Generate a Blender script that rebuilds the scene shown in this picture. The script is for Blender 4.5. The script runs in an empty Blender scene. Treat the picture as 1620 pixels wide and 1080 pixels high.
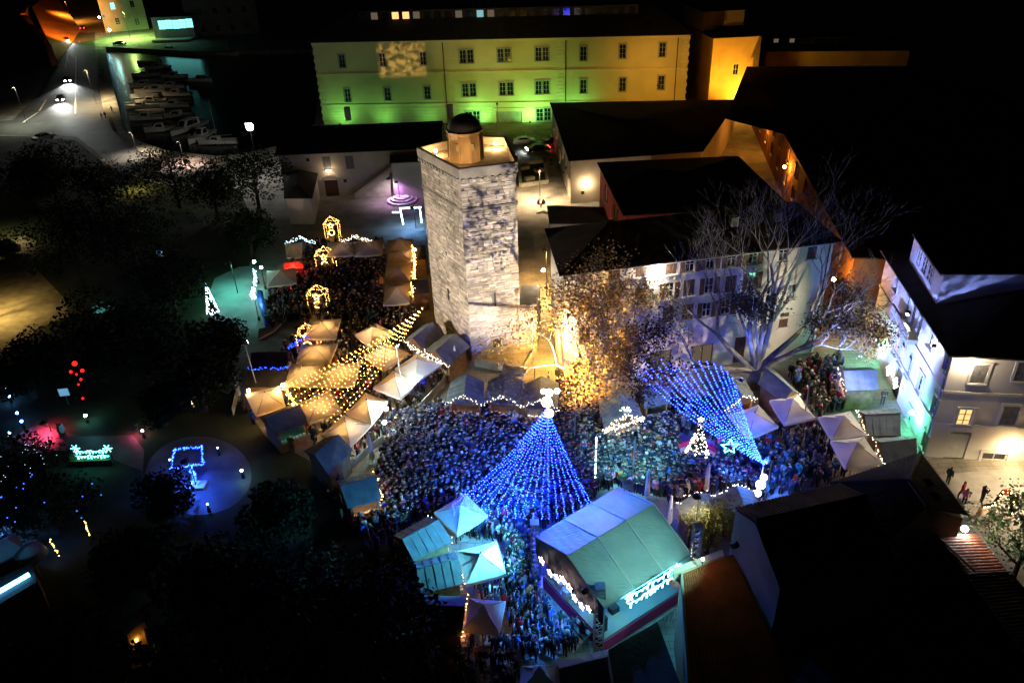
import bpy, bmesh, math, random
import numpy as np
from mathutils import Vector, Matrix
from mathutils.geometry import tessellate_polygon

random.seed(7); np.random.seed(7)
SC = bpy.context.scene
COL = SC.collection
R = math.radians

# ---------------------------------------------------------------- camera
CAM_H, FPX, PITCH, ROLL = 42.0, 1233.0, R(30), R(2.1)
_r = np.array([1, 0, 0.]); _u = np.array([0, math.sin(PITCH), math.cos(PITCH)]); FW = np.array([0, math.cos(PITCH), -math.sin(PITCH)])
CX = math.cos(ROLL) * _r - math.sin(ROLL) * _u
CY = math.sin(ROLL) * _r + math.cos(ROLL) * _u
CP = np.array([0, 0, CAM_H])
cam = bpy.data.cameras.new('camera'); camo = bpy.data.objects.new('camera', cam); COL.objects.link(camo)
cam.sensor_fit = 'HORIZONTAL'; cam.sensor_width = 36.0; cam.lens = FPX / 1620 * 36.0
cam.clip_start = 0.5; cam.clip_end = 3000
camo.matrix_world = Matrix(((CX[0], CY[0], -FW[0], 0), (CX[1], CY[1], -FW[1], 0), (CX[2], CY[2], -FW[2], CAM_H), (0, 0, 0, 1)))
SC.camera = camo
# ---------------------------------------------------------------- night sky and moonlight
w = bpy.data.worlds.new('World'); SC.world = w; w.use_nodes = True
nt = w.node_tree; bgn = nt.nodes['Background']
sky = nt.nodes.new('ShaderNodeTexSky'); sky.sky_type = 'NISHITA'; sky.sun_disc = False
sky.sun_elevation = R(38); sky.sun_rotation = R(200)
nt.links.new(sky.outputs[0], bgn.inputs[0]); bgn.inputs[1].default_value = 0.00012
sun = bpy.data.lights.new('moon', 'SUN'); sun.energy = 0.0025; sun.angle = R(0.5); sun.color = (1, 0.96, 0.9)
suno = bpy.data.objects.new('moon', sun); COL.objects.link(suno); suno.rotation_euler = (R(52), 0, R(-20))
# ---------------------------------------------------------------- colour management, sampling
SC.view_settings.view_transform = 'Standard'; SC.view_settings.look = 'None'
SC.view_settings.exposure = 0.35; SC.view_settings.gamma = 1.0; SC.view_settings.use_curve_mapping = False
SC.render.engine = 'CYCLES'
cy = SC.cycles
cy.max_bounces = 4; cy.diffuse_bounces = 2; cy.glossy_bounces = 2; cy.transmission_bounces = 2; cy.transparent_max_bounces = 4
cy.sample_clamp_indirect = 2.0; cy.caustics_reflective = False; cy.caustics_refractive = False
cy.use_light_tree = True
try:
    cy.use_denoising = True; cy.denoiser = 'OPENIMAGEDENOISE'; cy.denoising_input_passes = 'RGB_ALBEDO_NORMAL'
except Exception:
    pass

# ---------------------------------------------------------------- picking places: where the line of sight meets a height or a wall
def ray(x, y):
    return (x - 810) / FPX * CX - (y - 540) / FPX * CY + FW
def G(x, y, z=0.0):
    d = ray(x, y); t = (z - CAM_H) / d[2]
    return CP + t * d
def G2(x, y, z=0.0):
    g = G(x, y, z); return (float(g[0]), float(g[1]))
def PX(wd):
    v = np.array(wd) - CP; zz = v @ FW
    return 810 + FPX * (v @ CX) / zz, 540 - FPX * (v @ CY) / zz

# ---------------------------------------------------------------- objects
WL = {}
def tag(o, label=None, cat=None, group=None, kind=None):
    if label: o['label'] = label
    if cat: o['category'] = cat
    if group: o['group'] = group
    if kind: o['kind'] = kind
    return o
def thing(name, loc, label, cat, group=None, rz=0.0):
    o = bpy.data.objects.new(name, None); COL.objects.link(o)
    o.empty_display_size = 0.3
    o.location = loc; o.rotation_euler = (0, 0, rz); WL[o.name] = np.array(loc, float)
    return tag(o, label, cat, group)
def copy_tree(o, parent=None):
    c = o.copy(); COL.objects.link(c); c.parent = parent
    WL[c.name] = WL.get(o.name, np.zeros(3))
    for ch in list(o.children):
        copy_tree(ch, c)
    return c

class MB:
    """collects shapes for one mesh"""
    def __init__(s): s.v = []; s.f = []; s.m = []; s.smooth = False
    def add(s, vs, fs, m=0):
        b = len(s.v); s.v.extend([tuple(map(float, q)) for q in vs]); s.f.extend([tuple(b + i for i in q) for q in fs]); s.m.extend([m] * len(fs)); return s
    def box(s, c, size, ax=(1, 0), m=0):
        """box centred at c; ax is the horizontal direction of its x side"""
        a = np.array([ax[0], ax[1], 0.]); a /= np.linalg.norm(a); b = np.array([-a[1], a[0], 0]); z = np.array([0, 0, 1.])
        c = np.array(c, float); h = np.array(size) / 2
        vs = [c + a * h[0] * i + b * h[1] * j + z * h[2] * k for k in (-1, 1) for j in (-1, 1) for i in (-1, 1)]
        return s.add(vs, [(0, 2, 3, 1), (4, 5, 7, 6), (0, 1, 5, 4), (2, 6, 7, 3), (0, 4, 6, 2), (1, 3, 7, 5)], m)
    def bar(s, a, b, r, m=0, n=4, r2=None, cap=True):
        a = np.array(a, float); b = np.array(b, float); d = b - a; L = np.linalg.norm(d)
        if L < 1e-6: return s
        d /= L; q = np.array([0, 0, 1.]) if abs(d[2]) < .9 else np.array([1., 0, 0])
        e1 = np.cross(d, q); e1 /= np.linalg.norm(e1); e2 = np.cross(d, e1)
        if r2 is None: r2 = r
        off = math.pi / n
        vs = [a + r * (math.cos(2 * math.pi * i / n + off) * e1 + math.sin(2 * math.pi * i / n + off) * e2) for i in range(n)]
        vs += [b + r2 * (math.cos(2 * math.pi * i / n + off) * e1 + math.sin(2 * math.pi * i / n + off) * e2) for i in range(n)]
        fs = [(i, (i + 1) % n, n + (i + 1) % n, n + i) for i in range(n)]
        if cap: fs += [tuple(range(n))[::-1], tuple(range(n, 2 * n))]
        return s.add(vs, fs, m)
    def tube(s, pts, rad, m=0, n=6):
        pts = [np.array(p, float) for p in pts]
        if np.isscalar(rad): rad = [rad] * len(pts)
        rings = []; prev = None
        for i, p in enumerate(pts):
            d = pts[min(i + 1, len(pts) - 1)] - pts[max(i - 1, 0)]; d = d / (np.linalg.norm(d) + 1e-9)
            if prev is None:
                q = np.array([0, 0, 1.]) if abs(d[2]) < .9 else np.array([1., 0, 0]); e1 = np.cross(d, q)
            else:
                e1 = prev - d * (prev @ d)
            e1 = e1 / (np.linalg.norm(e1) + 1e-9); e2 = np.cross(d, e1); prev = e1
            rings.append([p + rad[i] * (math.cos(2 * math.pi * k / n) * e1 + math.sin(2 * math.pi * k / n) * e2) for k in range(n)])
        vs = [q for rr in rings for q in rr]
        fs = [(i * n + k, i * n + (k + 1) % n, (i + 1) * n + (k + 1) % n, (i + 1) * n + k) for i in range(len(rings) - 1) for k in range(n)]
        fs += [tuple(range(n))[::-1], tuple(range((len(rings) - 1) * n, len(rings) * n))]
        return s.add(vs, fs, m)
    def lathe(s, c, prof, n=10, m=0, a0=0.0):
        c = np.array(c, float); vs = []; fs = []
        for r, z in prof:
            vs += [c + np.array([r * math.cos(2 * math.pi * k / n + a0), r * math.sin(2 * math.pi * k / n + a0), z]) for k in range(n)]
        for i in range(len(prof) - 1):
            fs += [(i * n + k, i * n + (k + 1) % n, (i + 1) * n + (k + 1) % n, (i + 1) * n + k) for k in range(n)]
        fs += [tuple(range(n))[::-1], tuple(range((len(prof) - 1) * n, len(prof) * n))]
        return s.add(vs, fs, m)
    def ball(s, c, r, n=8, k=5, m=0, sz=1.0):
        return s.lathe(c, [(r * math.sin(math.pi * (i + .12) / (k + .24)), -r * sz * math.cos(math.pi * (i + .12) / (k + .24))) for i in range(k + 1)], n, m)
    def octa(s, c, r, m=0):
        c = np.array(c, float)
        return s.add([c + r * np.array(q) for q in ((1, 0, 0), (-1, 0, 0), (0, 1, 0), (0, -1, 0), (0, 0, 1), (0, 0, -1))],
                     [(0, 2, 4), (2, 1, 4), (1, 3, 4), (3, 0, 4), (2, 0, 5), (1, 2, 5), (3, 1, 5), (0, 3, 5)], m)
    def prism(s, poly, z0, z1, m=0):
        n = len(poly)
        vs = [(p[0], p[1], z0) for p in poly] + [(p[0], p[1], z1) for p in poly]
        fs = [(i, (i + 1) % n, n + (i + 1) % n, n + i) for i in range(n)] + [tuple(range(n))[::-1], tuple(range(n, 2 * n))]
        return s.add(vs, fs, m)
    def slab(s, quad, t, m=0):
        """thick sheet: quad of 3-D points pushed down by t along z"""
        n = len(quad); q = [np.array(p, float) for p in quad]
        vs = q + [p - np.array([0, 0, t]) for p in q]
        fs = [tuple(range(n)), tuple(range(n, 2 * n))[::-1]] + [(i, n + i, n + (i + 1) % n, (i + 1) % n) for i in range(n)]
        return s.add(vs, fs, m)
    def build(s, name, mat, parent=None, smooth=False, local=False):
        me = bpy.data.meshes.new(name)
        off = np.zeros(3) if (parent is None or local) else WL[parent.name]
        if len(s.v):
            va = np.array(s.v) - off
            me.from_pydata(va.tolist(), [], s.f)
        for q in (mat if isinstance(mat, (list, tuple)) else [mat]): me.materials.append(q)
        if isinstance(mat, (list, tuple)): me.polygons.foreach_set('material_index', s.m)
        if smooth: me.polygons.foreach_set('use_smooth', [True] * len(me.polygons))
        bm = bmesh.new(); bm.from_mesh(me); bmesh.ops.recalc_face_normals(bm, faces=bm.faces); bm.to_mesh(me); bm.free()
        me.update()
        o = bpy.data.objects.new(name, me); COL.objects.link(o)
        if parent is not None: o.parent = parent
        WL[o.name] = off
        return o

# ---------------------------------------------------------------- materials
def _mat(name):
    m = bpy.data.materials.new(name); m.use_nodes = True; n = m.node_tree
    return m, n, n.nodes['Principled BSDF']
def mat(name, col, rough=.7, var=.25, scale=1.5, bump=0.0, bscale=None, metal=0.0, rnd=0.0, coord='Object', spec=.3, detail=6, trans=0.0):
    """base colour broken up by noise, optional relief, optional per-piece tint"""
    m, n, b = _mat(name); N = n.nodes; Lk = n.links
    tc = N.new('ShaderNodeTexCoord')
    nz = N.new('ShaderNodeTexNoise'); nz.inputs['Scale'].default_value = scale; nz.inputs['Detail'].default_value = detail
    Lk.new(tc.outputs[coord], nz.inputs['Vector'])
    mp = N.new('ShaderNodeMapRange'); mp.inputs['From Min'].default_value = .3; mp.inputs['From Max'].default_value = .7
    mp.inputs['To Min'].default_value = 1 - var; mp.inputs['To Max'].default_value = 1 + var
    Lk.new(nz.outputs['Fac'], mp.inputs['Value'])
    val = mp.outputs[0]
    if rnd:
        gi = N.new('ShaderNodeNewGeometry'); oi = N.new('ShaderNodeObjectInfo')
        ad = N.new('ShaderNodeMath'); ad.operation = 'ADD'; Lk.new(gi.outputs['Random Per Island'], ad.inputs[0]); Lk.new(oi.outputs['Random'], ad.inputs[1])
        fr = N.new('ShaderNodeMath'); fr.operation = 'FRACT'; Lk.new(ad.outputs[0], fr.inputs[0])
        mr = N.new('ShaderNodeMapRange'); mr.inputs['To Min'].default_value = 1 - rnd; mr.inputs['To Max'].default_value = 1 + rnd
        Lk.new(fr.outputs[0], mr.inputs['Value'])
        mu = N.new('ShaderNodeMath'); mu.operation = 'MULTIPLY'; Lk.new(val, mu.inputs[0]); Lk.new(mr.outputs[0], mu.inputs[1]); val = mu.outputs[0]
    vm = N.new('ShaderNodeVectorMath'); vm.operation = 'SCALE'; vm.inputs[0].default_value = col; Lk.new(val, vm.inputs['Scale'])
    Lk.new(vm.outputs[0], b.inputs['Base Color'])
    b.inputs['Roughness'].default_value = rough; b.inputs['Metallic'].default_value = metal; b.inputs['Specular IOR Level'].default_value = spec
    if bump:
        n2 = N.new('ShaderNodeTexNoise'); n2.inputs['Scale'].default_value = bscale or scale * 6; n2.inputs['Detail'].default_value = 5
        Lk.new(tc.outputs[coord], n2.inputs['Vector'])
        bp = N.new('ShaderNodeBump'); bp.inputs['Strength'].default_value = bump; bp.inputs['Distance'].default_value = .05
        Lk.new(n2.outputs['Fac'], bp.inputs['Height']); Lk.new(bp.outputs[0], b.inputs['Normal'])
    if trans: 
        b.inputs['Transmission Weight'].default_value = 0
    return m
def glow(name, col, strength, light=True):
    m = bpy.data.materials.new(name); m.use_nodes = True; n = m.node_tree; n.nodes.clear()
    e = n.nodes.new('ShaderNodeEmission'); e.inputs[0].default_value = (*col, 1); e.inputs[1].default_value = strength
    o = n.nodes.new('ShaderNodeOutputMaterial'); n.links.new(e.outputs[0], o.inputs[0])
    m.cycles.emission_sampling = 'AUTO' if light else 'NONE'
    return m
def brickmat(name, c1, c2, mortar, sx, sy, ms=.02, rough=.8, bump=.4, coord='Object'):
    m, n, b = _mat(name); N = n.nodes; Lk = n.links
    tc = N.new('ShaderNodeTexCoord'); br = N.new('ShaderNodeTexBrick')
    br.inputs['Color1'].default_value = (*c1, 1); br.inputs['Color2'].default_value = (*c2, 1); br.inputs['Mortar'].default_value = (*mortar, 1)
    br.inputs['Scale'].default_value = 1; br.inputs['Brick Width'].default_value = sx; br.inputs['Row Height'].default_value = sy; br.inputs['Mortar Size'].default_value = ms
    Lk.new(tc.outputs[coord], br.inputs['Vector'])
    nz = N.new('ShaderNodeTexNoise'); nz.inputs['Scale'].default_value = .35; nz.inputs['Detail'].default_value = 8; Lk.new(tc.outputs[coord], nz.inputs['Vector'])
    mr = N.new('ShaderNodeMapRange'); mr.inputs['From Min'].default_value = .3; mr.inputs['From Max'].default_value = .7; mr.inputs['To Min'].default_value = .6; mr.inputs['To Max'].default_value = 1.3
    Lk.new(nz.outputs['Fac'], mr.inputs['Value'])
    vm = N.new('ShaderNodeVectorMath'); vm.operation = 'SCALE'; Lk.new(br.outputs['Color'], vm.inputs[0]); Lk.new(mr.outputs[0], vm.inputs['Scale'])
    Lk.new(vm.outputs[0], b.inputs['Base Color']); b.inputs['Roughness'].default_value = rough; b.inputs['Specular IOR Level'].default_value = .3
    bp = N.new('ShaderNodeBump'); bp.inputs['Strength'].default_value = bump; bp.inputs['Distance'].default_value = .03; bp.invert = True
    Lk.new(br.outputs['Fac'], bp.inputs['Height']); Lk.new(bp.outputs[0], b.inputs['Normal'])
    return m
def attrmat(name, rough=.75):
    m, n, b = _mat(name); a = n.nodes.new('ShaderNodeAttribute'); a.attribute_name = 'tint'
    n.links.new(a.outputs['Color'], b.inputs['Base Color']); b.inputs['Roughness'].default_value = rough; b.inputs['Specular IOR Level'].default_value = .35
    return m
def leafmat(name, c1, c2, rough=.6):
    m, n, b = _mat(name); N = n.nodes
    g = N.new('ShaderNodeNewGeometry'); mx = N.new('ShaderNodeMix'); mx.data_type = 'RGBA'
    n.links.new(g.outputs['Random Per Island'], mx.inputs[0]); mx.inputs[6].default_value = (*c1, 1); mx.inputs[7].default_value = (*c2, 1)
    n.links.new(mx.outputs[2], b.inputs['Base Color']); b.inputs['Roughness'].default_value = .85; b.inputs['Specular IOR Level'].default_value = .06
    return m

M = {}
M['asphalt'] = mat('asphalt', (.07, .07, .072), .75, .3, .4, .3, 30)
M['promenade'] = brickmat('promenade_paving', (.3, .27, .23), (.26, .24, .2), (.16, .15, .13), .9, .45)
M['ground'] = brickmat('old_town_paving', (.30, .28, .25), (.25, .235, .21), (.12, .11, .1), 1.1, .55, .018)
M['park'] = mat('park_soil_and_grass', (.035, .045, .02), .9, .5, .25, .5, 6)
M['gravel'] = mat('gravel_path', (.22, .19, .14), .9, .35, .8, .5, 12)
M['terrace'] = mat('terrace_concrete', (.3, .31, .32), .55, .25, .35, .15, 10)
M['water'] = mat('harbour_water', (.003, .005, .006), .22, .3, .1, .5, 1.6, spec=.12)
M['quay'] = mat('quay_stone', (.22, .2, .17), .85, .35, .6, .4, 5)
M['paint'] = mat('road_paint', (.7, .7, .68), .7, .2, 2)
M['yellow'] = mat('yellow_plaster', (.52, .44, .24), .85, .18, .15, .08, 8)
M['yellowtrim'] = mat('yellow_trim', (.56, .48, .28), .85, .12, .5)
M['cream'] = mat('cream_plaster', (.55, .48, .38), .85, .2, .25, .1, 6)
M['ochre'] = mat('ochre_plaster', (.55, .36, .13), .85, .2, .2, .1, 6)
M['white'] = mat('white_plaster', (.62, .6, .56), .85, .14, .3, .08, 6)
M['grey'] = mat('grey_plaster', (.3, .29, .28), .9, .25, .3, .12, 6)
M['red'] = mat('red_plaster', (.42, .07, .05), .85, .2, .3, .1, 6)
M['green'] = mat('green_plaster', (.4, .46, .32), .85, .2, .3, .1, 6)
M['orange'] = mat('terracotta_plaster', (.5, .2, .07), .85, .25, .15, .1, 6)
M['roof'] = mat('dark_roof_tiles', (.032, .026, .023), .85, .4, .8, .6, 4)
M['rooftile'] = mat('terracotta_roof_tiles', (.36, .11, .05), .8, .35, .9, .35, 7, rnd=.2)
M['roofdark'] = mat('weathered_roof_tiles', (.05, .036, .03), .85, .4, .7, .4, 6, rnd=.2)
M['stone'] = mat('tower_limestone', (.44, .395, .335), .85, .5, .3, .8, 7, rnd=.32, coord='Object', detail=9)
M['mortar'] = mat('tower_mortar', (.24, .215, .185), .95, .3, .6, .3, 8)
M['stonetrim'] = mat('limestone_trim', (.42, .385, .33), .85, .25, .9, .3, 8)
M['turret'] = mat('turret_plaster', (.45, .34, .22), .85, .3, .6, .2, 6)
M['lead'] = mat('dark_lead', (.03, .03, .034), .6, .3, .8, .2, 5)
M['frame'] = mat('white_window_frame', (.6, .6, .58), .6, .1, 4)
M['glass'] = mat('window_glass', (.012, .015, .02), .08, .2, 1.0, spec=.6)
M['shutter'] = mat('brown_shutter', (.09, .05, .035), .75, .25, 3, .2, 30)
M['greyshutter'] = mat('grey_shutter', (.16, .16, .165), .75, .25, 3, .2, 30)
M['wood'] = mat('stall_wood', (.25, .15, .075), .75, .35, 2.2, .3, 20)
M['hutroof'] = mat('charcoal_stall_roof', (.13, .15, .16), .8, .28, 1.3, .25, 9)
M['canvas'] = mat('cream_canvas', (.76, .71, .61), .8, .12, .9, .12, 4)
M['canvasdark'] = mat('taupe_canvas', (.52, .43, .33), .8, .12, .9, .12, 4)
M['tarp'] = mat('grey_tarpaulin', (.4, .42, .42), .42, .16, .8, .35, 1.6)
def tarpmat():
    m = mat('silver_tarpaulin', (.36, .37, .35), .36, .18, .8); n = m.node_tree; N = n.nodes; b = N['Principled BSDF']
    tc = N.new('ShaderNodeTexCoord'); mp = N.new('ShaderNodeMapping'); mp.inputs['Rotation'].default_value = (0, 0, R(35)); mp.inputs['Scale'].default_value = (.5, 5.5, 1)
    nz = N.new('ShaderNodeTexNoise'); nz.inputs['Scale'].default_value = 1.6; nz.inputs['Detail'].default_value = 5
    n.links.new(tc.outputs['Object'], mp.inputs[0]); n.links.new(mp.outputs[0], nz.inputs['Vector'])
    bp = N.new('ShaderNodeBump'); bp.inputs['Strength'].default_value = .9; bp.inputs['Distance'].default_value = .12; n.links.new(nz.outputs['Fac'], bp.inputs['Height']); n.links.new(bp.outputs[0], b.inputs['Normal'])
    b.inputs['Specular IOR Level'].default_value = .5
    return m
M['stagetarp'] = tarpmat()
M['blacktarp_shade'] = mat('black_tarpaulin_and_opening_shade', (.02, .02, .023), .5, .3, .8, .3, 2)  # also the flat dark inside the tower openings and one doorway
M['metal'] = mat('galvanised_metal', (.45, .46, .47), .4, .15, 4, metal=.8)
M['darkmetal'] = mat('dark_metal', (.03, .03, .033), .5, .2, 4, metal=.4)
M['bark'] = mat('plane_tree_bark', (.2, .18, .155), .85, .45, 1.6, .4, 9)
M['darkbark'] = mat('dark_bark', (.06, .05, .04), .9, .3, 2, .4, 9)
M['leafgold'] = leafmat('autumn_leaves', (.56, .4, .15), (.3, .2, .075))
M['leafbrown'] = leafmat('withered_leaves', (.13, .095, .05), (.07, .05, .03))
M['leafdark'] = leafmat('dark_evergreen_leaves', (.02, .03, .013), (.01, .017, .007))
M['leafolive'] = leafmat('olive_leaves', (.16, .15, .05), (.08, .085, .03))
M['leafgreen'] = leafmat('pale_green_leaves', (.12, .16, .06), (.07, .1, .035))
M['carpaint_silver'] = mat('silver_car_paint', (.42, .43, .43), .3, .05, 2, metal=.5)
M['carpaint_black'] = mat('black_car_paint', (.012, .012, .014), .25, .05, 2)
M['carpaint_blue'] = mat('blue_car_paint', (.02, .07, .22), .25, .05, 2)
M['carpaint_white'] = mat('white_car_paint', (.5, .5, .5), .3, .05, 2)
M['rubber'] = mat('black_rubber', (.015, .015, .015), .8, .2, 4)
M['hull'] = mat('white_boat_hull', (.55, .53, .48), .45, .12, 1.2)
M['deck'] = mat('boat_deck', (.4, .34, .26), .6, .2, 2)
M['tint'] = attrmat('clothing_and_skin')
M['pink'] = mat('magenta_stage_skirt', (.5, .03, .14), .6, .15, 2)
M['plastic'] = mat('white_plastic', (.6, .6, .6), .5, .1, 3)
M['concrete'] = mat('concrete', (.3, .29, .27), .9, .25, .8, .3, 8)
M['grass'] = mat('lawn', (.05, .085, .025), .95, .4, 1.5, .6, 14)
# light sources
M['bulb_blue'] = glow('blue_fairy_bulb', (.003, .0105, 1.0), 240)
M['bulb_blue2'] = glow('blue_net_bulb', (.007, .03, 1.0), 60)
M['bulb_warm'] = glow('warm_fairy_bulb', (1.0, .4, .07), 55)
M['bulb_white'] = glow('white_fairy_bulb', (1.0, .82, .62), 14)
M['bulb_cool'] = glow('cool_fairy_bulb', (.55, .9, 1.0), 12)
M['bulb_teal'] = glow('teal_neon', (.12, .85, .8), 9)
M['bulb_red'] = glow('red_light', (1.0, .006, .004), 5)
M['bulb_gold'] = glow('gold_light', (1.0, .62, .12), 7)
M['globe'] = glow('lit_white_globe', (.95, .93, .9), 9)
M['bulb_dim'] = glow('dim_cool_bulb', (.45, .85, 1.0), 2.2)
M['bulb_dimblue'] = glow('dim_blue_bulb', (.03, .1, 1.0), 5)
M['greyframe'] = mat('grey_window_frame', (.26, .26, .24), .7, .15, 4)
# ================================================================ SETTING
def sheet(name, polys, z, m, kind='structure', label=None):
    """flat sheet from an outline (and holes) of ground points"""
    rings = [[Vector((p[0], p[1], 0)) for p in r] for r in polys]
    tri = tessellate_polygon(rings); flat = [p for r in rings for p in r]
    mb = MB(); mb.add([(p.x, p.y, z) for p in flat], tri); o = mb.build(name, m)
    for p in o.data.polygons:
        if p.normal.z < 0: o.data.flip_normals(); break
    return tag(o, label, None, None, kind)
def pix(pts, z=0.0): return [G2(x, y, z) for x, y in pts]

quay_px = [(166, 74), (174, 120), (190, 180), (199, 205), (222, 224), (262, 238), (345, 247), (400, 240), (450, 228), (498, 196), (503, 150), (500, 78), (310, 82)]
harbour = pix(quay_px)
sheet('ground', [[(-700, -40), (700, -40), (700, 900), (-700, 900)], harbour], 0, M['ground'])
wt = MB(); wt.add([(-260, 120, -1.3), (20, 120, -1.3), (20, 420, -1.3), (-260, 420, -1.3)], [(0, 1, 2, 3)])
tag(wt.build('water', M['water']), None, None, None, 'structure')
q = MB(); n = len(harbour)
for i in range(n):
    a, b = harbour[i], harbour[(i + 1) % n]
    q.add([(a[0], a[1], -2), (b[0], b[1], -2), (b[0], b[1], .0), (a[0], a[1], .0)], [(0, 1, 2, 3)])
tag(q.build('quay_wall', M['quay']), None, None, None, 'structure')
sheet('park', [pix([(-60, 214), (40, 216), (120, 222), (178, 268), (250, 292), (380, 300), (412, 380), (372, 470), (366, 610), (420, 690), (520, 745), (560, 840), (640, 930), (690, 1090)]) + [(-8, 20), (-120, 20), (-190, 120)]], .004, M['park'])
road = pix([(98, 52), (150, 52), (152, 110), (163, 172), (190, 217), (235, 249), (290, 266), (372, 277), (372, 296), (250, 288), (180, 264), (122, 217), (70, 214), (20, 214), (-60, 212), (-60, 196), (20, 190), (60, 150), (84, 100)])
sheet('road', [road], .008, M['asphalt'])
pm = MB(); pm.prism(pix([(153, 62), (165, 62), (173, 120), (188, 180), (197, 206), (220, 226), (262, 240), (345, 249), (345, 258), (262, 249), (208, 232), (178, 207), (164, 166), (156, 110)])[::-1], .0, .12)
tag(pm.build('promenade', M['promenade']), None, None, None, 'structure')
kb = MB(); kp = pix([(156, 75), (157, 110), (164, 166), (178, 207), (208, 232), (262, 250), (345, 259)])
for a, b in zip(kp[:-1], kp[1:]):
    L = math.hypot(b[0] - a[0], b[1] - a[1]); kb.box(((a[0] + b[0]) / 2, (a[1] + b[1]) / 2, .08), (L, .3, .16), (b[0] - a[0], b[1] - a[1]))
tag(kb.build('kerb', M['quay']), None, None, None, 'structure')
# painted lines
for k, (a, b, wd) in enumerate([((120, 90), (119, 180), .35), ((108, 84), (103, 108), .3), ((60, 178), (36, 194), .35), ((73, 158), (62, 176), .35)]):
    A, B = G2(*a), G2(*b); mb = MB(); L = math.hypot(B[0] - A[0], B[1] - A[1])
    mb.box(((A[0] + B[0]) / 2, (A[1] + B[1]) / 2, .013), (L, wd, .004), (B[0] - A[0], B[1] - A[1]))
    tag(mb.build('road_marking', M['paint']), None, None, None, 'structure')
mb = MB()
for k in range(6):
    A = G2(150 + k * 0.1, 66 + k * 2.4); B = G2(163, 66 + k * 2.4)
    mb.box(((A[0] + B[0]) / 2, (A[1] + B[1]) / 2, .131), (abs(B[0] - A[0]), .55, .004), (1, 0))
tag(mb.build('zebra_crossing', M['paint']), None, None, None, 'structure')
M['terrace2'] = mat('dark_terrace_slabs', (.1, .105, .11), .5, .4, .5, .3, 8)
sheet('gravel_path', [pix([(-40, 392), (40, 372), (60, 384), (52, 420), (100, 470), (110, 500), (58, 520), (20, 560), (-60, 590)])], .008, M['gravel'])
sheet('park_terrace', [pix([(314 + 84 * math.cos(a), 752 + 62 * math.sin(a)) for a in np.linspace(0, 2 * math.pi, 40, endpoint=False)])], .008, M['terrace2'])
sheet('park_path', [pix([(20, 690), (60, 672), (130, 690), (210, 688), (228, 712), (226, 745), (150, 715), (90, 712), (40, 720)])], .0085, M['terrace2'])
sheet('ice_rink_deck', [pix([(328, 470), (340, 440), (378, 422), (412, 420), (420, 470), (404, 520), (360, 520), (334, 505)])], .008, M['terrace'])
sheet('side_yard', [pix([(1405, 760), (1540, 745), (1700, 735), (1700, 1000), (1500, 1000)])], .004, M['concrete'])

M['darkwall'] = mat('dark_plaster', (.09, .085, .08), .9, .3, .5, .2, 6)  # one even dark plaster tone
M['brick'] = mat('brick_red_plaster', (.27, .12, .055), .9, .35, .4, .3, 5)
# ---------------------------------------------------------------- walls with openings
class Face:
    """vertical wall from A to B (ground points); the outside is to the right of A->B"""
    def __init__(s, A, B):
        s.A = np.array(A, float); s.B = np.array(B, float); d = s.B - s.A; s.L = float(np.linalg.norm(d)); s.d = d / s.L; s.n = np.array([s.d[1], -s.d[0]])
    def sz(s, px, py):
        r = ray(px, py); den = r[0] * s.n[0] + r[1] * s.n[1]
        t = ((s.A - CP[:2]) @ s.n) / den; p = CP + t * r
        return float((p[:2] - s.A) @ s.d), float(p[2])
    def pt(s, a, z, off=0.0):
        p = s.A + s.d * a + s.n * off; return np.array([p[0], p[1], z])
    def box(s, mb, a, z, w, h, off, depth, m=0):
        """box of width w, height h centred at (a, z), its middle at off outside the wall"""
        p = s.pt(a, z, off); mb.box(p, (w, depth, h), s.d, m); return mb
    def height(s, px, py): return s.sz(px, py)[1]
def panel(mb, F, z0, z1, ops, depth=.22, s0=0, s1=None):
    s1 = F.L if s1 is None else s1
    xs = sorted(set([s0, s1] + [v for o in ops for v in o[:2]])); zs = sorted(set([z0, z1] + [v for o in ops for v in o[2:]]))
    for i in range(len(xs) - 1):
        for j in range(len(zs) - 1):
            cx, cz = (xs[i] + xs[i + 1]) / 2, (zs[j] + zs[j + 1]) / 2
            if any(o[0] < cx < o[1] and o[2] < cz < o[3] for o in ops): continue
            mb.add([F.pt(xs[i], zs[j]), F.pt(xs[i + 1], zs[j]), F.pt(xs[i + 1], zs[j + 1]), F.pt(xs[i], zs[j + 1])], [(0, 1, 2, 3)])
    for a, b, c, d in ops:
        o = -depth
        for (p, q_) in (((a, c), (b, c)), ((b, c), (b, d)), ((b, d), (a, d)), ((a, d), (a, c))):
            mb.add([F.pt(*p), F.pt(*q_), F.pt(q_[0], q_[1], o), F.pt(p[0], p[1], o)], [(0, 1, 2, 3)])
        mb.add([F.pt(a, c, o - .02), F.pt(b, c, o - .02), F.pt(b, d, o - .02), F.pt(a, d, o - .02)], [(0, 1, 2, 3)])
def house(name, label, foot, h, wall, ops=None, cat='building', z0=0.0, cap=True):
    """foot: ground corners with the outside to the right of each edge; ops: {edge: [(s0,s1,z0,z1)]}"""
    c = np.mean(np.array(foot), axis=0)
    root = thing(name, (c[0], c[1], 0), label, cat)
    mb = MB(); n = len(foot); faces = []
    for i in range(n):
        F = Face(foot[i], foot[(i + 1) % n]); faces.append(F); panel(mb, F, z0, h, (ops or {}).get(i, []))
    if cap: mb.add([(p[0], p[1], h - .02) for p in foot], [tuple(range(n))])
    mb.build('wall', wall, root)
    return root, faces
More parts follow.
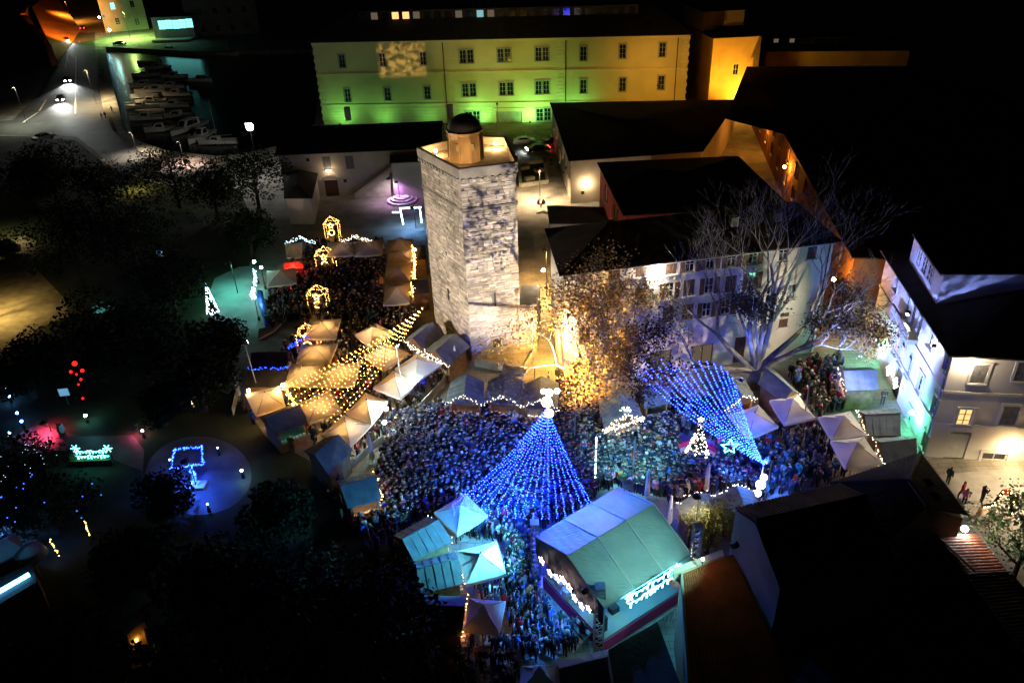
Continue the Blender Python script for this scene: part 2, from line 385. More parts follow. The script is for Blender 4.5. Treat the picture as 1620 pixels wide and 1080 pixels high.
def hip(root, q, z, rise, over=.35, inset=.35, m=None, name='roof', along=0, thick=.14):
    """hip or gable roof (inset 0) over four corners; the ridge runs along edge 0-1 (along=0) or 1-2"""
    q = [np.array(p, float) for p in q]
    if along: q = q[1:] + q[:1]
    c = sum(q) / 4; qq = []
    for i in range(4):
        e1 = q[i] - q[i - 1]; e2 = q[(i + 1) % 4] - q[i]; e1 /= np.linalg.norm(e1); e2 /= np.linalg.norm(e2); qq.append(q[i] + over * (e1 - e2))
    q = qq; m0, m1 = (q[0] + q[3]) / 2, (q[1] + q[2]) / 2; w = np.linalg.norm(q[1] - q[2]) / 2 * inset * 2
    d = (m1 - m0) / np.linalg.norm(m1 - m0); r0, r1 = m0 + d * w, m1 - d * w
    P3 = lambda p, zz: (p[0], p[1], zz)
    vs = [P3(p, z) for p in q] + [P3(r0, z + rise), P3(r1, z + rise)] + [P3(p, z - thick) for p in q]
    mb = MB(); mb.add(vs, [(0, 1, 5, 4), (2, 3, 4, 5), (1, 2, 5), (3, 0, 4), (6, 7, 1, 0), (7, 8, 2, 1), (8, 9, 3, 2), (9, 6, 0, 3), (9, 8, 7, 6)])
    return mb.build(name, m or M['roof'], root)
def window(root, F, s, z, w, h, lit=None, frame='frame', shut=None, open_shut=True, sill=True, bars=2, arch=False, name='window', off=0.0, surround=None, double=False):
    fb = MB(); t = .09; d = -.12 + off
    F.box(fb, s - w / 2 + t / 2, z, t, h, d, .1); F.box(fb, s + w / 2 - t / 2, z, t, h, d, .1)
    F.box(fb, s, z + h / 2 - t / 2, w - 2 * t, t, d, .1); F.box(fb, s, z - h / 2 + t / 2, w - 2 * t, t, d, .1)
    F.box(fb, s, z, t * .8, h - 2 * t, d, .08)
    for k in range(1, bars + 1): F.box(fb, s, z - h / 2 + h * k / (bars + 1), w - 2 * t, t * .6, d - .01, .05)
    if sill: F.box(fb, s, z - h / 2 - .06, w + .3, .12, .06 + off, .3)
    if surround:
        for sx in (-1, 1): F.box(fb, s + sx * (w / 2 + .11), z, .2, h + .24, .03 + off, .1)
        F.box(fb, s, z + h / 2 + .14, w + .5, .2, .05 + off, .16)
    o = fb.build(name, M[frame], root)
    pb = MB(); F.box(pb, s, z, w - .1, h - .1, d - .03, .02); pb.build('pane', lit or M['glass'], o)
    if arch:
        ab = MB(); pts = [F.pt(s + w / 2 * math.cos(a), z + h / 2 + w / 2 * math.sin(a), .02 + off) for a in np.linspace(0, math.pi, 7)]
        ab.add(pts + [p - np.array([F.n[0], F.n[1], 0]) * .05 for p in pts], [tuple(range(7)), tuple(range(7, 14))[::-1]] + [(i, i + 1, i + 8, i + 7) for i in range(6)])
        ab.build('fanlight', M['glass'], o)
        tb = MB(); tb.tube([F.pt(s + (w / 2 + .1) * math.cos(a), z + h / 2 + (w / 2 + .1) * math.sin(a), .05 + off) for a in np.linspace(0, math.pi, 9)], .09, n=4); tb.build('arch_trim', M['frame'], o)
    if shut:
        for sx in (-1, 1):
            sb = MB()
            if open_shut: F.box(sb, s + sx * (w / 2 + w / 4 + .03), z, w / 2, h, .05 + off, .06)
            else: F.box(sb, s + sx * w / 4, z, w / 2 - .02, h, -.03 + off, .06)
            for k in range(5):
                zz = z - h / 2 + h * (k + .5) / 5
                F.box(sb, s + sx * (w / 2 + w / 4 + .03) if open_shut else s + sx * w / 4, zz, w / 2 - .1, h / 5 - .08, (.09 if open_shut else .01) + off, .02)
            sb.build('shutter', M[shut], o)
    return o
def spans(ws): return [(s - w / 2, s + w / 2, z - h / 2, z + h / 2) for s, z, w, h in ws]
def lampglow(name, col, st): return glow(name, col, st)
LIT_WARM = glow('lit_window_warm', (1, .55, .2), 1.2); LIT_DIM = glow('lit_window_dim', (.8, .6, .4), .12); LIT_COOL = glow('lit_window_cool', (.35, .75, .8), .5)
LIT_TEAL = glow('lit_teal_window', (.2, .9, .85), 2.0)

# ---------------------------------------------------------------- yellow barracks at the back
A0, A1 = np.array(G2(513, 197)), np.array(G2(1081, 190))
Fy = Face(A0, A1); nb = -Fy.n * 15
HY = 16.7
ws = []; sty = []
for (x, y, w_, h_, dbl) in [(541, 97, 1.3, 2.6, 0), (605, 95, 1.3, 2.6, 0), (669, 93, 1.3, 2.6, 0), (550, 151, 1.3, 2.6, 0), (613, 149, 1.3, 2.6, 0), (676, 147, 1.3, 2.6, 0),
                            (732, 90, 1.3, 2.6, 1), (744, 89.5, 1.3, 2.6, 1), (792, 88, 1.3, 2.6, 1), (803, 87.5, 1.3, 2.6, 1), (852, 86, 1.3, 2.6, 1), (863, 85.5, 1.3, 2.6, 1),
                            (736, 143, 1.3, 2.6, 1), (748, 142.5, 1.3, 2.6, 1), (795, 141, 1.3, 2.6, 1), (807, 140.5, 1.3, 2.6, 1), (852, 139, 1.3, 2.6, 1), (864, 138.5, 1.3, 2.6, 1),
                            (742, 187, 1.5, 2.6, 1), (754, 186, 1.5, 2.6, 1), (854, 182, 1.5, 2.6, 1), (866, 181, 1.5, 2.6, 1),
                            (923, 85, 1.3, 2.7, 0), (985, 81.5, 1.3, 2.7, 0), (1048, 79, 1.3, 2.7, 0), (923, 137, 1.3, 2.7, 0), (985, 134, 1.3, 2.7, 0), (1046, 131, 1.3, 2.7, 0)]:
    s, z = Fy.sz(x, y); ws.append((s, z, w_, h_)); sty.append(dbl)
sd, zd = Fy.sz(806, 195); gate = (sd - 2.7, sd + 2.7, 0, Fy.height(806, 176))
foot = [tuple(A0), tuple(A1), tuple(A1 + nb), tuple(A0 + nb)]
bar_, fc = house('yellow_barracks', 'long yellow barracks with paired white windows and a green lit ground floor', foot, HY, M['yellow'], {0: spans(ws) + [gate]})
for (s, z, w_, h_), db in zip(ws, sty): window(bar_, Fy, s, z, w_, h_, bars=2, surround=True, frame='greyframe')
g_ = MB()
for k in range(8): Fy.box(g_, sd, gate[3] * (k + .5) / 8, 5.3, gate[3] / 8 - .04, -.2, .06)
g_.build('roller_gate', M['concrete'], bar_)
g_ = MB(); Fy.box(g_, gate[0] - .35, gate[3] / 2, .7, gate[3], .06, .25); Fy.box(g_, gate[1] + .35, gate[3] / 2, .7, gate[3], .06, .25); Fy.box(g_, sd, gate[3] + .35, 6.8, .7, .06, .25)
g_.build('gate_surround', M['yellowtrim'], bar_)
s1, s2 = Fy.sz(710, 100)[0], Fy.sz(888, 100)[0]
zc = Fy.height(800, 113); zg = Fy.height(800, 163)
for k, (a, b, z, hh, dp) in enumerate([(0, Fy.L, HY - .3, .6, .5), (0, Fy.L, zc, .3, .22), (0, Fy.L, zg, .35, .25)]):
    c_ = MB(); Fy.box(c_, (a + b) / 2, z, b - a, hh, dp / 2 - .05, dp); c_.build('cornice' if k == 0 else 'string_course', M['yellowtrim'], bar_)
for sq in (.6, s1 + .2, s2 - .1, Fy.L - .6):
    for k in range(22):
        wq = 1.5 if k % 2 else 1.0; c_ = MB(); Fy.box(c_, sq, .4 + k * .74, wq, .62, .02, .14); c_.build('quoin', M['yellowtrim'], bar_)
for sq in (s1 - 1.0, s2 + .9, Fy.L - 2.2):
    c_ = MB(); c_.bar(Fy.pt(sq, .2, .16), Fy.pt(sq, HY - .4, .16), .09, n=6); c_.build('downpipe', M['darkmetal'], bar_)
# rusticated ground floor bands
for k in range(6):
    z = .5 + k * .62
    if z > zg - .4: break
    for a, b in ((0, gate[0] - .8), (gate[1] + .8, Fy.L)):
        bands = sorted([(q0 - .35, q1 + .35) for q0, q1, z0_, z1_ in spans(ws) if z0_ - .3 < z < z1_ + .3 and q0 > a and q1 < b]); cur = a
        for q0, q1 in bands + [(b, b)]:
            if q0 - cur > .4:
                c_ = MB(); Fy.box(c_, (cur + q0) / 2, z, q0 - cur, .54, .02, .08); c_.build('rustication_course', M['yellowtrim'], bar_)
            cur = q1
rf = hip(bar_, foot, HY + .02, 5.2, .7, .5)
# roof-top glazed gallery
dg = Face(A0 + Fy.d * (Fy.sz(562, 60)[0]) - Fy.n * 4.6, A0 + Fy.d * (Fy.sz(1010, 50)[0]) - Fy.n * 4.6)
c_ = MB(); dg.box(c_, dg.L / 2, HY + 3.7, dg.L, 2.6, -1.5, 3); gal = c_.build('roof_gallery', M['roof'], bar_)
for k in range(26):
    s = dg.L * (k + .5) / 26; c_ = MB(); dg.box(c_, s, HY + 3.8, dg.L / 26 * .62, 1.7, .02, .06)
    c_.build('gallery_window', LIT_WARM if k in (3, 4) else LIT_DIM if k in (1, 5, 9, 12) else LIT_COOL if k in (11,) else M['glass'], bar_)

# ---------------------------------------------------------------- low house in front of the barracks (left of tower)
B0 = np.array(G2(468, 313)); B1 = np.array(G2(700, 303)); Fb = Face(B0, B1); HB = Fb.height(500, 241)
nb = -Fb.n * 12
foot = [tuple(B0 - Fb.d * 1.5), tuple(B1), tuple(B1 + nb), tuple(B0 - Fb.d * 1.5 + nb)]
Fb = Face(foot[0], foot[1])
ws = [(*Fb.sz(517, 258), 1.3, 2.1), (*Fb.sz(553, 257), 1.3, 2.1)]
sa, za = Fb.sz(525, 300); dor = (sa - 1.1, sa + 1.1, 0, 2.7)
lowh, fcs = house('cream_house', 'long cream house with dark roof and outside stair behind the tower', foot, HB, M['cream'], {0: spans(ws) + [dor]})
for s, z, w_, h_ in ws: window(lowh, Fb, s, z, w_, h_, shut='greyshutter', open_shut=False)
hip(lowh, foot, HB, 2.6, .5, .0)
d_ = MB(); Fb.box(d_, sa, 1.3, 2.1, 2.6, -.17, .08); d_.build('door', M['shutter'], lowh)
ap = MB(); ap.tube([Fb.pt(sa + 1.25 * math.cos(a), 2.5 + 1.0 * math.sin(a), .05) for a in np.linspace(0, math.pi, 9)], .16, n=5); ap.build('door_arch', M['stonetrim'], lowh)
for px, py in ((487, 253), (546, 286)):
    s, z = Fb.sz(px, py); m_ = MB(); Fb.box(m_, s, z, .5, .5, .0, .06); m_.build('vent', M['darkmetal'], lowh)
ch = MB(); cpt = G(550, 180, HB + 2.2); ch.box((cpt[0], cpt[1], HB + 2.2), (.9, .9, 2.2)); ch.build('chimney', M['grey'], lowh)
ch = MB(); cpt = G(712, 180, HB + 2.2); ch.box((cpt[0], cpt[1], HB + 2.4), (1.0, 1.0, 2.6)); ch.build('chimney', M['grey'], lowh)
# outside stair
st = MB()
sA = Fb.sz(566, 305)[0]; sB = Fb.sz(624, 300)[0]
for k in range(11):
    Fb.box(st, sA + (sB - sA) * k / 11, .19 * (k + 1), (sB - sA) / 11 + .02, .38 * (k + 1), .8, 1.5)
st.build('stair', M['stonetrim'], lowh)
st = MB(); st.slab([Fb.pt(sA - .3, .9, 1.6), Fb.pt(sB + .2, 5.1, 1.6), Fb.pt(sB + .2, 5.1, 1.8), Fb.pt(sA - .3, .9, 1.8)], .9); st.build('stair_parapet', M['cream'], lowh)
# wing beside tower
fw_ = [G2(626, 318), G2(668, 318), G2(668, 290), G2(626, 290)]
fw_ = [tuple(Fb.pt(Fb.sz(627, 300)[0], 0, 3.0)[:2]), tuple(Fb.pt(Fb.sz(690, 300)[0], 0, 3.0)[:2]), tuple(Fb.pt(Fb.sz(690, 300)[0], 0, .05)[:2]), tuple(Fb.pt(Fb.sz(627, 300)[0], 0, .05)[:2])]
wing, _ = house('stair_wing', 'narrow white wing beside the stair of the cream house', fw_, HB - 1.2, M['white'])
hip(wing, fw_, HB - 1.2, .7, .2, .0)
# annex at the left end
hA = 4.2
fa = [G2(452, 312, hA), G2(491, 312, hA), G2(500, 275, hA), G2(452, 275, hA)]
ann, _ = house('small_annex', 'small cream annex with dark hipped roof at the park edge', fa, hA, M['cream'])
hip(ann, fa, hA, 1.3, .3, .4, along=1)

# ---------------------------------------------------------------- block right of tower (D), red house (E), hut (F)
D0 = np.array(G2(905, 322)); FD = Face(D0, D0 + np.array([1, .0])); 
hD = float((lambda b, r: CAM_H + math.hypot(*b) / math.hypot(r[0], r[1]) * r[2])(D0, ray(903, 253)))
Dfl, Dfr, Dbr, Dbl = np.array(G2(903, 253, hD)), np.array(G2(1110, 238, hD)), np.array(G2(1165, 158, hD)), np.array(G2(873, 163, hD))
foot = [tuple(Dfl), tuple(Dfr), tuple(Dbr), tuple(Dbl)]
FL_ = Face(Dbl, Dfl); ws = []
for t in (.18, .34, .5, .66, .82): 
    ws.append((FL_.L * t, hD * .66, 1.3, 1.9)); ws.append((FL_.L * t, hD * .27, 1.3, 1.9))
blk, fcs = house('plaster_block', 'cream block with big black roof across the lane from the tower', foot, hD, M['cream'], {3: spans(ws)})
for i, (s, z, w_, h_) in enumerate(ws): window(blk, FL_, s, z, w_, h_, lit=LIT_WARM if i in (2, 5, 6) else LIT_DIM if i in (0, 8) else None)
hip(blk, foot, hD, 1.1, .35, .5)
dw = MB(); Fd = Face(Dfl, Dfr); Fd.box(dw, 1.9, 1.6, .5, .5, .0, .08); dw.build('vent', M['darkmetal'], blk)
hE = 9.0
Ebl, Efl = np.array(G2(950, 258, hE)), np.array(G2(990, 338, hE)); e = (Efl - Ebl); ex = np.array([-e[1], e[0]]); ex /= np.linalg.norm(ex); ex *= 19
if ex[0] < 0: ex = -ex
foot = [tuple(Efl), tuple(Efl + ex), tuple(Ebl + ex), tuple(Ebl)]
FE = Face(Ebl, Efl); ws = [(FE.L * .3, 6.6, 1.2, 1.9), (FE.L * .68, 6.6, 1.2, 1.9)]
redh, _ = house('red_house', 'dark red house with iron balcony behind the shuttered facade building', foot, hE, M['red'], {3: spans(ws)})
for s, z, w_, h_ in ws: window(redh, FE, s, z, w_, h_, shut='shutter')
hip(redh, foot, hE, 1.4, .4, .5)
bl = MB(); FE.box(bl, FE.L * .68, 5.3, 2.6, .15, .6, 1.2)
for k in range(9): FE.box(bl, FE.L * .68 - 1.25 + k * .31, 5.85, .04, 1.0, 1.15, .04)
FE.box(bl, FE.L * .68, 6.35, 2.6, .06, 1.15, .06); bl.build('balcony', M['darkmetal'], redh)
hF = 3.6
foot = [G2(872, 352, hF), G2(968, 352, hF), G2(958, 328, hF), G2(868, 326, hF)]
hutf, _ = house('lane_outhouse', 'low grey outhouse with black hipped roof beside the lane', foot, hF, M['grey'])
hip(hutf, foot, hF, 1.0, .25, .5)

# ---------------------------------------------------------------- long shuttered facade on the square (G)
HG = 12.4; F0, F1 = np.array(G2(893, 430, HG)), np.array(G2(1320, 379, HG)); Fg = Face(F0, F1)
Gbl = np.array(G2(871, 364, HG)); dv = Gbl - F0
foot = [tuple(F0), tuple(F1), tuple(F1 + dv), tuple(Gbl)]
wl = []
for (x, y, w_, h_, mode) in [(972, 430, 1.1, 1.6, 'c'), (1015, 425, 1.1, 1.6, 'c'), (1062, 421, 1.1, 1.6, 'c'), (1092, 418, .95, 1.6, 'o'), (1124, 413, .95, 1.6, 'o'), (1158, 410, .95, 1.6, 'o'), (1192, 406, .95, 1.6, 'o'), (1240, 401, .95, 1.6, 'n'), (1285, 397, .95, 1.6, 'c'),
                             (928, 480, 1.1, 1.7, 'c'), (970, 474, 1.1, 1.7, 'c'), (1014, 468, 1.1, 1.7, 'c'), (1059, 460, .95, 1.7, 'o'), (1090, 455, 1.1, 1.7, 'c'), (1122, 452, .95, 1.7, 'o'), (1156, 449, 1.1, 1.7, 'c'), (1190, 444, .95, 1.7, 'o'), (1219, 466, .95, 1.7, 'n'), (1252, 462, .95, 1.7, 'n'),
                             (925, 530, 1.1, 1.7, 'c'), (1057, 498, 1.1, 1.6, 'c'), (1088, 493, 1.1, 1.6, 'c'), (1118, 490, .95, 1.6, 'o'), (1148, 486, .95, 1.6, 'o'), (1192, 482, .95, 1.6, 'o'), (1240, 476 + 30, .95, 1.6, 'c')]:
    s, z = Fg.sz(x, y); wl.append((s, z, w_, h_, mode))
sdr, _z = Fg.sz(1174, 522); dor = (sdr - .6, sdr + .6, 0, 3.0)
shp = [(Fg.sz(x, 570)[0] - 1.1, Fg.sz(x, 570)[0] + 1.1, .4, 2.7) for x in (920, 985, 1045, 1110)]
gb, fcs = house('shuttered_building', 'three storey cream building with brown shutters facing the square', foot, HG, M['white'], {0: spans([q[:4] for q in wl]) + [dor] + shp})
for s, z, w_, h_, mode in wl: window(gb, Fg, s, z, w_, h_, shut=None if mode == 'n' else 'shutter', open_shut=mode == 'o', bars=1)
d_ = MB(); Fg.box(d_, sdr, 1.5, 1.2, 3.0, -.15, .08); d_.build('door', M['shutter'], gb)
for a, b, c_, e_ in shp: window(gb, Fg, (a + b) / 2, (c_ + e_) / 2, b - a, e_ - c_, lit=LIT_DIM, frame='shutter', bars=0, name='shop_window')
for z, hh, dp in ((HG - .15, .3, .35), (4.6, .22, .14)):
    c_ = MB(); Fg.box(c_, Fg.L / 2, z, Fg.L, hh, dp / 2 - .03, dp); c_.build('cornice' if z > 6 else 'string_course', M['white'], gb)
hip(gb, foot, HG + .02, 2.2, .55, .5)
for x, y in ((1180, 398), (1250, 392)):
    s, z = Fg.sz(x, y); c_ = MB(); c_.box(Fg.pt(s, HG + 1.4, -3), (.7, .7, 1.6), Fg.d); c_.build('chimney', M['grey'], gb)
c_ = MB(); c_.bar(Fg.pt(Fg.L - .4, .2, .12), Fg.pt(Fg.L - .4, HG - .3, .12), .07, n=6); c_.build('downpipe', M['darkmetal'], gb)

# ---------------------------------------------------------------- alley block on the right (H) and ochre buildings (O)
hH = 8.5
Ha, Hb = np.array(G2(1352, 405, hH)), np.array(G2(1184, 106, hH)); FH = Face(Hb, Ha)
nb = -FH.n * 40
foot = [tuple(Ha), tuple(Ha + nb), tuple(Hb + nb), tuple(Hb)]
FH = Face(foot[3], foot[0]); ws = []
for t in np.linspace(.05, .95, 13): ws += [(FH.L * t, 6.5, 1.2, 1.8), (FH.L * t, 3.2, 1.2, 1.8)]
alley, _ = house('alley_block', 'huge black roofed block along the orange lit alley', foot, hH, M['brick'], {3: spans(ws)})
for s, z, w_, h_ in ws: window(alley, FH, s, z, w_, h_, shut='shutter', bars=1)
hip(alley, foot, hH, 1.5, .3, .5, along=0)
hO = 13.5
O0, O1 = np.array(G2(1119, 170)), np.array(G2(1192, 166)); FO = Face(O0, O1); hO = FO.height(1130, 60)
nb = -FO.n * 16
foot = [tuple(O0), tuple(O1), tuple(O1 + nb), tuple(O0 + nb)]
ws = [(*FO.sz(1164, 110), 1.2, 2.2)]
och, _ = house('ochre_house', 'tall ochre house glowing in sodium light at the alley end', foot, hO, M['ochre'], {0: spans(ws)})
for s, z, w_, h_ in ws: window(och, FO, s, z, w_, h_, bars=1)
hip(och, foot, hO, 1.0, .3, .5)
up = [tuple(O0 + nb * .5), tuple(O0 + nb * .5 + FO.d * 9), tuple(O0 + nb * 1.4 + FO.d * 9), tuple(O0 + nb * 1.4)]
upb, _ = house('rear_ochre_house', 'upper ochre house rising behind the sodium lit one', up, hO + 4.2, M['ochre'])
hip(upb, up, hO + 4.2, 1.0, .3, .5)
O2a, O2b = np.array(G2(1205, 150)), np.array(G2(1425, 150)); F2 = Face(O2a, O2b); h2 = F2.height(1300, 80); nb = -F2.n * 16
foot = [tuple(O2a), tuple(O2b), tuple(O2b + nb), tuple(O2a + nb)]
ow, _ = house('ochre_wing', 'long ochre wing with black roof and roof gallery behind the alley block', foot, h2, M['ochre'])
hip(ow, foot, h2, 2.6, .5, .5)
g2_ = MB(); F2.box(g2_, F2.L / 2, h2 + 1.6, F2.L * .9, 1.3, -4, 2.4); g2_.build('roof_gallery', M['roof'], ow)
for k in range(16):
    g2_ = MB(); F2.box(g2_, F2.L * (.07 + .86 * k / 15), h2 + 1.65, 1.0, .8, -2.77, .06); g2_.build('gallery_window', LIT_DIM if k in (0, 2) else M['glass'], ow)

# ---------------------------------------------------------------- big white building on the right (I)
I0 = np.array(G2(1462, 722)); I1 = np.array([37.1, 69.4]); dl = (I1 - I0) / np.linalg.norm(I1 - I0); dr = np.array([dl[1], -dl[0]])
HI = 10.1; LI = float(np.linalg.norm(I1 - I0)) + .6
p_far = I0 + dl * LI; p_r = I0 + dr * 26
foot = [tuple(p_far), tuple(I0), tuple(p_r), tuple(p_r + dl * LI)]
FIl, FIr = Face(foot[0], foot[1]), Face(foot[1], foot[2])
def wsz(F, x, y, w_, h_): s, z = F.sz(x, y); return (s, z, w_, h_)
wl = [wsz(FIl, 1419, 447, 1.0, 1.6), wsz(FIl, 1474, 535, 1.1, 1.7), wsz(FIl, 1499, 574, 1.1, 1.7), wsz(FIl, 1402, 515, 1.0, 1.7), wsz(FIl, 1456, 606, 1.1, 1.8), wsz(FIl, 1479, 643, 1.1, 1.8), wsz(FIl, 1440, 658, 1.1, 1.5), wsz(FIl, 1464, 698, 1.0, 1.5)]
wa = [wsz(FIl, x, y, .95, 1.9) for x, y in ((1438, 474), (1447, 486), (1457, 503))] + [wsz(FIl, x, y, .95, 1.8) for x, y in ((1418, 547), (1427, 562), (1438, 582))]
wa = [(q_[0], min(q_[1], HI - 1.85), q_[2], q_[3]) for q_ in wa]
wr = [wsz(FIr, 1549, 591, 1.1, 1.7), wsz(FIr, 1619, 588, 1.1, 1.7), wsz(FIr, 1526, 661, 1.1, 1.7), wsz(FIr, 1597, 657, 1.2, 1.8), wsz(FIr, 1569, 733, 1.9, 2.2)]
sdr, _z = FIr.sz(1503, 740); dor = (sdr - .8, sdr + .8, 0, 2.7); sdl, _z = FIl.sz(1412, 632); dol = (sdl - .9, sdl + .9, 0, 2.8)
big, _ = house('white_corner_building', 'white three storey corner building with blue lit side and balcony', foot, HI, M['white'], {0: spans(wl + wa) + [dol], 1: spans(wr) + [dor]})
for i, w4 in enumerate(wl): window(big, FIl, *w4, lit=LIT_DIM if i == 4 else None, surround=True)
for i, w4 in enumerate(wa): window(big, FIl, *w4, arch=True, sill=i > 2, lit=LIT_WARM if i in (3, 4) else None)
for i, w4 in enumerate(wr): window(big, FIr, *w4, lit=LIT_WARM if i == 2 else LIT_DIM if i == 4 else None, surround=True, shut='greyshutter' if i in (0, 1, 3) else None, open_shut=False, name='window' if i < 4 else 'shop_window')
d_ = MB(); FIr.box(d_, sdr, 1.2, 1.5, 2.4, -.15, .08); d_.build('door', M['frame'], big)
d_ = MB(); FIr.box(d_, sdr, 2.55, 1.5, .3, -.14, .08); d_.build('transom', M['glass'], big)
d_ = MB(); FIl.box(d_, sdl, 1.4, 1.7, 2.8, -.17, .08); d_.build('doorway', M['blacktarp_shade'], big)  # black panel stands for the shade inside the open doorway
for F in (FIl, FIr):
    for z, hh, dp in ((HI - .15, .3, .4), (6.55, .2, .16), (3.4, .2, .14)):
        c_ = MB(); F.box(c_, F.L / 2, z, F.L, hh, dp / 2 - .03, dp); c_.build('cornice' if z > 9 else 'string_course', M['white'], big)
sb, zb = FIl.sz(1440, 508); zb = wa[1][1] - 1.15
bl = MB(); FIl.box(bl, wa[1][0], zb, 5.2, .2, .5, 1.0); bl.build('balcony', M['stonetrim'], big)
bl = MB()
for k in range(22): FIl.box(bl, wa[1][0] - 2.5 + k * .238, zb + .5, .1, .75, .92, .1)
FIl.box(bl, wa[1][0], zb + .92, 5.2, .12, .92, .18); bl.build('balustrade', M['stonetrim'], big)
bl = MB()
for k in (-2.2, 0, 2.2): FIl.box(bl, wa[1][0] + k, zb - .3, .25, .4, .35, .7)
bl.build('balcony_bracket', M['stonetrim'], big)
c_ = MB(); c_.bar(FIl.pt(FIl.L - .25, .2, .1), FIl.pt(FIl.L - .25, HI - .2, .1), .08, n=6); c_.build('downpipe', M['metal'], big)
hip(big, foot, HI + .02, 4.0, .55, .5)
# box dormer on the left slope
dF = Face((37.7, 66.8), (36.0, 58.1)); dm = MB(); zt = 13.3
pA, pB = dF.pt(0, 10.6), dF.pt(dF.L, 10.6); bk = np.array([-dF.n[0], -dF.n[1], 0]) * 8
dm.add([pA, pB, pB + [0, 0, zt - 10.6], pA + [0, 0, zt - 10.6], pA + bk, pB + bk, pB + bk + [0, 0, zt - 10.2], pA + bk + [0, 0, zt - 10.2]], [(0, 1, 2, 3), (1, 5, 6, 2), (4, 0, 3, 7), (5, 4, 7, 6)])
dmo = dm.build('dormer', M['white'], big)
dr_ = MB(); dr_.slab([pA + [0, 0, zt - 10.5] - dF.n.tolist().__add__([0]) * np.array(1) * -.3, pB + [0, 0, zt - 10.5] + np.array([dF.n[0], dF.n[1], 0]) * .3, pB + bk + [0, 0, zt - 10.1], pA + bk + [0, 0, zt - 10.1]], .12); dr_.build('dormer_roof', M['roof'], dmo)
for k in range(3): window(dmo, dF, 2.6 + k * 1.7, 12.1, 1.4, 1.6, sill=False, bars=2, off=.14)

# ---------------------------------------------------------------- foreground roofs (bottom right)
def ribbed(mb, p00, p10, p11, p01, pitch=.24, row=.38, amp=.05, m=0):
    """barrel-tile relief: p00-p10 is the ridge (top) edge, p01-p11 the eave; ribs run down the slope"""
    p00, p10, p11, p01 = [np.array(p, float) for p in (p00, p10, p11, p01)]
    nu = max(2, int(max(np.linalg.norm(p10 - p00), np.linalg.norm(p11 - p01)) / pitch)); nv = max(2, int(np.linalg.norm(p01 - p00) / row))
    nn = np.cross(p10 - p00, p01 - p00); nn /= np.linalg.norm(nn); nn *= np.sign(nn[2]); vs = []; fs = []
    prof = [0, .9, 0.9]; cols = nu * 3 + 1
    for j in range(nv):
        for e, lift in ((0, 0.0), (1, amp * .7)):
            v = (j + e) / nv
            for i in range(cols):
                u = i / (cols - 1); a = p00 * (1 - u) * (1 - v) + p10 * u * (1 - v) + p11 * u * v + p01 * (1 - u) * v
                vs.append(a + nn * (amp * prof[i % 3] + lift))
    for j in range(nv * 2 - 1):
        for i in range(cols - 1):
            a = j * cols + i; fs.append((a, a + 1, a + cols + 1, a + cols))
    mb.add(vs, fs, m)
def Q(x, y, z): return G(x, y, z)
# J1: long house at the lower right edge, hip end towards the square
T3 = lambda p, z: np.array([p[0], p[1], z])
hJ = 8.0
a, b, c = np.array(G2(1453, 723, hJ)), np.array(G2(1524, 818, hJ)), np.array(G2(1322, 767, hJ))
dJ = (b - a) / np.linalg.norm(b - a); inner = c - a; d = c + (b - a)
foot = [tuple(a), tuple(c), tuple(d), tuple(b)]
jh, _ = house('hipped_tile_house', 'black tiled house with hipped end at the corner of the square', foot[::-1], hJ - .1, M['cream'])
mid = inner / 2; r0, r1 = a + mid + dJ * 3.4, b + mid; zr = hJ + 2.0; ov = -inner / np.linalg.norm(inner) * .35
for k, q_ in enumerate(([T3(r0, zr), T3(r1, zr), T3(b + ov, hJ), T3(a + ov - dJ * .3, hJ)], [T3(r1, zr), T3(r0, zr), T3(c - ov - dJ * .3, hJ), T3(d - ov, hJ)], [T3(r0, zr), T3(r0 + inner * .02, zr), T3(c - ov - dJ * .3, hJ), T3(a + ov - dJ * .3, hJ)])):
    e1 = MB(); ribbed(e1, *q_); tag(e1.build('roof_tiles', M['roofdark'], jh), kind='stuff')
for p_, q_ in ((T3(r0, zr), T3(r1, zr)), (T3(r0, zr), T3(a + ov - dJ * .3, hJ)), (T3(r0, zr), T3(c - ov - dJ * .3, hJ))):
    rg = MB(); rg.tube([p_ + [0, 0, .06], q_ + [0, 0, .08]], .12); rg.build('ridge_cap', M['roofdark'], jh)
gb_ = MB(); gb_.add([T3(b, hJ - .1), T3(d, hJ - .1), T3(r1, zr - .05)], [(0, 1, 2)]); gb_.build('gable_wall', M['cream'], jh)
gt = MB(); gt.tube([T3(a + ov * 1.3, hJ - .05), T3(b + ov * 1.3, hJ - .05)], .08); gt.build('gutter', M['metal'], jh)
for t, u in ((.45, .5), (.75, .42)):
    c0 = T3(r0, zr) * (1 - u) + T3(a + ov, hJ) * u + T3(dJ, 0) * 3.5 * t + np.array([0, 0, .14]); sk = MB(); sk.box(c0, (.6, .45, .08), dJ); sk.build('skylight', M['glass'], jh)
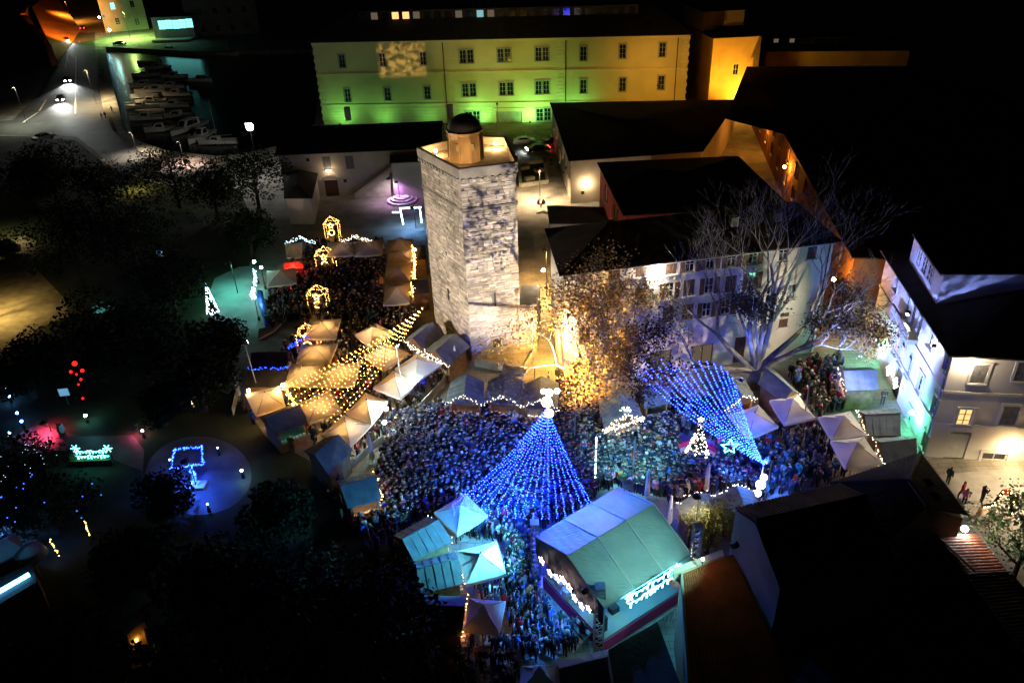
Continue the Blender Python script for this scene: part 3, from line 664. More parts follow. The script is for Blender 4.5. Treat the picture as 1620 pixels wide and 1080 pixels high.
# lower house beyond it: a strip of red ribbed tiles in the lamp light, then dark tiles
hK = 5.6
a2, b2 = np.array(G2(1540, 846, hK)), np.array(G2(1668, 1010, hK)); in2 = inner / np.linalg.norm(inner) * 9.0; d2_ = (b2 - a2) / np.linalg.norm(b2 - a2); zk = hK + 1.5
lo_, _ = house('lower_tile_house', 'lower house with red ribbed roof strip in the white yard lamp light', [tuple(b2 + d2_ * 8), tuple(b2 + d2_ * 8 + in2), tuple(a2 + in2), tuple(a2)], hK - .1, M['cream'])
mk = lambda u, t, z: T3(a2 + in2 * u + d2_ * t, z)
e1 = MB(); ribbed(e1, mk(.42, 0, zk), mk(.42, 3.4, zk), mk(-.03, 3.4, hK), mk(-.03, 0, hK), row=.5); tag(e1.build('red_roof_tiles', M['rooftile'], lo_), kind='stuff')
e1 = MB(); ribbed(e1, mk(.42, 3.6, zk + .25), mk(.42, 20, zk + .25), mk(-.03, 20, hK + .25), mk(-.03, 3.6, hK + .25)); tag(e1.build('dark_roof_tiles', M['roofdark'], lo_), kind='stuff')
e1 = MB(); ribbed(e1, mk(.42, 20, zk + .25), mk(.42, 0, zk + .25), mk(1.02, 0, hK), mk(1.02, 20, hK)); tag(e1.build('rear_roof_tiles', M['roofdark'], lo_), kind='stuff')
for p_, q_ in ((mk(.42, 3.5, zk + .35), mk(-.03, 3.5, hK + .35)), (mk(.42, 0, zk + .2), mk(.42, 20, zk + .35)), (mk(.42, 0, zk + .1), mk(.30, 3.4, zk - .2))):
    rg = MB(); rg.tube([p_, q_], .06); rg.build('verge_strip', M['metal'], lo_)
gt = MB(); gt.tube([mk(-.045, 0, hK - .05), mk(-.045, 20, hK - .05)], .08); gt.build('gutter', M['metal'], lo_)
fl2 = [tuple(d), tuple(d + (d - b) * 1.0), tuple(d + (d - b) * 1.0 + dJ * 22), tuple(d + dJ * 22 + inner * .2), tuple(b + dJ * 1.2 + inner * .25)]
mb = MB(); mb.prism(fl2, 0, 5.2); tag(mb.build('courtyard_roof', M['roof']), 'flat black courtyard roof between the foreground houses', 'roof')
# J2: tall gabled house with a wall facing the stage
q0, q1 = G(1195, 825, 11.0), G(1372, 785, 11.0); e0, e1_ = G(1164, 805, 10.0), G(1332, 766, 10.0)
hv = np.array([*((q0 - e0)[:2]), 0.]); f0, f1 = q0 + hv * 1.5 + [0, 0, -1.7], q1 + hv * 1.5 + [0, 0, -1.7]
tb = thing('dark_tall_house', (*(((e0 + f1) / 2)[:2]), 0), 'tall dark gabled house with bare side wall beside the stage', 'building')
mb = MB(); dn = lambda p_: np.array([p_[0], p_[1], 0.]); lw_ = [0, 0, -.1]
mb.add([e0 + lw_, q0 + lw_, f0 + lw_, dn(f0), dn(e0)], [(0, 1, 2, 3, 4)]); mb.add([e1_ + lw_, q1 + lw_, f1 + lw_, dn(f1), dn(e1_)], [(0, 1, 2, 3, 4)])
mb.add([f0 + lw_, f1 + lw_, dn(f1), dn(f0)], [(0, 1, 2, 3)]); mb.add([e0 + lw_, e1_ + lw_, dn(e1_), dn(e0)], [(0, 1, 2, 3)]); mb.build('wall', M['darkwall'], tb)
sl = MB(); ribbed(sl, q0, q1, e1_ + (e1_ - q1) * .06, e0 + (e0 - q0) * .06); tag(sl.build('roof_tiles', M['roofdark'], tb), 'dark tiled slope towards the square', kind='stuff')
sl = MB(); ribbed(sl, q1, q0, f0 + (f0 - q0) * .04, f1 + (f1 - q1) * .04); tag(sl.build('roof_tiles', M['roofdark'], tb), kind='stuff')
rg = MB(); rg.tube([q0 + [0, 0, .07], q1 + [0, 0, .07]], .12); rg.build('ridge_cap', M['roofdark'], tb)
# J3: red tiled roof by the stage
e1 = MB()
ribbed(e1, Q(1078, 908, 6.4), Q(1170, 872, 6.8), Q(1330, 1100, 4.4), Q(1090, 1098, 4.2), pitch=.26, row=.4)
rt = thing('red_tiled_house', (*G2(1150, 1000), 0), 'red tiled roof sloping down beside the back of the stage', 'building')
tag(e1.build('roof_tiles', M['rooftile'], rt), kind='stuff')
k_ = [Q(1078, 908, 6.4), Q(1170, 872, 6.8), Q(1330, 1100, 4.4), Q(1090, 1098, 4.2)]
wv = MB()
for i in range(4):
    p, q_ = k_[i], k_[(i + 1) % 4]; wv.add([p - [0, 0, .08], q_ - [0, 0, .08], (q_[0], q_[1], 0), (p[0], p[1], 0)], [(0, 1, 2, 3)])
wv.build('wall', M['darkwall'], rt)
pw = MB(); p, q_ = Q(1066, 908, 6.5), Q(1145, 878, 6.9); pw.slab([p, q_, q_ + [.05, .5, 0], p + [.05, .5, 0]], .6); pw.build('parapet', M['cream'], rt)
ed = MB(); ed.tube([k_[0] + [0, 0, .06], k_[3] + [0, 0, .06]], .1); ed.build('verge', M['concrete'], rt)
# J4: low flat roof behind the stage
h4 = 4.0
foot = pix([(962, 1030), (1040, 985), (1078, 1090), (975, 1110)], h4)
if True:
    fl, _ = house('flat_roofed_store', 'flat roofed store with dark blue roof behind the stage', foot[::-1], h4, M['grey'], cap=False)
    mb = MB(); mb.prism(foot, h4, h4 + .15); mb.build('roof', M['roof'], fl)
# J5: building at bottom right of J2, with blue lit wall corner
foot = pix([(1255, 1085), (1290, 1020), (1330, 1085), (1320, 1140), (1270, 1140)], 6.0)
jb, _ = house('gable_house', 'small house with dark roof and pale blue gable at the bottom edge', foot[::-1], 6.0, M['white'])
mb = MB(); mb.prism(foot, 6.0, 6.2); mb.build('roof', M['roof'], jb)
# ---------------------------------------------------------------- top left: green house, cafe pavilion, dark house, orange wall
def simple(name, label, base_px, h_px, depth, wall, wins=(), roofrise=2.0, lit=None, wsize=(1.6, 2.4), rm=None):
    a, b = np.array(G2(*base_px[0])), np.array(G2(*base_px[1])); F = Face(a, b); h = F.height(*h_px); nb = -F.n * depth
    foot = [tuple(a), tuple(b), tuple(b + nb), tuple(a + nb)]
    ws = [(*F.sz(x, y), *wsize) for x, y in wins]
    root, fs = house(name, label, foot, h, wall, {0: spans(ws)})
    for i, w4 in enumerate(ws): window(root, F, *w4, lit=(lit or {}).get(i))
    if roofrise: hip(root, foot, h, roofrise, .5, .5, m=rm)
    return root, F, h
simple('green_house', 'green lit house at the top left by the road', ((168, 52), (236, 46)), (170, -22), 18, M['green'], ((178, 10), (209, 7), (217, 35), (186, -6 + 40)), lit={0: LIT_TEAL})
pav, Fp, hp = simple('cafe_pavilion', 'low white cafe pavilion with cyan lit windows by the harbour', ((247, 64), (308, 62)), (270, 26), 14, M['white'], ((256, 40), (267, 39), (278, 39), (289, 38), (299, 37)), roofrise=1.4, lit={i: LIT_TEAL for i in range(5)}, wsize=(2.6, 3.0))
tr = MB(); Fp.box(tr, Fp.L * .55, .5, Fp.L * .95, .7, 3.0, 6.0); tr.build('terrace', M['cream'], pav)
simple('dark_harbour_house', 'dark unlit harbour house with two rows of windows', ((300, 60), (412, 52)), (300, -25), 20, M['grey'], ((315, 20), (340, 18), (362, 17), (385, 15), (322, 46), (345, 45), (368, 44), (390, 42)))
# city wall, lit orange
a, b = G2(84, 104), G2(52, 78)
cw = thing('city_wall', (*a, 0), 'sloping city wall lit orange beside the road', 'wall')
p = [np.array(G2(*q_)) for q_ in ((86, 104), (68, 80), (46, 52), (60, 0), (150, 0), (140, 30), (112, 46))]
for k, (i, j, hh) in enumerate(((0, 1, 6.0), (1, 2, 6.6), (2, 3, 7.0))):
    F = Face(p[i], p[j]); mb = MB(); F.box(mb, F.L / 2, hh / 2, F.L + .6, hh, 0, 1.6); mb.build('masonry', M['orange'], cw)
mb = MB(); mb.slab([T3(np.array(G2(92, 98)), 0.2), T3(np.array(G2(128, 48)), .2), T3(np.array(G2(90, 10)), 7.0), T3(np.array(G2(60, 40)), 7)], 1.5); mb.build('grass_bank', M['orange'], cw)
for k in range(5):
    mb = MB(); t = (k + .5) / 5; pp = p[0] * (1 - t) + p[1] * t; mb.box(T3(pp, 6.3), (1.4, 1, .8), p[1] - p[0]); mb.build('merlon', M['orange'], cw)
# ================================================================ TOWER
ZT = 19.4
tL, tF = np.array([-8.4, 76.2]), np.array([-4.2, 69.0]); tR = np.array(G2(816, 273, ZT)); tBR = np.array(G2(798, 213, 20.7)); tBL = np.array(G2(735, 211, 20.7))
pent = [tL, tF, tR, tBR, tBL]
cT = sum(pent) / 5
tower = thing('stone_tower', (cT[0], cT[1], 0), 'tall five sided limestone tower with lit roof terrace above the market', 'tower')
def grown(poly, k): return [tuple(p + (p - cT) / np.linalg.norm(p - cT) * k) for p in poly]
mb = MB(); mb.prism(grown(pent, -.06), 0, ZT); mb.build('masonry_core', M['mortar'], tower)
# opening list per face: (s, z, w, h)
F1_, F2_ = Face(tL, tF), Face(tF, tR)
opn = {0: [(*F1_.sz(710, 465), .18, 1.3)], 1: [(*F2_.sz(783, 473), .2, 1.5), (*F2_.sz(786, 541), .85, 1.0)]}
zs1 = F2_.height(770, 327)
unit = bpy.data.meshes.new('stone_block')
ub = bmesh.new(); bmesh.ops.create_cube(ub, size=1.0); bmesh.ops.bevel(ub, geom=[e for e in ub.edges if all(v.co.y < 0 for v in e.verts)], offset=.06, segments=1, affect='EDGES'); ub.to_mesh(unit); ub.free(); unit.materials.append(M['stone'])
rs = random.Random(3); blocks = []
for fi, F in enumerate((F1_, F2_)):
    z = .02
    while z < ZT - .3:
        ch_ = rs.choice((.18, .22, .25, .28, .36)) * rs.uniform(.9, 1.1); s = 0.0
        if z + ch_ > ZT: ch_ = ZT - z - .02
        while s < F.L - .05:
            bl_ = rs.uniform(.3, .75) * rs.choice((.8, 1.0, 1.4))
            if F.L - (s + bl_) < .35: bl_ = F.L - s
            mid_s, mid_z = s + bl_ / 2, z + ch_ / 2
            if not any(abs(mid_s - o[0]) < bl_ * .25 + o[2] / 2 and abs(mid_z - o[1]) < o[3] / 2 for o in opn[fi]) and not (rs.random() < .012 and z > 8):
                blocks.append((bl_ * ch_, F, mid_s, mid_z, bl_ - .028, ch_ - .022, rs.uniform(-.035, .025)))
            s += bl_
        z += ch_
blocks.sort(key=lambda q: -q[0])
rest = MB()
for i, (ar, F, s, z, bw, bh, pr) in enumerate(blocks):
    c = F.pt(s, z, -.05 + pr)
    if i < 300:
        o = bpy.data.objects.new('stone_block', unit); COL.objects.link(o); o.parent = tower
        o.location = Vector(c - WL[tower.name]); o.scale = (bw, .24, bh); o.rotation_euler = (0, 0, math.atan2(F.d[1], F.d[0]))
    else:
        rest.box(c, (bw, .22, bh), F.d)
tag(rest.build('smaller_stone_blocks', M['stone'], tower), kind='stuff')
for fi, F in enumerate((F1_, F2_)):
    for s, z, w_, h_ in opn[fi]:
        wb = MB(); F.box(wb, s, z, w_, h_, .06, .06); o = wb.build('window' if w_ > .5 else 'arrow_slit', M['blacktarp_shade'], tower)  # dark box on the stone stands for the shade in the opening
        if w_ > .5:
            fb = MB()
            for k in (-1, 1): F.box(fb, s + k * (w_ / 2 + .1), z, .18, h_ + .3, .05, .2); F.box(fb, s, z + k * (h_ / 2 + .1), w_, .18, .05, .2)
            for k in (-.2, .0, .2): F.box(fb, s + k, z, .03, h_, .0, .03)
            fb.build('window_frame', M['stonetrim'], o)
# string course, parapet, terrace
for z, k, hh in ((zs1, .16, .22), (ZT + .06, .2, .2)):
    mb = MB(); mb.prism(grown(pent, k), z - hh / 2, z + hh / 2); mb.build('string_course', M['mortar'] if hh > .21 else M['stonetrim'], tower)
outer, inner_ = grown(pent, .3), grown(pent, -.12)
for i in range(5):
    j = (i + 1) % 5; a, b, c, d = outer[i], outer[j], inner_[j], inner_[i]
    mb = MB(); mb.prism([a, b, c, d], ZT + .16, ZT + .95); mb.build('parapet', M['stonetrim'], tower)
    mb = MB(); mb.prism([tuple(np.array(a) * 1.0), b, c, d], ZT + .95, ZT + 1.04); mb.build('coping', M['mortar'], tower)
    F = Face(a, b)
    nC = int(F.L / .62)
    if i < 2:
        for k in range(nC):
            cb = MB(); F.box(cb, (k + .5) * F.L / nC, ZT - .12, .3, .34, -.12, .4); cb.build('corbel', M['stonetrim'], tower)
mb = MB(); mb.prism(grown(pent, -.1), ZT, ZT + .2); mb.build('terrace_floor', M['stonetrim'], tower)
# turret with dark dome
tc_ = np.array(G2(737, 255, ZT + .3)); tt = tc_ + np.array([0, 1.2])
mb = MB(); mb.lathe((tt[0], tt[1], ZT + .2), [(1.8, 0), (1.7, .3), (1.64, 2.5), (1.76, 2.6), (1.78, 2.8)], 10); tur = mb.build('turret', M['turret'], tower)
for k in range(10):
    a = 2 * math.pi * k / 10; mb = MB(); mb.box((tt[0] + 1.66 * math.cos(a), tt[1] + 1.66 * math.sin(a), ZT + 1.45), (.16, .16, 2.4), (math.cos(a), math.sin(a))); mb.build('pilaster', M['turret'], tur)
mb = MB(); mb.lathe((tt[0], tt[1], ZT + 3.0), [(1.7, -.05)] + [(1.62 * math.cos(a), 1.5 * math.sin(a)) for a in np.linspace(0, 1.5, 7)], 16); mb.build('dome', M['lead'], tower, smooth=True)
for ang in (-1.95, -1.15):
    mb = MB(); mb.box((tt[0] + 1.66 * math.cos(ang), tt[1] + 1.66 * math.sin(ang), ZT + 1.7), (.14, .4, .65), (math.cos(ang), math.sin(ang))); o = mb.build('turret_window', M['stonetrim'], tur)
# spur at the foot of the right edge
sp = [tR + (tF - tR) * .02, np.array(G2(850, 556)), np.array(G2(850, 556)) + np.array([.6, 4.5]), tR + np.array([.3, 4.5])]
FS = Face(sp[0], sp[1])
spur = MB(); spur.prism([tuple(q) for q in sp], 0, 5.6); so = spur.build('buttress', M['mortar'], tower)
sm = MB(); z = .02
while z < 5.3:
    ch_ = rs.uniform(.3, .4); s = 0
    while s < FS.L - .1:
        b_ = min(rs.uniform(.4, .8), FS.L - s); FS.box(sm, s + b_ / 2, z + ch_ / 2, b_ - .03, ch_ - .03, .02, .16); s += b_
    z += ch_
tag(sm.build('buttress_blocks', M['stone'], so), kind='stuff')
# low wall, steps and excavation beside the tower foot
lw = MB(); pts_ = [G2(x, y) for x, y in ((752, 578), (800, 588), (830, 592), (848, 560))]
for a, b in zip(pts_[:-1], pts_[1:]):
    L = math.hypot(b[0] - a[0], b[1] - a[1]); lw.box(((a[0] + b[0]) / 2, (a[1] + b[1]) / 2, .45), (L, .3, .9), (b[0] - a[0], b[1] - a[1]))
tag(lw.build('low_wall', M['concrete']), 'low stone wall around the foot of the tower', 'wall')

# ================================================================ TREES
def branches(mb, p, d, L, r, depth, tips, rg, spread=.7, up=.12, kids=(2, 4), shrink=.72, minr=.012, n=5):
    segs = 3; pts = [np.array(p)]; rad = [r]; dd = np.array(d, float)
    for k in range(segs):
        dd = dd + np.array([rg.uniform(-.18, .18), rg.uniform(-.18, .18), rg.uniform(-.1, .16) + up * .3]); dd /= np.linalg.norm(dd)
        pts.append(pts[-1] + dd * L / segs); rad.append(max(minr, r * (1 - .36 * (k + 1) / segs)))
    mb.tube(pts, rad, n=max(3, n - (0 if depth > 2 else 2)))
    if depth == 0:
        tips.append((pts[-1], dd)); tips.append((pts[2], dd)); return
    nk = rg.randint(*kids)
    for k in range(nk):
        ax = np.array([rg.gauss(0, 1), rg.gauss(0, 1), rg.gauss(0, .6)]); ax -= dd * (ax @ dd); ax /= np.linalg.norm(ax)
        nd = dd + ax * spread * rg.uniform(.5, 1.25) + np.array([0, 0, up]); nd /= np.linalg.norm(nd)
        st = pts[-1] if k < 2 else pts[rg.choice((1, 2))]
        branches(mb, st, nd, L * shrink * rg.uniform(.8, 1.15), max(minr, rad[-1] * rg.uniform(.6, .82)), depth - 1, tips, rg, spread, up, kids, shrink, minr, n)
def leafquads(mb, pts, size, rg, jit):
    for p in pts:
        c = np.array(p) + np.array([rg.gauss(0, jit), rg.gauss(0, jit), rg.gauss(0, jit)])
        a = np.array([rg.gauss(0, 1), rg.gauss(0, 1), rg.gauss(0, .6)]); a /= np.linalg.norm(a)
        b = np.cross(a, [rg.gauss(0, 1), rg.gauss(0, 1), rg.gauss(0, 1)]); b /= np.linalg.norm(b) + 1e-9
        s = size * rg.uniform(.6, 1.35)
        mb.add([c - a * s * .55, c + b * s * .42 + a * s * .05, c + a * s * .6, c - b * s * .4], [(0, 1, 2, 3)])
def broad_tree(label, base, trunk_h, limbs, L0, r0, depth, leafm, nleaf, lsize, seed, bark='bark', spread=.7, jit=.35, lean=(0, 0), up=.12, kids=(2, 4), shrink=.72, keep=None, z0=0.0, name='plane_tree'):
    rg = random.Random(seed); root = thing(name, (*base, z0), label, 'tree')
    mb = MB(); tips = []
    top = np.array([base[0] + lean[0], base[1] + lean[1], z0 + trunk_h])
    mb.tube([(base[0], base[1], z0 - .2), (base[0] + lean[0] * .5, base[1] + lean[1] * .5, z0 + trunk_h * .5), top], [r0 * 1.35, r0 * 1.02, r0], n=9)
    mb.build('trunk', M[bark], root, smooth=True)
    mb = MB()
    for d in limbs:
        d = np.array(d, float); ll = np.linalg.norm(d); branches(mb, top - np.array([0, 0, .25]), d / ll, L0 * ll, r0 * .62, depth, tips, rg, spread, up, kids, shrink)
    mb.build('limbs', M[bark], root, smooth=True)
    if nleaf:
        lb = MB(); pts = []
        tp = [t for t in tips if keep is None or keep(t[0])]
        for i in range(nleaf):
            t = tp[rg.randrange(len(tp))]; pts.append(t[0])
        leafquads(lb, pts, lsize, rg, jit); tag(lb.build('crown', M[leafm], root), kind='stuff')
    return root
gbase = G2(938, 642)
broad_tree('golden leaved plane tree beside the tower lane in warm light', gbase, 2.6, [(-1.1, -.2, .55), (1.1, .0, .5), (-.5, -.8, .5), (.5, -.7, .55), (-.6, .2, 1.0), (.5, .2, 1.1), (.0, -.1, 1.35)], 3.5, .34, 4, 'leafgold', 14500, .19, 11, jit=.55, spread=.82, lean=(.1, .3), up=.04)
bbase = G2(1192, 612)
broad_tree('huge bare plane tree with pale blue lit limbs before the shuttered facade', bbase, 2.0, [(-.9, .1, .75), (-.45, .2, 1.1), (-.1, .1, 1.3), (.35, .15, 1.25), (.8, .2, 1.0), (.8, .05, .75), (-1.0, -.3, .4)], 4.7, .55, 6, 'leafbrown', 10500, .18, 21, jit=.5, spread=.6, up=.09, kids=(2, 3), shrink=.74, keep=lambda p: p[2] < 10.5 and p[0] < 31)
broad_tree('brown leaved plane tree at the mouth of the orange alley', G2(1326, 570), 3.2, [(-.8, .1, .6), (.5, .0, .7), (0, -.6, .8), (.1, .5, 1.0), (-.1, 0, 1.25)], 1.75, .24, 4, 'leafbrown', 6000, .19, 31, jit=.36, spread=.78)
broad_tree('small olive green tree between the stage and twin stalls', G2(1118, 880), 1.4, [(-.7, .1, .7), (.7, .2, .7), (0, -.6, .8), (.1, .5, .9), (0, 0, 1.1)], 1.2, .12, 3, 'leafolive', 3600, .14, 41, 'darkbark', spread=.8, jit=.3, name='olive_tree')
broad_tree('feathery green tree in the paved yard at the right edge', G2(1592, 940), 3.0, [(-.6, .2, .7), (.6, .2, .8), (-.3, -.5, .8), (.2, .5, .9), (0, 0, 1.1)], 2.0, .16, 3, 'leafgreen', 2600, .2, 43, 'darkbark', spread=.8, jit=.35, name='yard_tree')
broad_tree('thin bare tree by the park road in yellow light', G2(203, 312), 2.2, [(-.5, .1, .9), (.5, .2, .9), (0, -.3, 1.1)], 2.2, .14, 3, None, 0, .2, 47, 'darkbark', spread=.6, name='bare_tree')
def dark_tree(label, x, y, h, cr, seed, nleaf=3600, lsize=.3, shape=1.0, leafm='leafdark', name='park_tree'):
    """x, y: where the foot stands in view; dense crown of leaf clumps around a limbed trunk"""
    rg = random.Random(seed); b = G2(x, y); root = thing(name, (*b, 0), label, 'tree', 'dark trees of the park')
    mb = MB(); mb.tube([(b[0], b[1], -.2), (b[0] + .15, b[1], h * .4), (b[0], b[1] + .1, h * .86)], [.32, .22, .05], n=7)
    for k in range(9):
        a = rg.uniform(0, 6.28); zz = h * rg.uniform(.25, .7); e = np.array([math.cos(a), math.sin(a), .5]) * cr * rg.uniform(.55, .85); mb.tube([(b[0], b[1], zz), np.array([b[0], b[1], zz]) + e * .5 + [0, 0, .2], np.array([b[0], b[1], zz]) + e], [.1, .07, .02], n=4)
    mb.build('trunk', M['darkbark'], root)
    cl = []
    for k in range(34):
        while True:
            v = np.array([rg.uniform(-1, 1), rg.uniform(-1, 1), rg.uniform(-1, 1)])
            if .25 < np.linalg.norm(v) < 1: break
        cl.append((np.array([b[0] + v[0] * cr * .85, b[1] + v[1] * cr * .85, h * .58 + v[2] * h * .36 * shape]), cr * rg.uniform(.2, .38)))
    lb = MB(); pts = []
    for i in range(nleaf):
        c, r = cl[rg.randrange(len(cl))]; v = np.array([rg.gauss(0, 1), rg.gauss(0, 1), rg.gauss(0, 1)]); v /= np.linalg.norm(v); pts.append(c + v * r * rg.uniform(.75, 1.05))
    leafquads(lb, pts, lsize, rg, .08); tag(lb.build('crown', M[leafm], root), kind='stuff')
    return root
for i, (x, y, h, cr, lab) in enumerate([
        (95, 330, 11, 7, 'dark evergreen tree below the road bend'), (165, 345, 10, 6.5, 'dark broad tree left of the thin bare tree'), (285, 330, 9.5, 7, 'dark round tree right of the thin bare tree'),
        (345, 345, 10, 7, 'dark tree in front of the white harbour lamp'), (410, 330, 9, 6, 'dark tree beside the small annex'), (400, 410, 7, 4, 'dark tree behind the turquoise parasol'),
        (130, 440, 11, 7.5, 'large dark tree right of the yellow path'), (220, 430, 11, 7.5, 'large dark tree in the upper middle of the park'), (280, 500, 9, 5, 'dark tree left of the white lit fir'),
        (60, 330, 8, 5, 'dark tree at the left edge above the path'), (55, 630, 6.5, 4.2, 'dark tree below the yellow path'), (170, 600, 9, 6, 'dark tree over the red hanging lights'), (240, 610, 8, 5.5, 'dark tree left of the gold twinkle lamp'),
        (325, 650, 6, 3.8, 'dark tree at the market edge'), (348, 575, 5.5, 3.6, 'grey green tree below the white lit fir'), (262, 672, 3.6, 2.4, 'dark bush tree above the blue frame'),
        (455, 985, 6, 4.6, 'dark tree left of the lower stalls'), (575, 1035, 7.5, 5.2, 'dark tree close to the lowest stalls'), (420, 1090, 7, 5.5, 'dark tree at the bottom edge of the park'),
        (352, 990, 6, 4.4, 'dark tree right of the orange lit hut'), (110, 1105, 5, 3.8, 'dark tree left of the orange lit hut'), (600, 1140, 9, 5.5, 'dark tree cut by the bottom edge'), (10, 1160, 5, 4, 'dark tree in the bottom left corner'), (262, 1190, 6, 4.5, 'dark tree below the orange lit hut'),
        (225, 925, 4, 3.2, 'dark tree over the gold stake lights'), (450, 850, 4.2, 3.0, 'dark tree right of the blue terrace')]):
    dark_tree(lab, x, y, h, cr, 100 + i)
for i, (x, y, h, cr, lab) in enumerate([(45, 760, 4.2, 3.6, 'round bush speckled with white lights'), (95, 830, 4.5, 3.8, 'round bush hung with blue lights'), (10, 400, 2.5, 2.0, 'yellow green shrub by the gravel path'), (265, 800, 3.2, 2.6, 'grey shrub left of the blue terrace')]):
    t_ = dark_tree(lab, x, y + 8, h, cr, 300 + i, 2600, .25, 1.1, 'leafolive' if i == 2 else 'leafdark', 'bush')
    rg = random.Random(i); bb = MB(); b = G2(x, y + 8)
    if i in (0, 1):
        for k in range(46 if i == 0 else 18):
            a = rg.uniform(2.2, 6.9); e = rg.uniform(.1, 1.3); bb.octa((b[0] + cr * 1.02 * math.cos(a) * math.cos(e), b[1] + cr * 1.02 * math.sin(a) * math.cos(e), h * .58 + h * .42 * math.sin(e)), .03 if i == 0 else .05)
        tag(bb.build('bulbs', M['bulb_dim'] if i == 0 else M['bulb_dimblue'], t_), kind='stuff')

# ================================================================ MARKET
def canvas_mix(m, fac, col=(.75, .62, .42, 1)):
    n = m.node_tree; b = n.nodes['Principled BSDF']; o = n.nodes['Material Output']
    t = n.nodes.new('ShaderNodeBsdfTranslucent'); t.inputs[0].default_value = col; x = n.nodes.new('ShaderNodeMixShader'); x.inputs[0].default_value = fac
    n.links.new(b.outputs[0], x.inputs[1]); n.links.new(t.outputs[0], x.inputs[2]); n.links.new(x.outputs[0], o.inputs[0])
canvas_mix(M['canvas'], .3); canvas_mix(M['stagetarp'], .16, (.6, .8, .8, 1)); canvas_mix(M['canvasdark'], .35)
def parasol(label, px, mat_='canvas', z=2.55, rise=.85, cap=False, lamp=None):
    q = [G(x, y, z) for x, y in px]; c = sum(q) / 4
    root = thing('market_parasol', (c[0], c[1], 0), label, 'parasol', 'parasols of the market')
    ap = c + np.array([0, 0, rise]); mb = MB(); N = 6
    def pt(k, u, t):
        e = q[k] * (1 - u) + q[(k + 1) % 4] * u
        p = ap * (1 - t) + e * t
        sag = .09 * math.sin(math.pi * t) + .06 * math.sin(math.pi * u) * t
        return p - np.array([0, 0, sag])
    for k in range(4):
        vs = [pt(k, u, t) for t in (0.0, .25, .5, .75, 1.0) for u in np.linspace(0, 1, N)]
        mb.add(vs, [(i * N + j, i * N + j + 1, (i + 1) * N + j + 1, (i + 1) * N + j) for i in range(4) for j in range(N - 1)])
        vs = [pt(k, u, 1.0) for u in np.linspace(0, 1, N)] + [pt(k, u, 1.0) - np.array([0, 0, .2 + .02 * (i % 2)]) for i, u in enumerate(np.linspace(0, 1, N))]
        mb.add(vs, [(j, j + 1, N + j + 1, N + j) for j in range(N - 1)])
    cv = mb.build('canopy', M[mat_], root)
    if cap:
        mb = MB(); e = [ap + (p - ap) * .34 + np.array([0, 0, .14]) for p in q]; mb.add([ap + np.array([0, 0, .16])] + e, [(0, 1, 2), (0, 2, 3), (0, 3, 4), (0, 4, 1)]); mb.build('vent_cap', M[mat_], cv)
    mb = MB(); mb.ball(ap + np.array([0, 0, .04]), .07, 6, 4); mb.build('finial', M['darkmetal'], root)
    mb = MB()
    for p in q: mb.bar(ap - np.array([0, 0, .1]), p - np.array([0, 0, .05]), .025)
    mb.build('ribs', M['wood'], root)
    mb = MB(); mb.bar((c[0], c[1], 0), ap - np.array([0, 0, .05]), .04, n=6); mb.build('pole', M['wood'], root)
    mb = MB(); mb.box((c[0], c[1], .08), (.8, .8, .16)); mb.build('base', M['concrete'], root)
    if lamp:
        mb = MB(); mb.ball(c + np.array([.15, -.2, -.25]), .11, 8, 5); mb.build('lantern', M[lamp], root)
    return root, q, ap
M['lantern_warm'] = glow('warm_lantern', (1, .6, .22), 340); M['lantern_amber'] = glow('amber_lantern', (1, .5, .16), 22); M['lantern_soft'] = glow('soft_lantern', (1, .7, .45), 40)
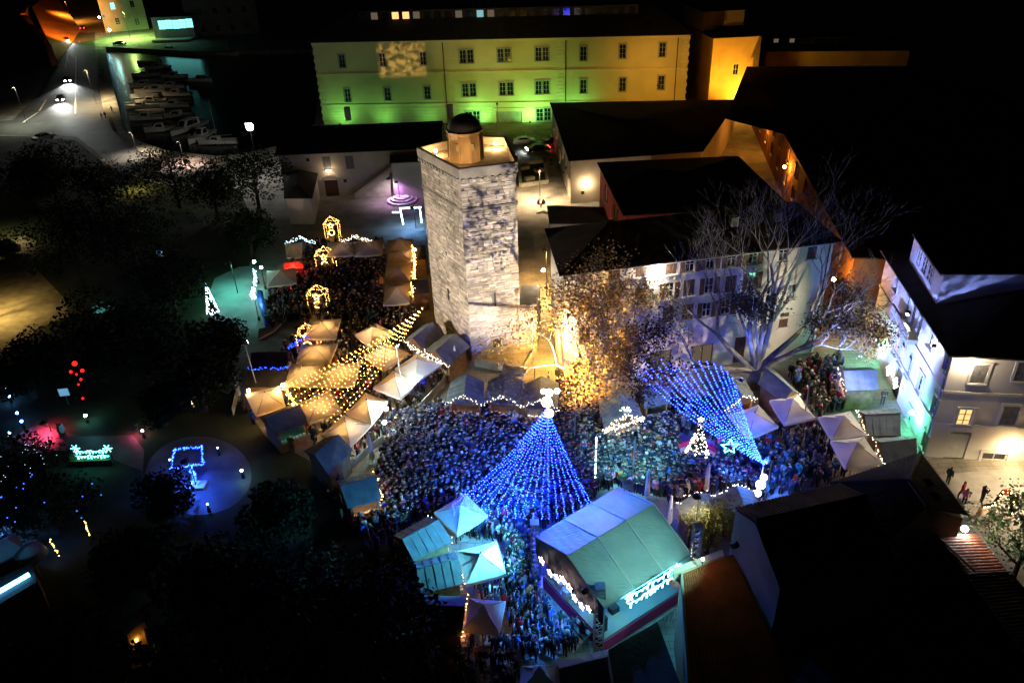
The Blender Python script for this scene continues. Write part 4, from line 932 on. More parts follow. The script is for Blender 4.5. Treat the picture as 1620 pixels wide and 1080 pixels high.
for lab, px, m_, cap in [
        ('cream parasol with one side lit blue beside the blue light net', [(1154, 655), (1200, 640), (1232, 674), (1184, 693)], 'canvas', 0),
        ('white parasol with pink lit back beside the dark long stall', [(1217, 633), (1262, 623), (1290, 660), (1241, 671)], 'canvas', 1),
        ('upper of two cream parasols next to the green lit stalls', [(1294, 659), (1346, 650), (1372, 688), (1316, 695)], 'canvas', 1),
        ('lower of two cream parasols next to the green lit stalls', [(1314, 697), (1367, 690), (1395, 731), (1337, 740)], 'canvas', 1),
        ('turquoise lit parasol by the white arch of lights', [(422, 428), (467, 423), (469, 447), (422, 453)], 'canvas', 0),
        ('small taupe parasol above the red lit stall', [(450, 385), (478, 383), (477, 406), (453, 407)], 'canvasdark', 0),
        ('left of two joined warm parasols behind the lit frame', [(518, 383), (557, 383), (560, 403), (517, 405)], 'canvas', 0),
        ('right of two joined warm parasols behind the lit frame', [(558, 383), (607, 378), (604, 402), (560, 405)], 'canvas', 0),
        ('top parasol in the row of four along the tower', [(613, 380), (654, 378), (653, 396), (611, 398)], 'canvasdark', 1),
        ('second parasol from the top in the row along the tower', [(614, 400), (651, 397), (652, 414), (612, 418)], 'canvasdark', 1),
        ('third parasol from the top in the row along the tower', [(611, 419), (651, 417), (649, 444), (608, 447)], 'canvasdark', 1),
        ('lowest parasol in the row of four along the tower', [(610, 449), (648, 447), (648, 479), (606, 482)], 'canvasdark', 0),
        ('taupe parasol behind a bright warm lit frame', [(490, 505), (539, 504), (531, 535), (481, 535)], 'canvasdark', 0),
        ('taupe parasol with orange glow in front of the warm lit frame', [(477, 544), (534, 543), (521, 575), (468, 573)], 'canvasdark', 0),
        ('left half of the long amber awning parasol', [(461, 575), (514, 574), (502, 610), (446, 609)], 'canvasdark', 0),
        ('right half of the long amber awning parasol', [(516, 574), (570, 573), (560, 610), (504, 610)], 'canvasdark', 0),
        ('tan parasol farthest back under the fan of warm strings', [(561, 529), (596, 511), (622, 525), (586, 549)], 'canvasdark', 0),
        ('tan parasol in the middle under the fan of warm strings', [(575, 563), (613, 541), (647, 558), (607, 586)], 'canvasdark', 0),
        ('bright cream parasol nearest the tower foot', [(624, 583), (661, 558), (699, 575), (659, 603)], 'canvas', 0),
        ('cream parasol beside the white globe lamp', [(590, 613), (622, 586), (659, 604), (634, 630)], 'canvas', 0),
        ('cream parasol with a dazzling white corner above the crowd', [(547, 653), (578, 621), (614, 634), (588, 671)], 'canvas', 0),
        ('cream parasol at the lower end of the slanting row', [(508, 687), (544, 656), (587, 672), (554, 705)], 'canvas', 0),
        ('tan parasol where the warm strings end', [(469, 638), (522, 617), (540, 650), (488, 669)], 'canvasdark', 0),
        ('amber yellow parasol at the left edge of the market', [(387, 622), (442, 610), (452, 642), (405, 658)], 'canvas', 0),
        ('two tone white and cyan parasol under the left end of the blue cone', [(686, 810), (736, 779), (772, 815), (723, 846)], 'canvas', 0),
        ('cyan lit parasol between the lower stalls and the stage', [(722, 871), (786, 855), (801, 907), (737, 924)], 'canvas', 0),
        ('grey parasol with vent cap by the lowest dark stall', [(742, 945), (800, 950), (790, 1001), (730, 996)], 'canvas', 1),
        ('parasol cut by the bottom edge of the picture', [(824, 1053), (882, 1050), (887, 1090), (822, 1092)], 'canvas', 1)]:
    cx_ = sum(p[0] for p in px) / 4; cy_ = sum(p[1] for p in px) / 4
    parasol(lab, px, m_, cap=bool(cap), lamp=('lantern_warm' if cx_ < 660 and 470 < cy_ < 700 else 'lantern_amber' if cx_ < 660 and cy_ < 470 else 'lantern_soft' if cy_ < 760 else None))
def closed_parasol(label, x, y, h=2.6):
    b = G2(x, y); root = thing('closed_parasol', (*b, 0), label, 'parasol', 'folded parasols')
    mb = MB(); mb.lathe((b[0], b[1], .5), [(.1, 0), (.24, .15), (.2, .8), (.14, h - 1.0), (.05, h - .5)], 8); mb.build('folded_canopy', M['plastic'], root)
    mb = MB(); mb.bar((b[0], b[1], 0), (b[0], b[1], .6), .04, n=6); mb.build('pole', M['metal'], root)
    mb = MB(); mb.box((b[0], b[1], .06), (.6, .6, .12)); mb.build('base', M['concrete'], root)
for lab, x, y in [('folded pale parasol beside the market fence', 590, 733), ('folded white parasol by the twin stalls', 1116, 783), ('folded white parasol behind the stage roof', 1023, 792), ('folded white parasol right of the stage roof', 1058, 835), ('folded white parasol at the tower foot', 722, 590), ('tall folded pale parasol at the left market edge', 380, 632)]:
    closed_parasol(lab, x, y, 3.2)

def bulbline(mb, a, b, step=.22, r=.05, sag=.0, jit=.0, rg=random):
    a = np.array(a, float); b = np.array(b, float); L = np.linalg.norm(b - a); n = max(2, int(L / step))
    for i in range(n + 1):
        t = i / n; p = a * (1 - t) + b * t; p = p - np.array([0, 0, sag * 4 * t * (1 - t)])
        if jit: p = p + np.array([rg.gauss(0, jit), rg.gauss(0, jit), rg.gauss(0, jit)])
        mb.octa(p, r * rg.uniform(.8, 1.25))
STALLS = []
def stall(label, px, along=0, z=2.35, rise=.85, front=(2,), gar=None, garm='bulb_white', strip='strip_warm', roofm='hutroof', garstep=.16, reps=2):
    """px: eave corners back-left, back-right, front-right, front-left; ridge along edge 0-1 (along=0) or across it"""
    q = [G(x, y, z) for x, y in px]; c = sum(q) / 4; STALLS.append(q)
    root = thing('market_stall', (c[0], c[1], 0), label, 'stall', 'wooden stalls of the market')
    ins = [p + (c - p) * .16 for p in q]
    wl_ = MB()
    for k in range(4):
        a, b = ins[k], ins[(k + 1) % 4]; F = Face(a[:2], b[:2])
        if k in front:
            F.box(wl_, F.L / 2, .5, F.L, 1.0, 0, .06); F.box(wl_, F.L / 2, z - .1, F.L, .35, 0, .06)
            for s in (.06, F.L - .06): F.box(wl_, s, z / 2, .12, z, 0, .1)
        else: F.box(wl_, F.L / 2, z / 2, F.L, z, 0, .06)
        n_ = int(F.L / .5)
    wl_.build('wall', M['wood'], root)
    for k in front:
        a, b = ins[k], ins[(k + 1) % 4]; F = Face(a[:2], b[:2]); sg = 1 if np.dot(F.n, (a[:2] + b[:2]) / 2 - c[:2]) > 0 else -1
        mb = MB(); F.box(mb, F.L / 2, 1.05, F.L + .1, .07, .2 * sg, .55); mb.build('counter', M['wood'], root)
        mb = MB(); F.box(mb, F.L / 2, z - .3, F.L * .8, .07, -.25 * sg, .07); mb.build('lamp_strip', M[strip], root)
        rg = random.Random(int(c[0] * 100)); mb = MB()
        for i in range(7): mb.box(F.pt(F.L * (.1 + .8 * i / 6), 1.22, (.1 + .1 * rg.random()) * sg), (.22, .2, .24), F.d)
        tag(mb.build('goods', M['canvas'], root), kind='stuff')
    e = [p + (p - c) * np.array([.04, .04, 0]) for p in q]
    if along: e = e[1:] + e[:1]
    m0, m1 = (e[0] + e[3]) / 2 + [0, 0, rise], (e[1] + e[2]) / 2 + [0, 0, rise]
    for k, qd in enumerate(([e[0], e[1], m1, m0], [e[3], e[2], m1, m0])):
        mb = MB(); mb.slab(qd, .07); sl_ = mb.build('roof_slope', M[roofm], root)
        n_ = 5; bt = MB()
        for i in range(1, n_):
            t = i / n_; bt.bar(qd[0] * (1 - t) + qd[1] * t + [0, 0, .015], qd[3] * (1 - t) + qd[2] * t + [0, 0, .015], .022)
        bt.build('roof_battens', M[roofm], sl_)
    for tri in ([e[0], e[3], m0], [e[1], e[2], m1]):
        mb = MB(); mb.slab(tri, .03); mb.build('gable_board', M['wood'], root)
    mb = MB(); mb.bar(m0, m1, .05); mb.build('ridge_board', M[roofm], root)
    if gar:
        mb = MB(); rg = random.Random(int(c[0] * 77 + c[1])); K = {'0': e[0], '1': e[1], '2': e[2], '3': e[3], 'm': m0, 'n': m1}
        for g in gar: 
            for rep in range(reps): bulbline(mb, K[g[0]] + [0, 0, .02 - .09 * rep * (reps > 2)], K[g[1]] + [0, 0, .02 - .09 * rep * (reps > 2)], garstep * 1.6, .03, 0, .08, rg)
        tag(mb.build('light_garland', M[garm], root), kind='stuff')
    return root
M['strip_warm'] = glow('warm_strip_lamp', (1, .6, .34), 30); M['strip_white'] = glow('white_strip_lamp', (1, .85, .72), 70); M['strip_teal'] = glow('teal_strip_lamp', (.25, 1, .85), 14); M['strip_dim'] = glow('dim_strip_lamp', (1, .6, .3), 3); M['strip_red'] = glow('red_strip_lamp', (1, .02, .02), 26)
stall('dark stall below the amber parasol on the park side', [(411, 659), (466, 639), (487, 668), (436, 687)], 0, front=(2,), gar=['01'], garm='bulb_warm', strip='strip_teal')
stall('blue roofed stall at the lower end of the slanting parasol row', [(482, 713), (518, 691), (557, 711), (520, 750)], 0, front=(1,), strip='strip_teal')
stall('teal roofed stall with garland at the left rim of the crowd', [(533, 761), (591, 747), (603, 789), (551, 802)], 0, front=(1, 2), gar=['12'], garm='bulb_warm', strip='strip_warm')
stall('leftmost of three gabled stalls under the tower', [(714, 603), (765, 604), (764, 641), (706, 637)], 1, front=(2,), gar=['1n', 'n2'], garm='bulb_red_warm' if 'bulb_red_warm' in M else 'bulb_white', strip='strip_warm')
stall('middle of three gabled stalls under the tower', [(773, 603), (827, 603), (827, 643), (768, 637)], 1, front=(2,), gar=['1n', 'n2'], strip='strip_warm')
stall('gabled stall right behind the cone mast', [(830, 609), (883, 606), (882, 647), (827, 644)], 1, front=(2,), gar=['1n', 'n2'], strip='strip_white')
stall('gabled stall with snowflake and dazzling white front', [(947, 634), (1005, 631), (1016, 660), (957, 678)], 1, front=(2,), gar=['1n', 'n2', '12'], strip='strip_white', garstep=.13, reps=5)
stall('dark stall half hidden behind the blue light net', [(1010, 612), (1052, 606), (1060, 636), (1020, 645)], 0, front=(2,), strip='strip_dim')
stall('blue roofed stall behind the blue sided parasol', [(1128, 612), (1176, 598), (1196, 632), (1150, 648)], 1, front=(2,), gar=['1n', 'n2'], strip='strip_warm')
stall('long stall with blue and grey roof slopes under the bare tree', [(1223, 584), (1264, 622), (1238, 636), (1200, 606)], 0, front=(1,), gar=['12'], garm='bulb_white', strip='strip_warm')
stall('green roofed stall nearest the orange alley', [(1328, 583), (1377, 581), (1389, 615), (1339, 617)], 0, front=(3,), gar=['30'], garm='bulb_white', strip='strip_warm')
stall('middle green roofed stall by the white building', [(1359, 650), (1416, 646), (1424, 688), (1373, 688)], 0, front=(3,), gar=['30'], garm='bulb_white', strip='strip_warm')
stall('lowest green roofed stall by the white building', [(1384, 694), (1440, 690), (1450, 725), (1398, 733)], 0, front=(3,), gar=['30'], garm='bulb_white', strip='strip_warm')
stall('uppermost of the three teal stalls left of the stage', [(624, 847), (676, 818), (714, 855), (655, 886)], 0, front=(1,), gar=['12'], garm='bulb_cool', strip='strip_warm')
stall('middle of the three teal stalls left of the stage', [(656, 890), (719, 873), (732, 922), (667, 938)], 0, front=(1,), gar=['12'], garm='bulb_white', strip='strip_warm')
stall('lowest dark stall left of the stage', [(673, 942), (738, 944), (730, 1005), (681, 1002)], 0, front=(1,), gar=['12'], garm='bulb_warm', strip='strip_warm')
stall('stall with dark teal roof at the bottom edge before the stage', [(884, 1048), (966, 1026), (985, 1075), (890, 1098)], 0, front=(0,), strip='strip_dim')
stall('left one of the twin gabled stalls right of the stage', [(1071, 799), (1130, 786), (1148, 829), (1088, 832)], 1, front=(0,), gar=['0m', 'm3'], garm='bulb_white', strip='strip_warm')
stall('right one of the twin gabled stalls right of the stage', [(1133, 786), (1192, 776), (1202, 806), (1150, 822)], 1, front=(0,), gar=['0m', 'm3'], garm='bulb_white', strip='strip_warm')
stall('brown roofed stall against the left foot of the tower', [(640, 539), (670, 514), (700, 529), (670, 553)], 0, front=(2,), strip='strip_dim')
stall('blue grey stall at the front foot of the tower', [(672, 555), (701, 531), (742, 548), (710, 578)], 0, front=(3,), gar=['30'], garm='bulb_white', strip='strip_dim')
stall('black stall behind the amber parasol', [(401, 586), (457, 586), (450, 610), (388, 612)], 0, front=(1,), strip='strip_dim', roofm='roof')
stall('black stall with blue light line on its back eave', [(408, 557), (459, 555), (454, 581), (395, 583)], 0, front=(1,), strip='strip_dim', roofm='roof', gar=['23'], garm='bulb_blue2')
stall('upper black kiosk at the tower side', [(655, 388), (672, 388), (674, 409), (655, 410)], 0, front=(3,), strip='strip_warm', roofm='roof')
stall('lower black kiosk at the tower side', [(652, 443), (677, 442), (679, 463), (653, 464)], 0, front=(3,), strip='strip_warm', roofm='roof')
stall('red lit stall below the small taupe parasol', [(450, 414), (478, 412), (480, 424), (450, 426)], 0, z=1.9, rise=.3, front=(2,), strip='strip_red', roofm='wood')

# low market fences
for lab, pts in [('low white fence along the slanting parasol row', [(557, 745), (590, 715), (628, 690)]), ('low pale fence between crowd and market row', [(628, 688), (668, 650), (702, 612), (708, 600)]), ('low dark fence on the park side of the market', [(380, 618), (370, 660)])]:
    P_ = [G2(*p) for p in pts]; root = thing('market_fence', (*P_[0], 0), lab, 'fence')
    for a, b in zip(P_[:-1], P_[1:]):
        L = math.hypot(b[0] - a[0], b[1] - a[1]); n_ = max(1, int(L / 1.6)); d = np.array([b[0] - a[0], b[1] - a[1]]) / L
        for i in range(n_):
            m_ = np.array(a) + d * L * (i + .5) / n_; mb = MB(); mb.box((m_[0], m_[1], .6), (L / n_ - .08, .05, .85), d); mb.build('panel', M['plastic'], root)
            m_ = np.array(a) + d * L * i / n_; mb = MB(); mb.bar((m_[0], m_[1], 0), (m_[0], m_[1], 1.15), .04); mb.build('post', M['metal'], root)
# ================================================================ STAGE
sL0, sL1, sR0, sR1, rF, rB = G(847, 849, 4.7), G(976, 771, 4.7), G(955, 960, 4.7), G(1092, 875, 4.7), G(897, 878, 6.2), G(1034, 797, 6.2)
cS = (sL0 + sL1 + sR0 + sR1) / 4
stage = thing('concert_stage', (cS[0], cS[1], 0), 'roofed concert stage with silver tarpaulin roof and truss towers', 'stage')
def lerp(a, b, t): return a * (1 - t) + b * t
def tarp_panel(e0, e1, r0, r1, sag):
    n1, n2 = 12, 9; mb = MB(); vs = []; rg = random.Random(int(e0[0] * 31))
    for i in range(n1 + 1):
        for j in range(n2 + 1):
            p = lerp(lerp(e0, e1, i / n1), lerp(r0, r1, i / n1), j / n2); p = p + np.array([0, 0, -sag * math.sin(math.pi * i / n1) * math.sin(math.pi * j / n2) + .03 * math.sin(i * 2.1 + j * .8) + rg.uniform(-.012, .012)]); vs.append(p)
    mb.add(vs, [(i * (n2 + 1) + j, i * (n2 + 1) + j + 1, (i + 1) * (n2 + 1) + j + 1, (i + 1) * (n2 + 1) + j) for i in range(n1) for j in range(n2)])
    o = mb.build('roof_panel', M['stagetarp'], stage, smooth=True)
    return o
for k in range(3):
    a, b = k / 3 + .006, (k + 1) / 3 - .006
    tarp_panel(lerp(sL0, sL1, a), lerp(sL0, sL1, b), lerp(rF, rB, a), lerp(rF, rB, b), .14)
    tarp_panel(lerp(sR0, sR1, a), lerp(sR0, sR1, b), lerp(rF, rB, a), lerp(rF, rB, b), .1)
for k in range(4):
    t = k / 3; mb = MB(); mb.tube([lerp(sL0, sL1, t) + [0, 0, .03], lerp(rF, rB, t) + [0, 0, .05], lerp(sR0, sR1, t) + [0, 0, .03]], .05, n=5); mb.build('roof_seam', M['plastic'], stage)
for a, b in ((sL0, sL1), (sR0, sR1), (rF, rB)):
    mb = MB(); mb.bar(a - [0, 0, .1], b - [0, 0, .1], .09); mb.build('roof_beam', M['metal'], stage)
def drape(a, b, h0, h1, m, name):
    mb = MB(); n_ = 24; vs = []
    d = np.array([b[1] - a[1], a[0] - b[0], 0.]); d /= np.linalg.norm(d)
    for j in range(4):
        for i in range(n_ + 1): vs.append(lerp(a, b, i / n_) + d * .08 * math.sin(i * 1.7) * (j / 3) - np.array([0, 0, h0 + (h1 - h0) * j / 3]))
    mb.add(vs, [(j * (n_ + 1) + i, j * (n_ + 1) + i + 1, (j + 1) * (n_ + 1) + i + 1, (j + 1) * (n_ + 1) + i) for j in range(3) for i in range(n_)]); return mb.build(name, m, stage)
mb = MB(); mb.add([sL0, rF, sR0], [(0, 1, 2)]); mb.build('front_gable', M['blacktarp_shade'], stage)
drape(sL0, sR0, 0, 1.5, M['blacktarp_shade'], 'front_valance')
mb = MB(); mb.add([sL1, rB, sR1], [(0, 1, 2)]); mb.build('back_gable', M['blacktarp_shade'], stage)
drape(sL1, sR1, 0, 3.4, M['blacktarp_shade'], 'back_curtain')
drape(sR1 + (sR0 - sR1) * .0, sR1 + (sR0 - sR1) * .24, .05, 1.3, M['tarp'], 'loose_side_sheet')
def truss(base, h, name='truss_tower', w=.55, horizontal=None):
    mb = MB(); c = np.array([base[0], base[1], 0.]); cor = [c + np.array([sx * w / 2, sy * w / 2, 0]) for sx, sy in ((-1, -1), (1, -1), (1, 1), (-1, 1))]
    for q_ in cor: mb.bar(q_, q_ + [0, 0, h], .05)
    n_ = int(h / .5)
    for i in range(n_):
        z0, z1 = h * i / n_, h * (i + 1) / n_
        for k in range(4):
            a, b = cor[k], cor[(k + 1) % 4]; mb.bar(a + [0, 0, z0], b + [0, 0, z1], .03); mb.bar(a + [0, 0, z1], b + [0, 0, z1], .03)
    o = mb.build(name, M['metal'], stage); mb = MB(); mb.box(c + [0, 0, h + .1], (.6, .6, .2)); mb.build('truss_head', M['metal'], o); mb = MB(); mb.box(c + [0, 0, .05], (1.1, 1.1, .1)); mb.build('base_plate', M['metal'], o); return o
for x, y, h in ((848, 922, 5.5), (946, 1026, 5.5), (1094, 922, 5.2), (988, 800 + 55, 5.4)):
    truss(G(x, y), h)
dk = [lerp(p, cS, .1) for p in (sL0, sR0, sR1, sL1)]
mb = MB(); mb.prism([tuple(p[:2]) for p in dk], .95, 1.15); mb.build('deck', M['terrace'], stage)
for k, m_ in ((0, 'pink'), (1, 'pink'), (2, 'blacktarp_shade'), (3, 'blacktarp_shade')):
    a, b = dk[k], dk[(k + 1) % 4]; F = Face(a[:2], b[:2]); mb = MB(); F.box(mb, F.L / 2, .48, F.L, .94, .03, .05); mb.build('skirt', M[m_], stage)
F = Face(dk[0][:2], dk[1][:2])
st = MB()
sgn = 1 if np.dot(F.n, (dk[0][:2] + dk[1][:2]) / 2 - cS[:2]) > 0 else -1
for i in range(5): F.box(st, F.L * .74, .11 + .21 * i, 1.5, .06, sgn * (1.5 - .3 * i), .3)
for s in (-.75, .75): st.bar(F.pt(F.L * .74 + s, .05, sgn * 1.6), F.pt(F.L * .74 + s, 1.1, sgn * .1), .05)
st.build('stage_steps', M['metal'], stage)
rl = MB(); F2s = Face(dk[1][:2], dk[2][:2]); sg2 = 1 if np.dot(F2s.n, (dk[1][:2] + dk[2][:2]) / 2 - cS[:2]) > 0 else -1
for i in range(22): p = F2s.pt(F2s.L * (.05 + .9 * i / 21), .1, sg2 * .9); rl.bar(p, p + [0, 0, 1.0], .025)
rl.bar(F2s.pt(F2s.L * .05, 1.1, sg2 * .9), F2s.pt(F2s.L * .95, 1.1, sg2 * .9), .03); rl.build('guard_rail', M['metal'], stage)
# neon script along the right eave: two rows of looping strokes and stars, not legible in the photograph
M['neon_cyan'] = glow('cyan_neon', (.16, .8, 1.0), 22)
M['neon_pink'] = glow('pinkish_star_light', (1.0, .72, .66), 6)
def squiggle(mb, a, b, up, rows, amp, r, loops, rg):
    a = np.array(a); b = np.array(b); up = np.array(up, float)
    for k in range(rows):
        pts = []; n_ = loops * 9
        for i in range(n_ + 1):
            t = i / n_; ph = t * loops * 2 * math.pi
            pts.append(lerp(a, b, .04 + .92 * t) + (b - a) / np.linalg.norm(b - a) * amp * .5 * math.sin(ph) + up * (amp * (.6 + .4 * math.sin(t * 17 + k)) * math.cos(ph) - k * amp * 2.6))
        mb.tube(pts, r, n=4)
def star(mb, c, ux, uz, R_, r, ratio=.45, n=5):
    pts = []
    for i in range(2 * n + 1):
        a = math.pi * i / n + math.pi / 2; q_ = R_ if i % 2 == 0 else R_ * ratio; pts.append(np.array(c) + np.array(ux) * q_ * math.cos(a) + np.array(uz) * q_ * math.sin(a))
    mb.tube(pts, r, n=4)
rg = random.Random(5); up = np.array([0, 0, 1.])
e0, e1 = lerp(sR0, sR1, .22), lerp(sR0, sR1, .82); ux = (e1 - e0) / np.linalg.norm(e1 - e0); outw = np.cross(ux, up); outw *= np.sign(outw @ (sR0 - rF))
tl = (up * .75 + outw * -.0)
mb = MB(); squiggle(mb, e0 + outw * .25 - up * .25, e1 + outw * .25 - up * .25, up, 2, .26, .035, 9, rg)
mb.build('neon_sign', M['neon_cyan'], stage)
for t in (.05, .5, .95):
    mb = MB(); star(mb, lerp(e0, e1, t) + outw * .3 - up * (.1 if t != .5 else .75), ux, up, .38, .035); mb.build('neon_star', M['neon_cyan'], stage)
g0, g1 = sL0, sR0; ug = (g1 - g0) / np.linalg.norm(g1 - g0); og = np.cross(ug, up); og *= np.sign(og @ (rF - rB))
for i, (t, s_) in enumerate(((.14, .32), (.27, .3), (.38, .3), (.47, .32), (.56, .34), (.64, .3), (.74, .3), (.84, .25))):
    mb = MB(); star(mb, lerp(g0, g1, t) + og * .22 - up * (1.2 + .35 * math.sin(i * 1.4)), ug, up, s_, .03); mb.build('star_light', M['neon_pink'], stage)
# stage lamps under the roof
M['stage_cyan'] = glow('cyan_stage_lamp', (.05, .7, 1.0), 120)
for t in (.12, .5, .88):
    for u in (.3, .7):
        p = lerp(lerp(sL0, sL1, t), lerp(sR0, sR1, t), u) + np.array([0, 0, .2]); mb = MB(); mb.lathe(p, [(.14, 0), (.16, .12), (.1, .4)], 8); o = mb.build('stage_lamp', M['darkmetal'], stage)
        mb = MB(); mb.lathe(p - [0, 0, .06], [(.13, 0), (.13, .05)], 8); mb.build('lens', M['stage_cyan'], o)
# loudspeakers, amplifiers and a backdrop on the deck
for i, (t, u, w_, h_) in enumerate(((.08, .06, .6, 1.3), (.06, .9, .5, 1.2), (.3, .8, .5, .45), (.45, .7, .55, .5), (.62, .75, .6, .55), (.78, .7, .5, .45), (.5, .3, .8, .4), (.7, .35, 1.2, .35))):
    p = lerp(lerp(dk[0], dk[3], t), lerp(dk[1], dk[2], t), u); mb = MB(); mb.box((p[0], p[1], 1.16 + h_ / 2), (w_, .6, h_), tuple(ug[:2])); tag(mb.build('loudspeaker', M['blacktarp_shade']), ('tall loudspeaker at the left stage corner', 'tall loudspeaker at the right stage corner', 'low amplifier near the neon side', 'amplifier second from the front on the neon side', 'wide amplifier under the neon sign', 'small amplifier at the back of the neon side', 'floor monitor in the middle of the stage', 'low keyboard riser at the back of the stage')[i], 'loudspeaker', 'stage equipment')
# instruments
dp = lerp(dk[0], dk[1], .3) + (cS - dk[0]) * .1; dp[2] = 1.15
kit = thing('drum_kit', tuple(dp), 'drum kit on the stage beside the front stars', 'drum kit')
for i, (dx, dy, r_, h_, z_) in enumerate(((0, 0, .32, .5, 0), (.5, .3, .2, .22, .45), (-.4, .4, .2, .22, .45), (.1, .7, .26, .4, .1))):
    mb = MB(); mb.lathe(dp + [dx, dy, z_], [(r_, 0), (r_, h_)], 10); mb.build('drum', M['plastic'], kit)
for dx, dy in ((.8, .6), (-.7, .7)):
    mb = MB(); mb.lathe(dp + [dx, dy, 1.0], [(.02, .03), (.26, 0)], 10); mb.bar(dp + [dx, dy, 0], dp + [dx, dy, 1.0], .02); mb.build('cymbal', M['bulb_gold'] if False else M['metal'], kit)

# ================================================================ LIGHT STRINGS
def strings(name, label, apex, ends, step, r, matn, sag, drop=0.0, group=None, cat='light string', fade=0.0):
    root = thing(name, (apex[0], apex[1], 0), label, cat); rg = random.Random(9)
    for e in ends:
        a, b = np.array(apex), np.array(e); L = np.linalg.norm(b - a); n_ = int(L / step); mb = MB(); wr = []
        for i in range(n_ + 1):
            t = i / n_; p = lerp(a, b, t) - np.array([0, 0, sag * 4 * t * (1 - t) * (L / 14)]) + np.array([rg.gauss(0, .025), rg.gauss(0, .025), rg.gauss(0, .03)])
            mb.octa(p, r * rg.uniform(.75, 1.2))
            if i % 4 == 0: wr.append(p)
        wr.append(b)
        if drop:
            for k in range(1, int(drop / step) + 1):
                p = b - np.array([.05 * math.sin(k * 1.3), 0, k * step]); mb.octa(p, r * rg.uniform(.75, 1.2)); wr.append(p)
        o = tag(mb.build('bulb_strand', M[matn], root), kind='stuff')
        wb = MB(); wb.tube(wr, .009, n=3); wb.build('wire', M['darkmetal'], o)
    return root
apex = G(866, 645, 8.5)
ends = [G(x, y, 4.2) for x, y in ((717, 797), (728, 797), (740, 798), (752, 798), (763, 798), (774, 798), (787, 799), (802, 800), (815, 802), (828, 802), (843, 802), (857, 803), (868, 803), (881, 802), (893, 801), (907, 800), (920, 798), (930, 795), (938, 800))]
strings('blue_light_cone', 'cone of blue fairy light strings spreading over the crowd', apex, ends, .2, .034, 'bulb_blue', .9, 1.2)
# inner denser strands near the mast
mast = thing('cone_mast', (apex[0], apex[1], 0), 'mast with glowing white globes at the top of the blue light cone', 'mast')
mb = MB(); mb.bar((apex[0], apex[1], 0), apex + [0, 0, .3], .09, n=8); mb.build('pole', M['metal'], mast)
for x, y, r_ in ((868, 655, .34), (865, 640, .4), (868, 628, .3), (878, 626, .22), (861, 626, .2)):
    p = G(x, y, 9.0); p = apex + np.array([(x - 866) / 17., -.3, (645 - y) / 17. * 1.15 + .4]); mb = MB(); mb.ball(p, r_, 10, 7); mb.build('globe', M['globe'], mast, smooth=True)
ax2 = G(1208, 733, 4.2)
ends = [G(x, y, z) for x, y, z in ((1012, 592, 6.0), (1016, 582, 6.2), (1022, 574, 6.4), (1034, 571, 6.5), (1046, 570, 6.5), (1058, 574, 6.4), (1070, 576, 6.3), (1082, 575, 6.3), (1094, 573, 6.3), (1106, 572, 6.3), (1118, 572, 6.3), (1130, 576, 6.2), (1140, 580, 6.1), (1150, 588, 6.0), (1158, 598, 5.8), (1164, 610, 5.6))]
strings('blue_light_net', 'fan shaped net of blue lights strung from the plane tree', ax2, ends, .24, .052, 'bulb_blue2', .75, 0)
np_ = thing('net_pole', (ax2[0], ax2[1], 0), 'slim pole with three lit globes beside the twin stalls', 'lamp post')
mb = MB(); mb.bar((ax2[0], ax2[1], 0), ax2, .05, n=6); mb.build('pole', M['metal'], np_)
for x, y, r_ in ((1209, 748, .26), (1206, 758, .36), (1204, 770, .27)):
    p = np.array([ax2[0] + (x - 1208) / 18., ax2[1] - .35, 4.2 - (y - 733) / 18. * 1.25]); mb = MB(); mb.ball(p, r_, 10, 7); mb.build('globe', M['globe'], np_, smooth=True)
ax3 = G(668, 488, 7.0)
ends = [G(x, y, 3.5) for x, y in ((433, 622), (446, 611), (452, 624), (462, 630), (469, 638), (478, 640), (485, 642), (492, 648), (503, 652), (512, 653), (524, 660), (530, 667), (470, 612), (500, 612))]
strings('warm_light_fan', 'fan of warm white light strings spreading from the tower wall over parasols', ax3, ends, .46, .03, 'bulb_warm', .55, 0)
# vertical white tube light hanging beside the cone
tb_ = thing('tube_light', (*G2(941, 776), 0), 'slim vertical white light tube beside the blue cone', 'light')
p = G(941, 776, 0)
mb = MB(); mb.bar(p, p + [0, 0, 5.6], .03, n=6); mb.build('pole', M['metal'], tb_)
for k in range(4):
    mb = MB(); mb.bar(p + [0, -.06, .5 + k * 1.3], p + [0, -.06, 1.5 + k * 1.3], .04, n=6); mb.build('tube', M['bulb_cool'], tb_)
# snowflake emblem on the white fronted stall
p = G(989, 650, 3.0); sf = thing('snowflake_light', tuple(p), 'small white snowflake light on the bright stall roof', 'decoration')
for k in range(3):
    a = math.pi * k / 3; mb = MB(); d = np.array([math.cos(a), -.2 * abs(math.sin(a)), math.sin(a)]) * .45; mb.bar(p - d + [0, -.1, .1], p + d + [0, -.1, .1], .03)
    for s_ in (-1, 1):
        c = p + d * .65 * s_ + [0, -.1, .1]
        for t in (-.5, .5): q_ = np.array([math.cos(a + t), 0, math.sin(a + t)]) * .2 * s_; mb.bar(c, c + q_, .022)
    mb.build('arm', M['bulb_cool'], sf)
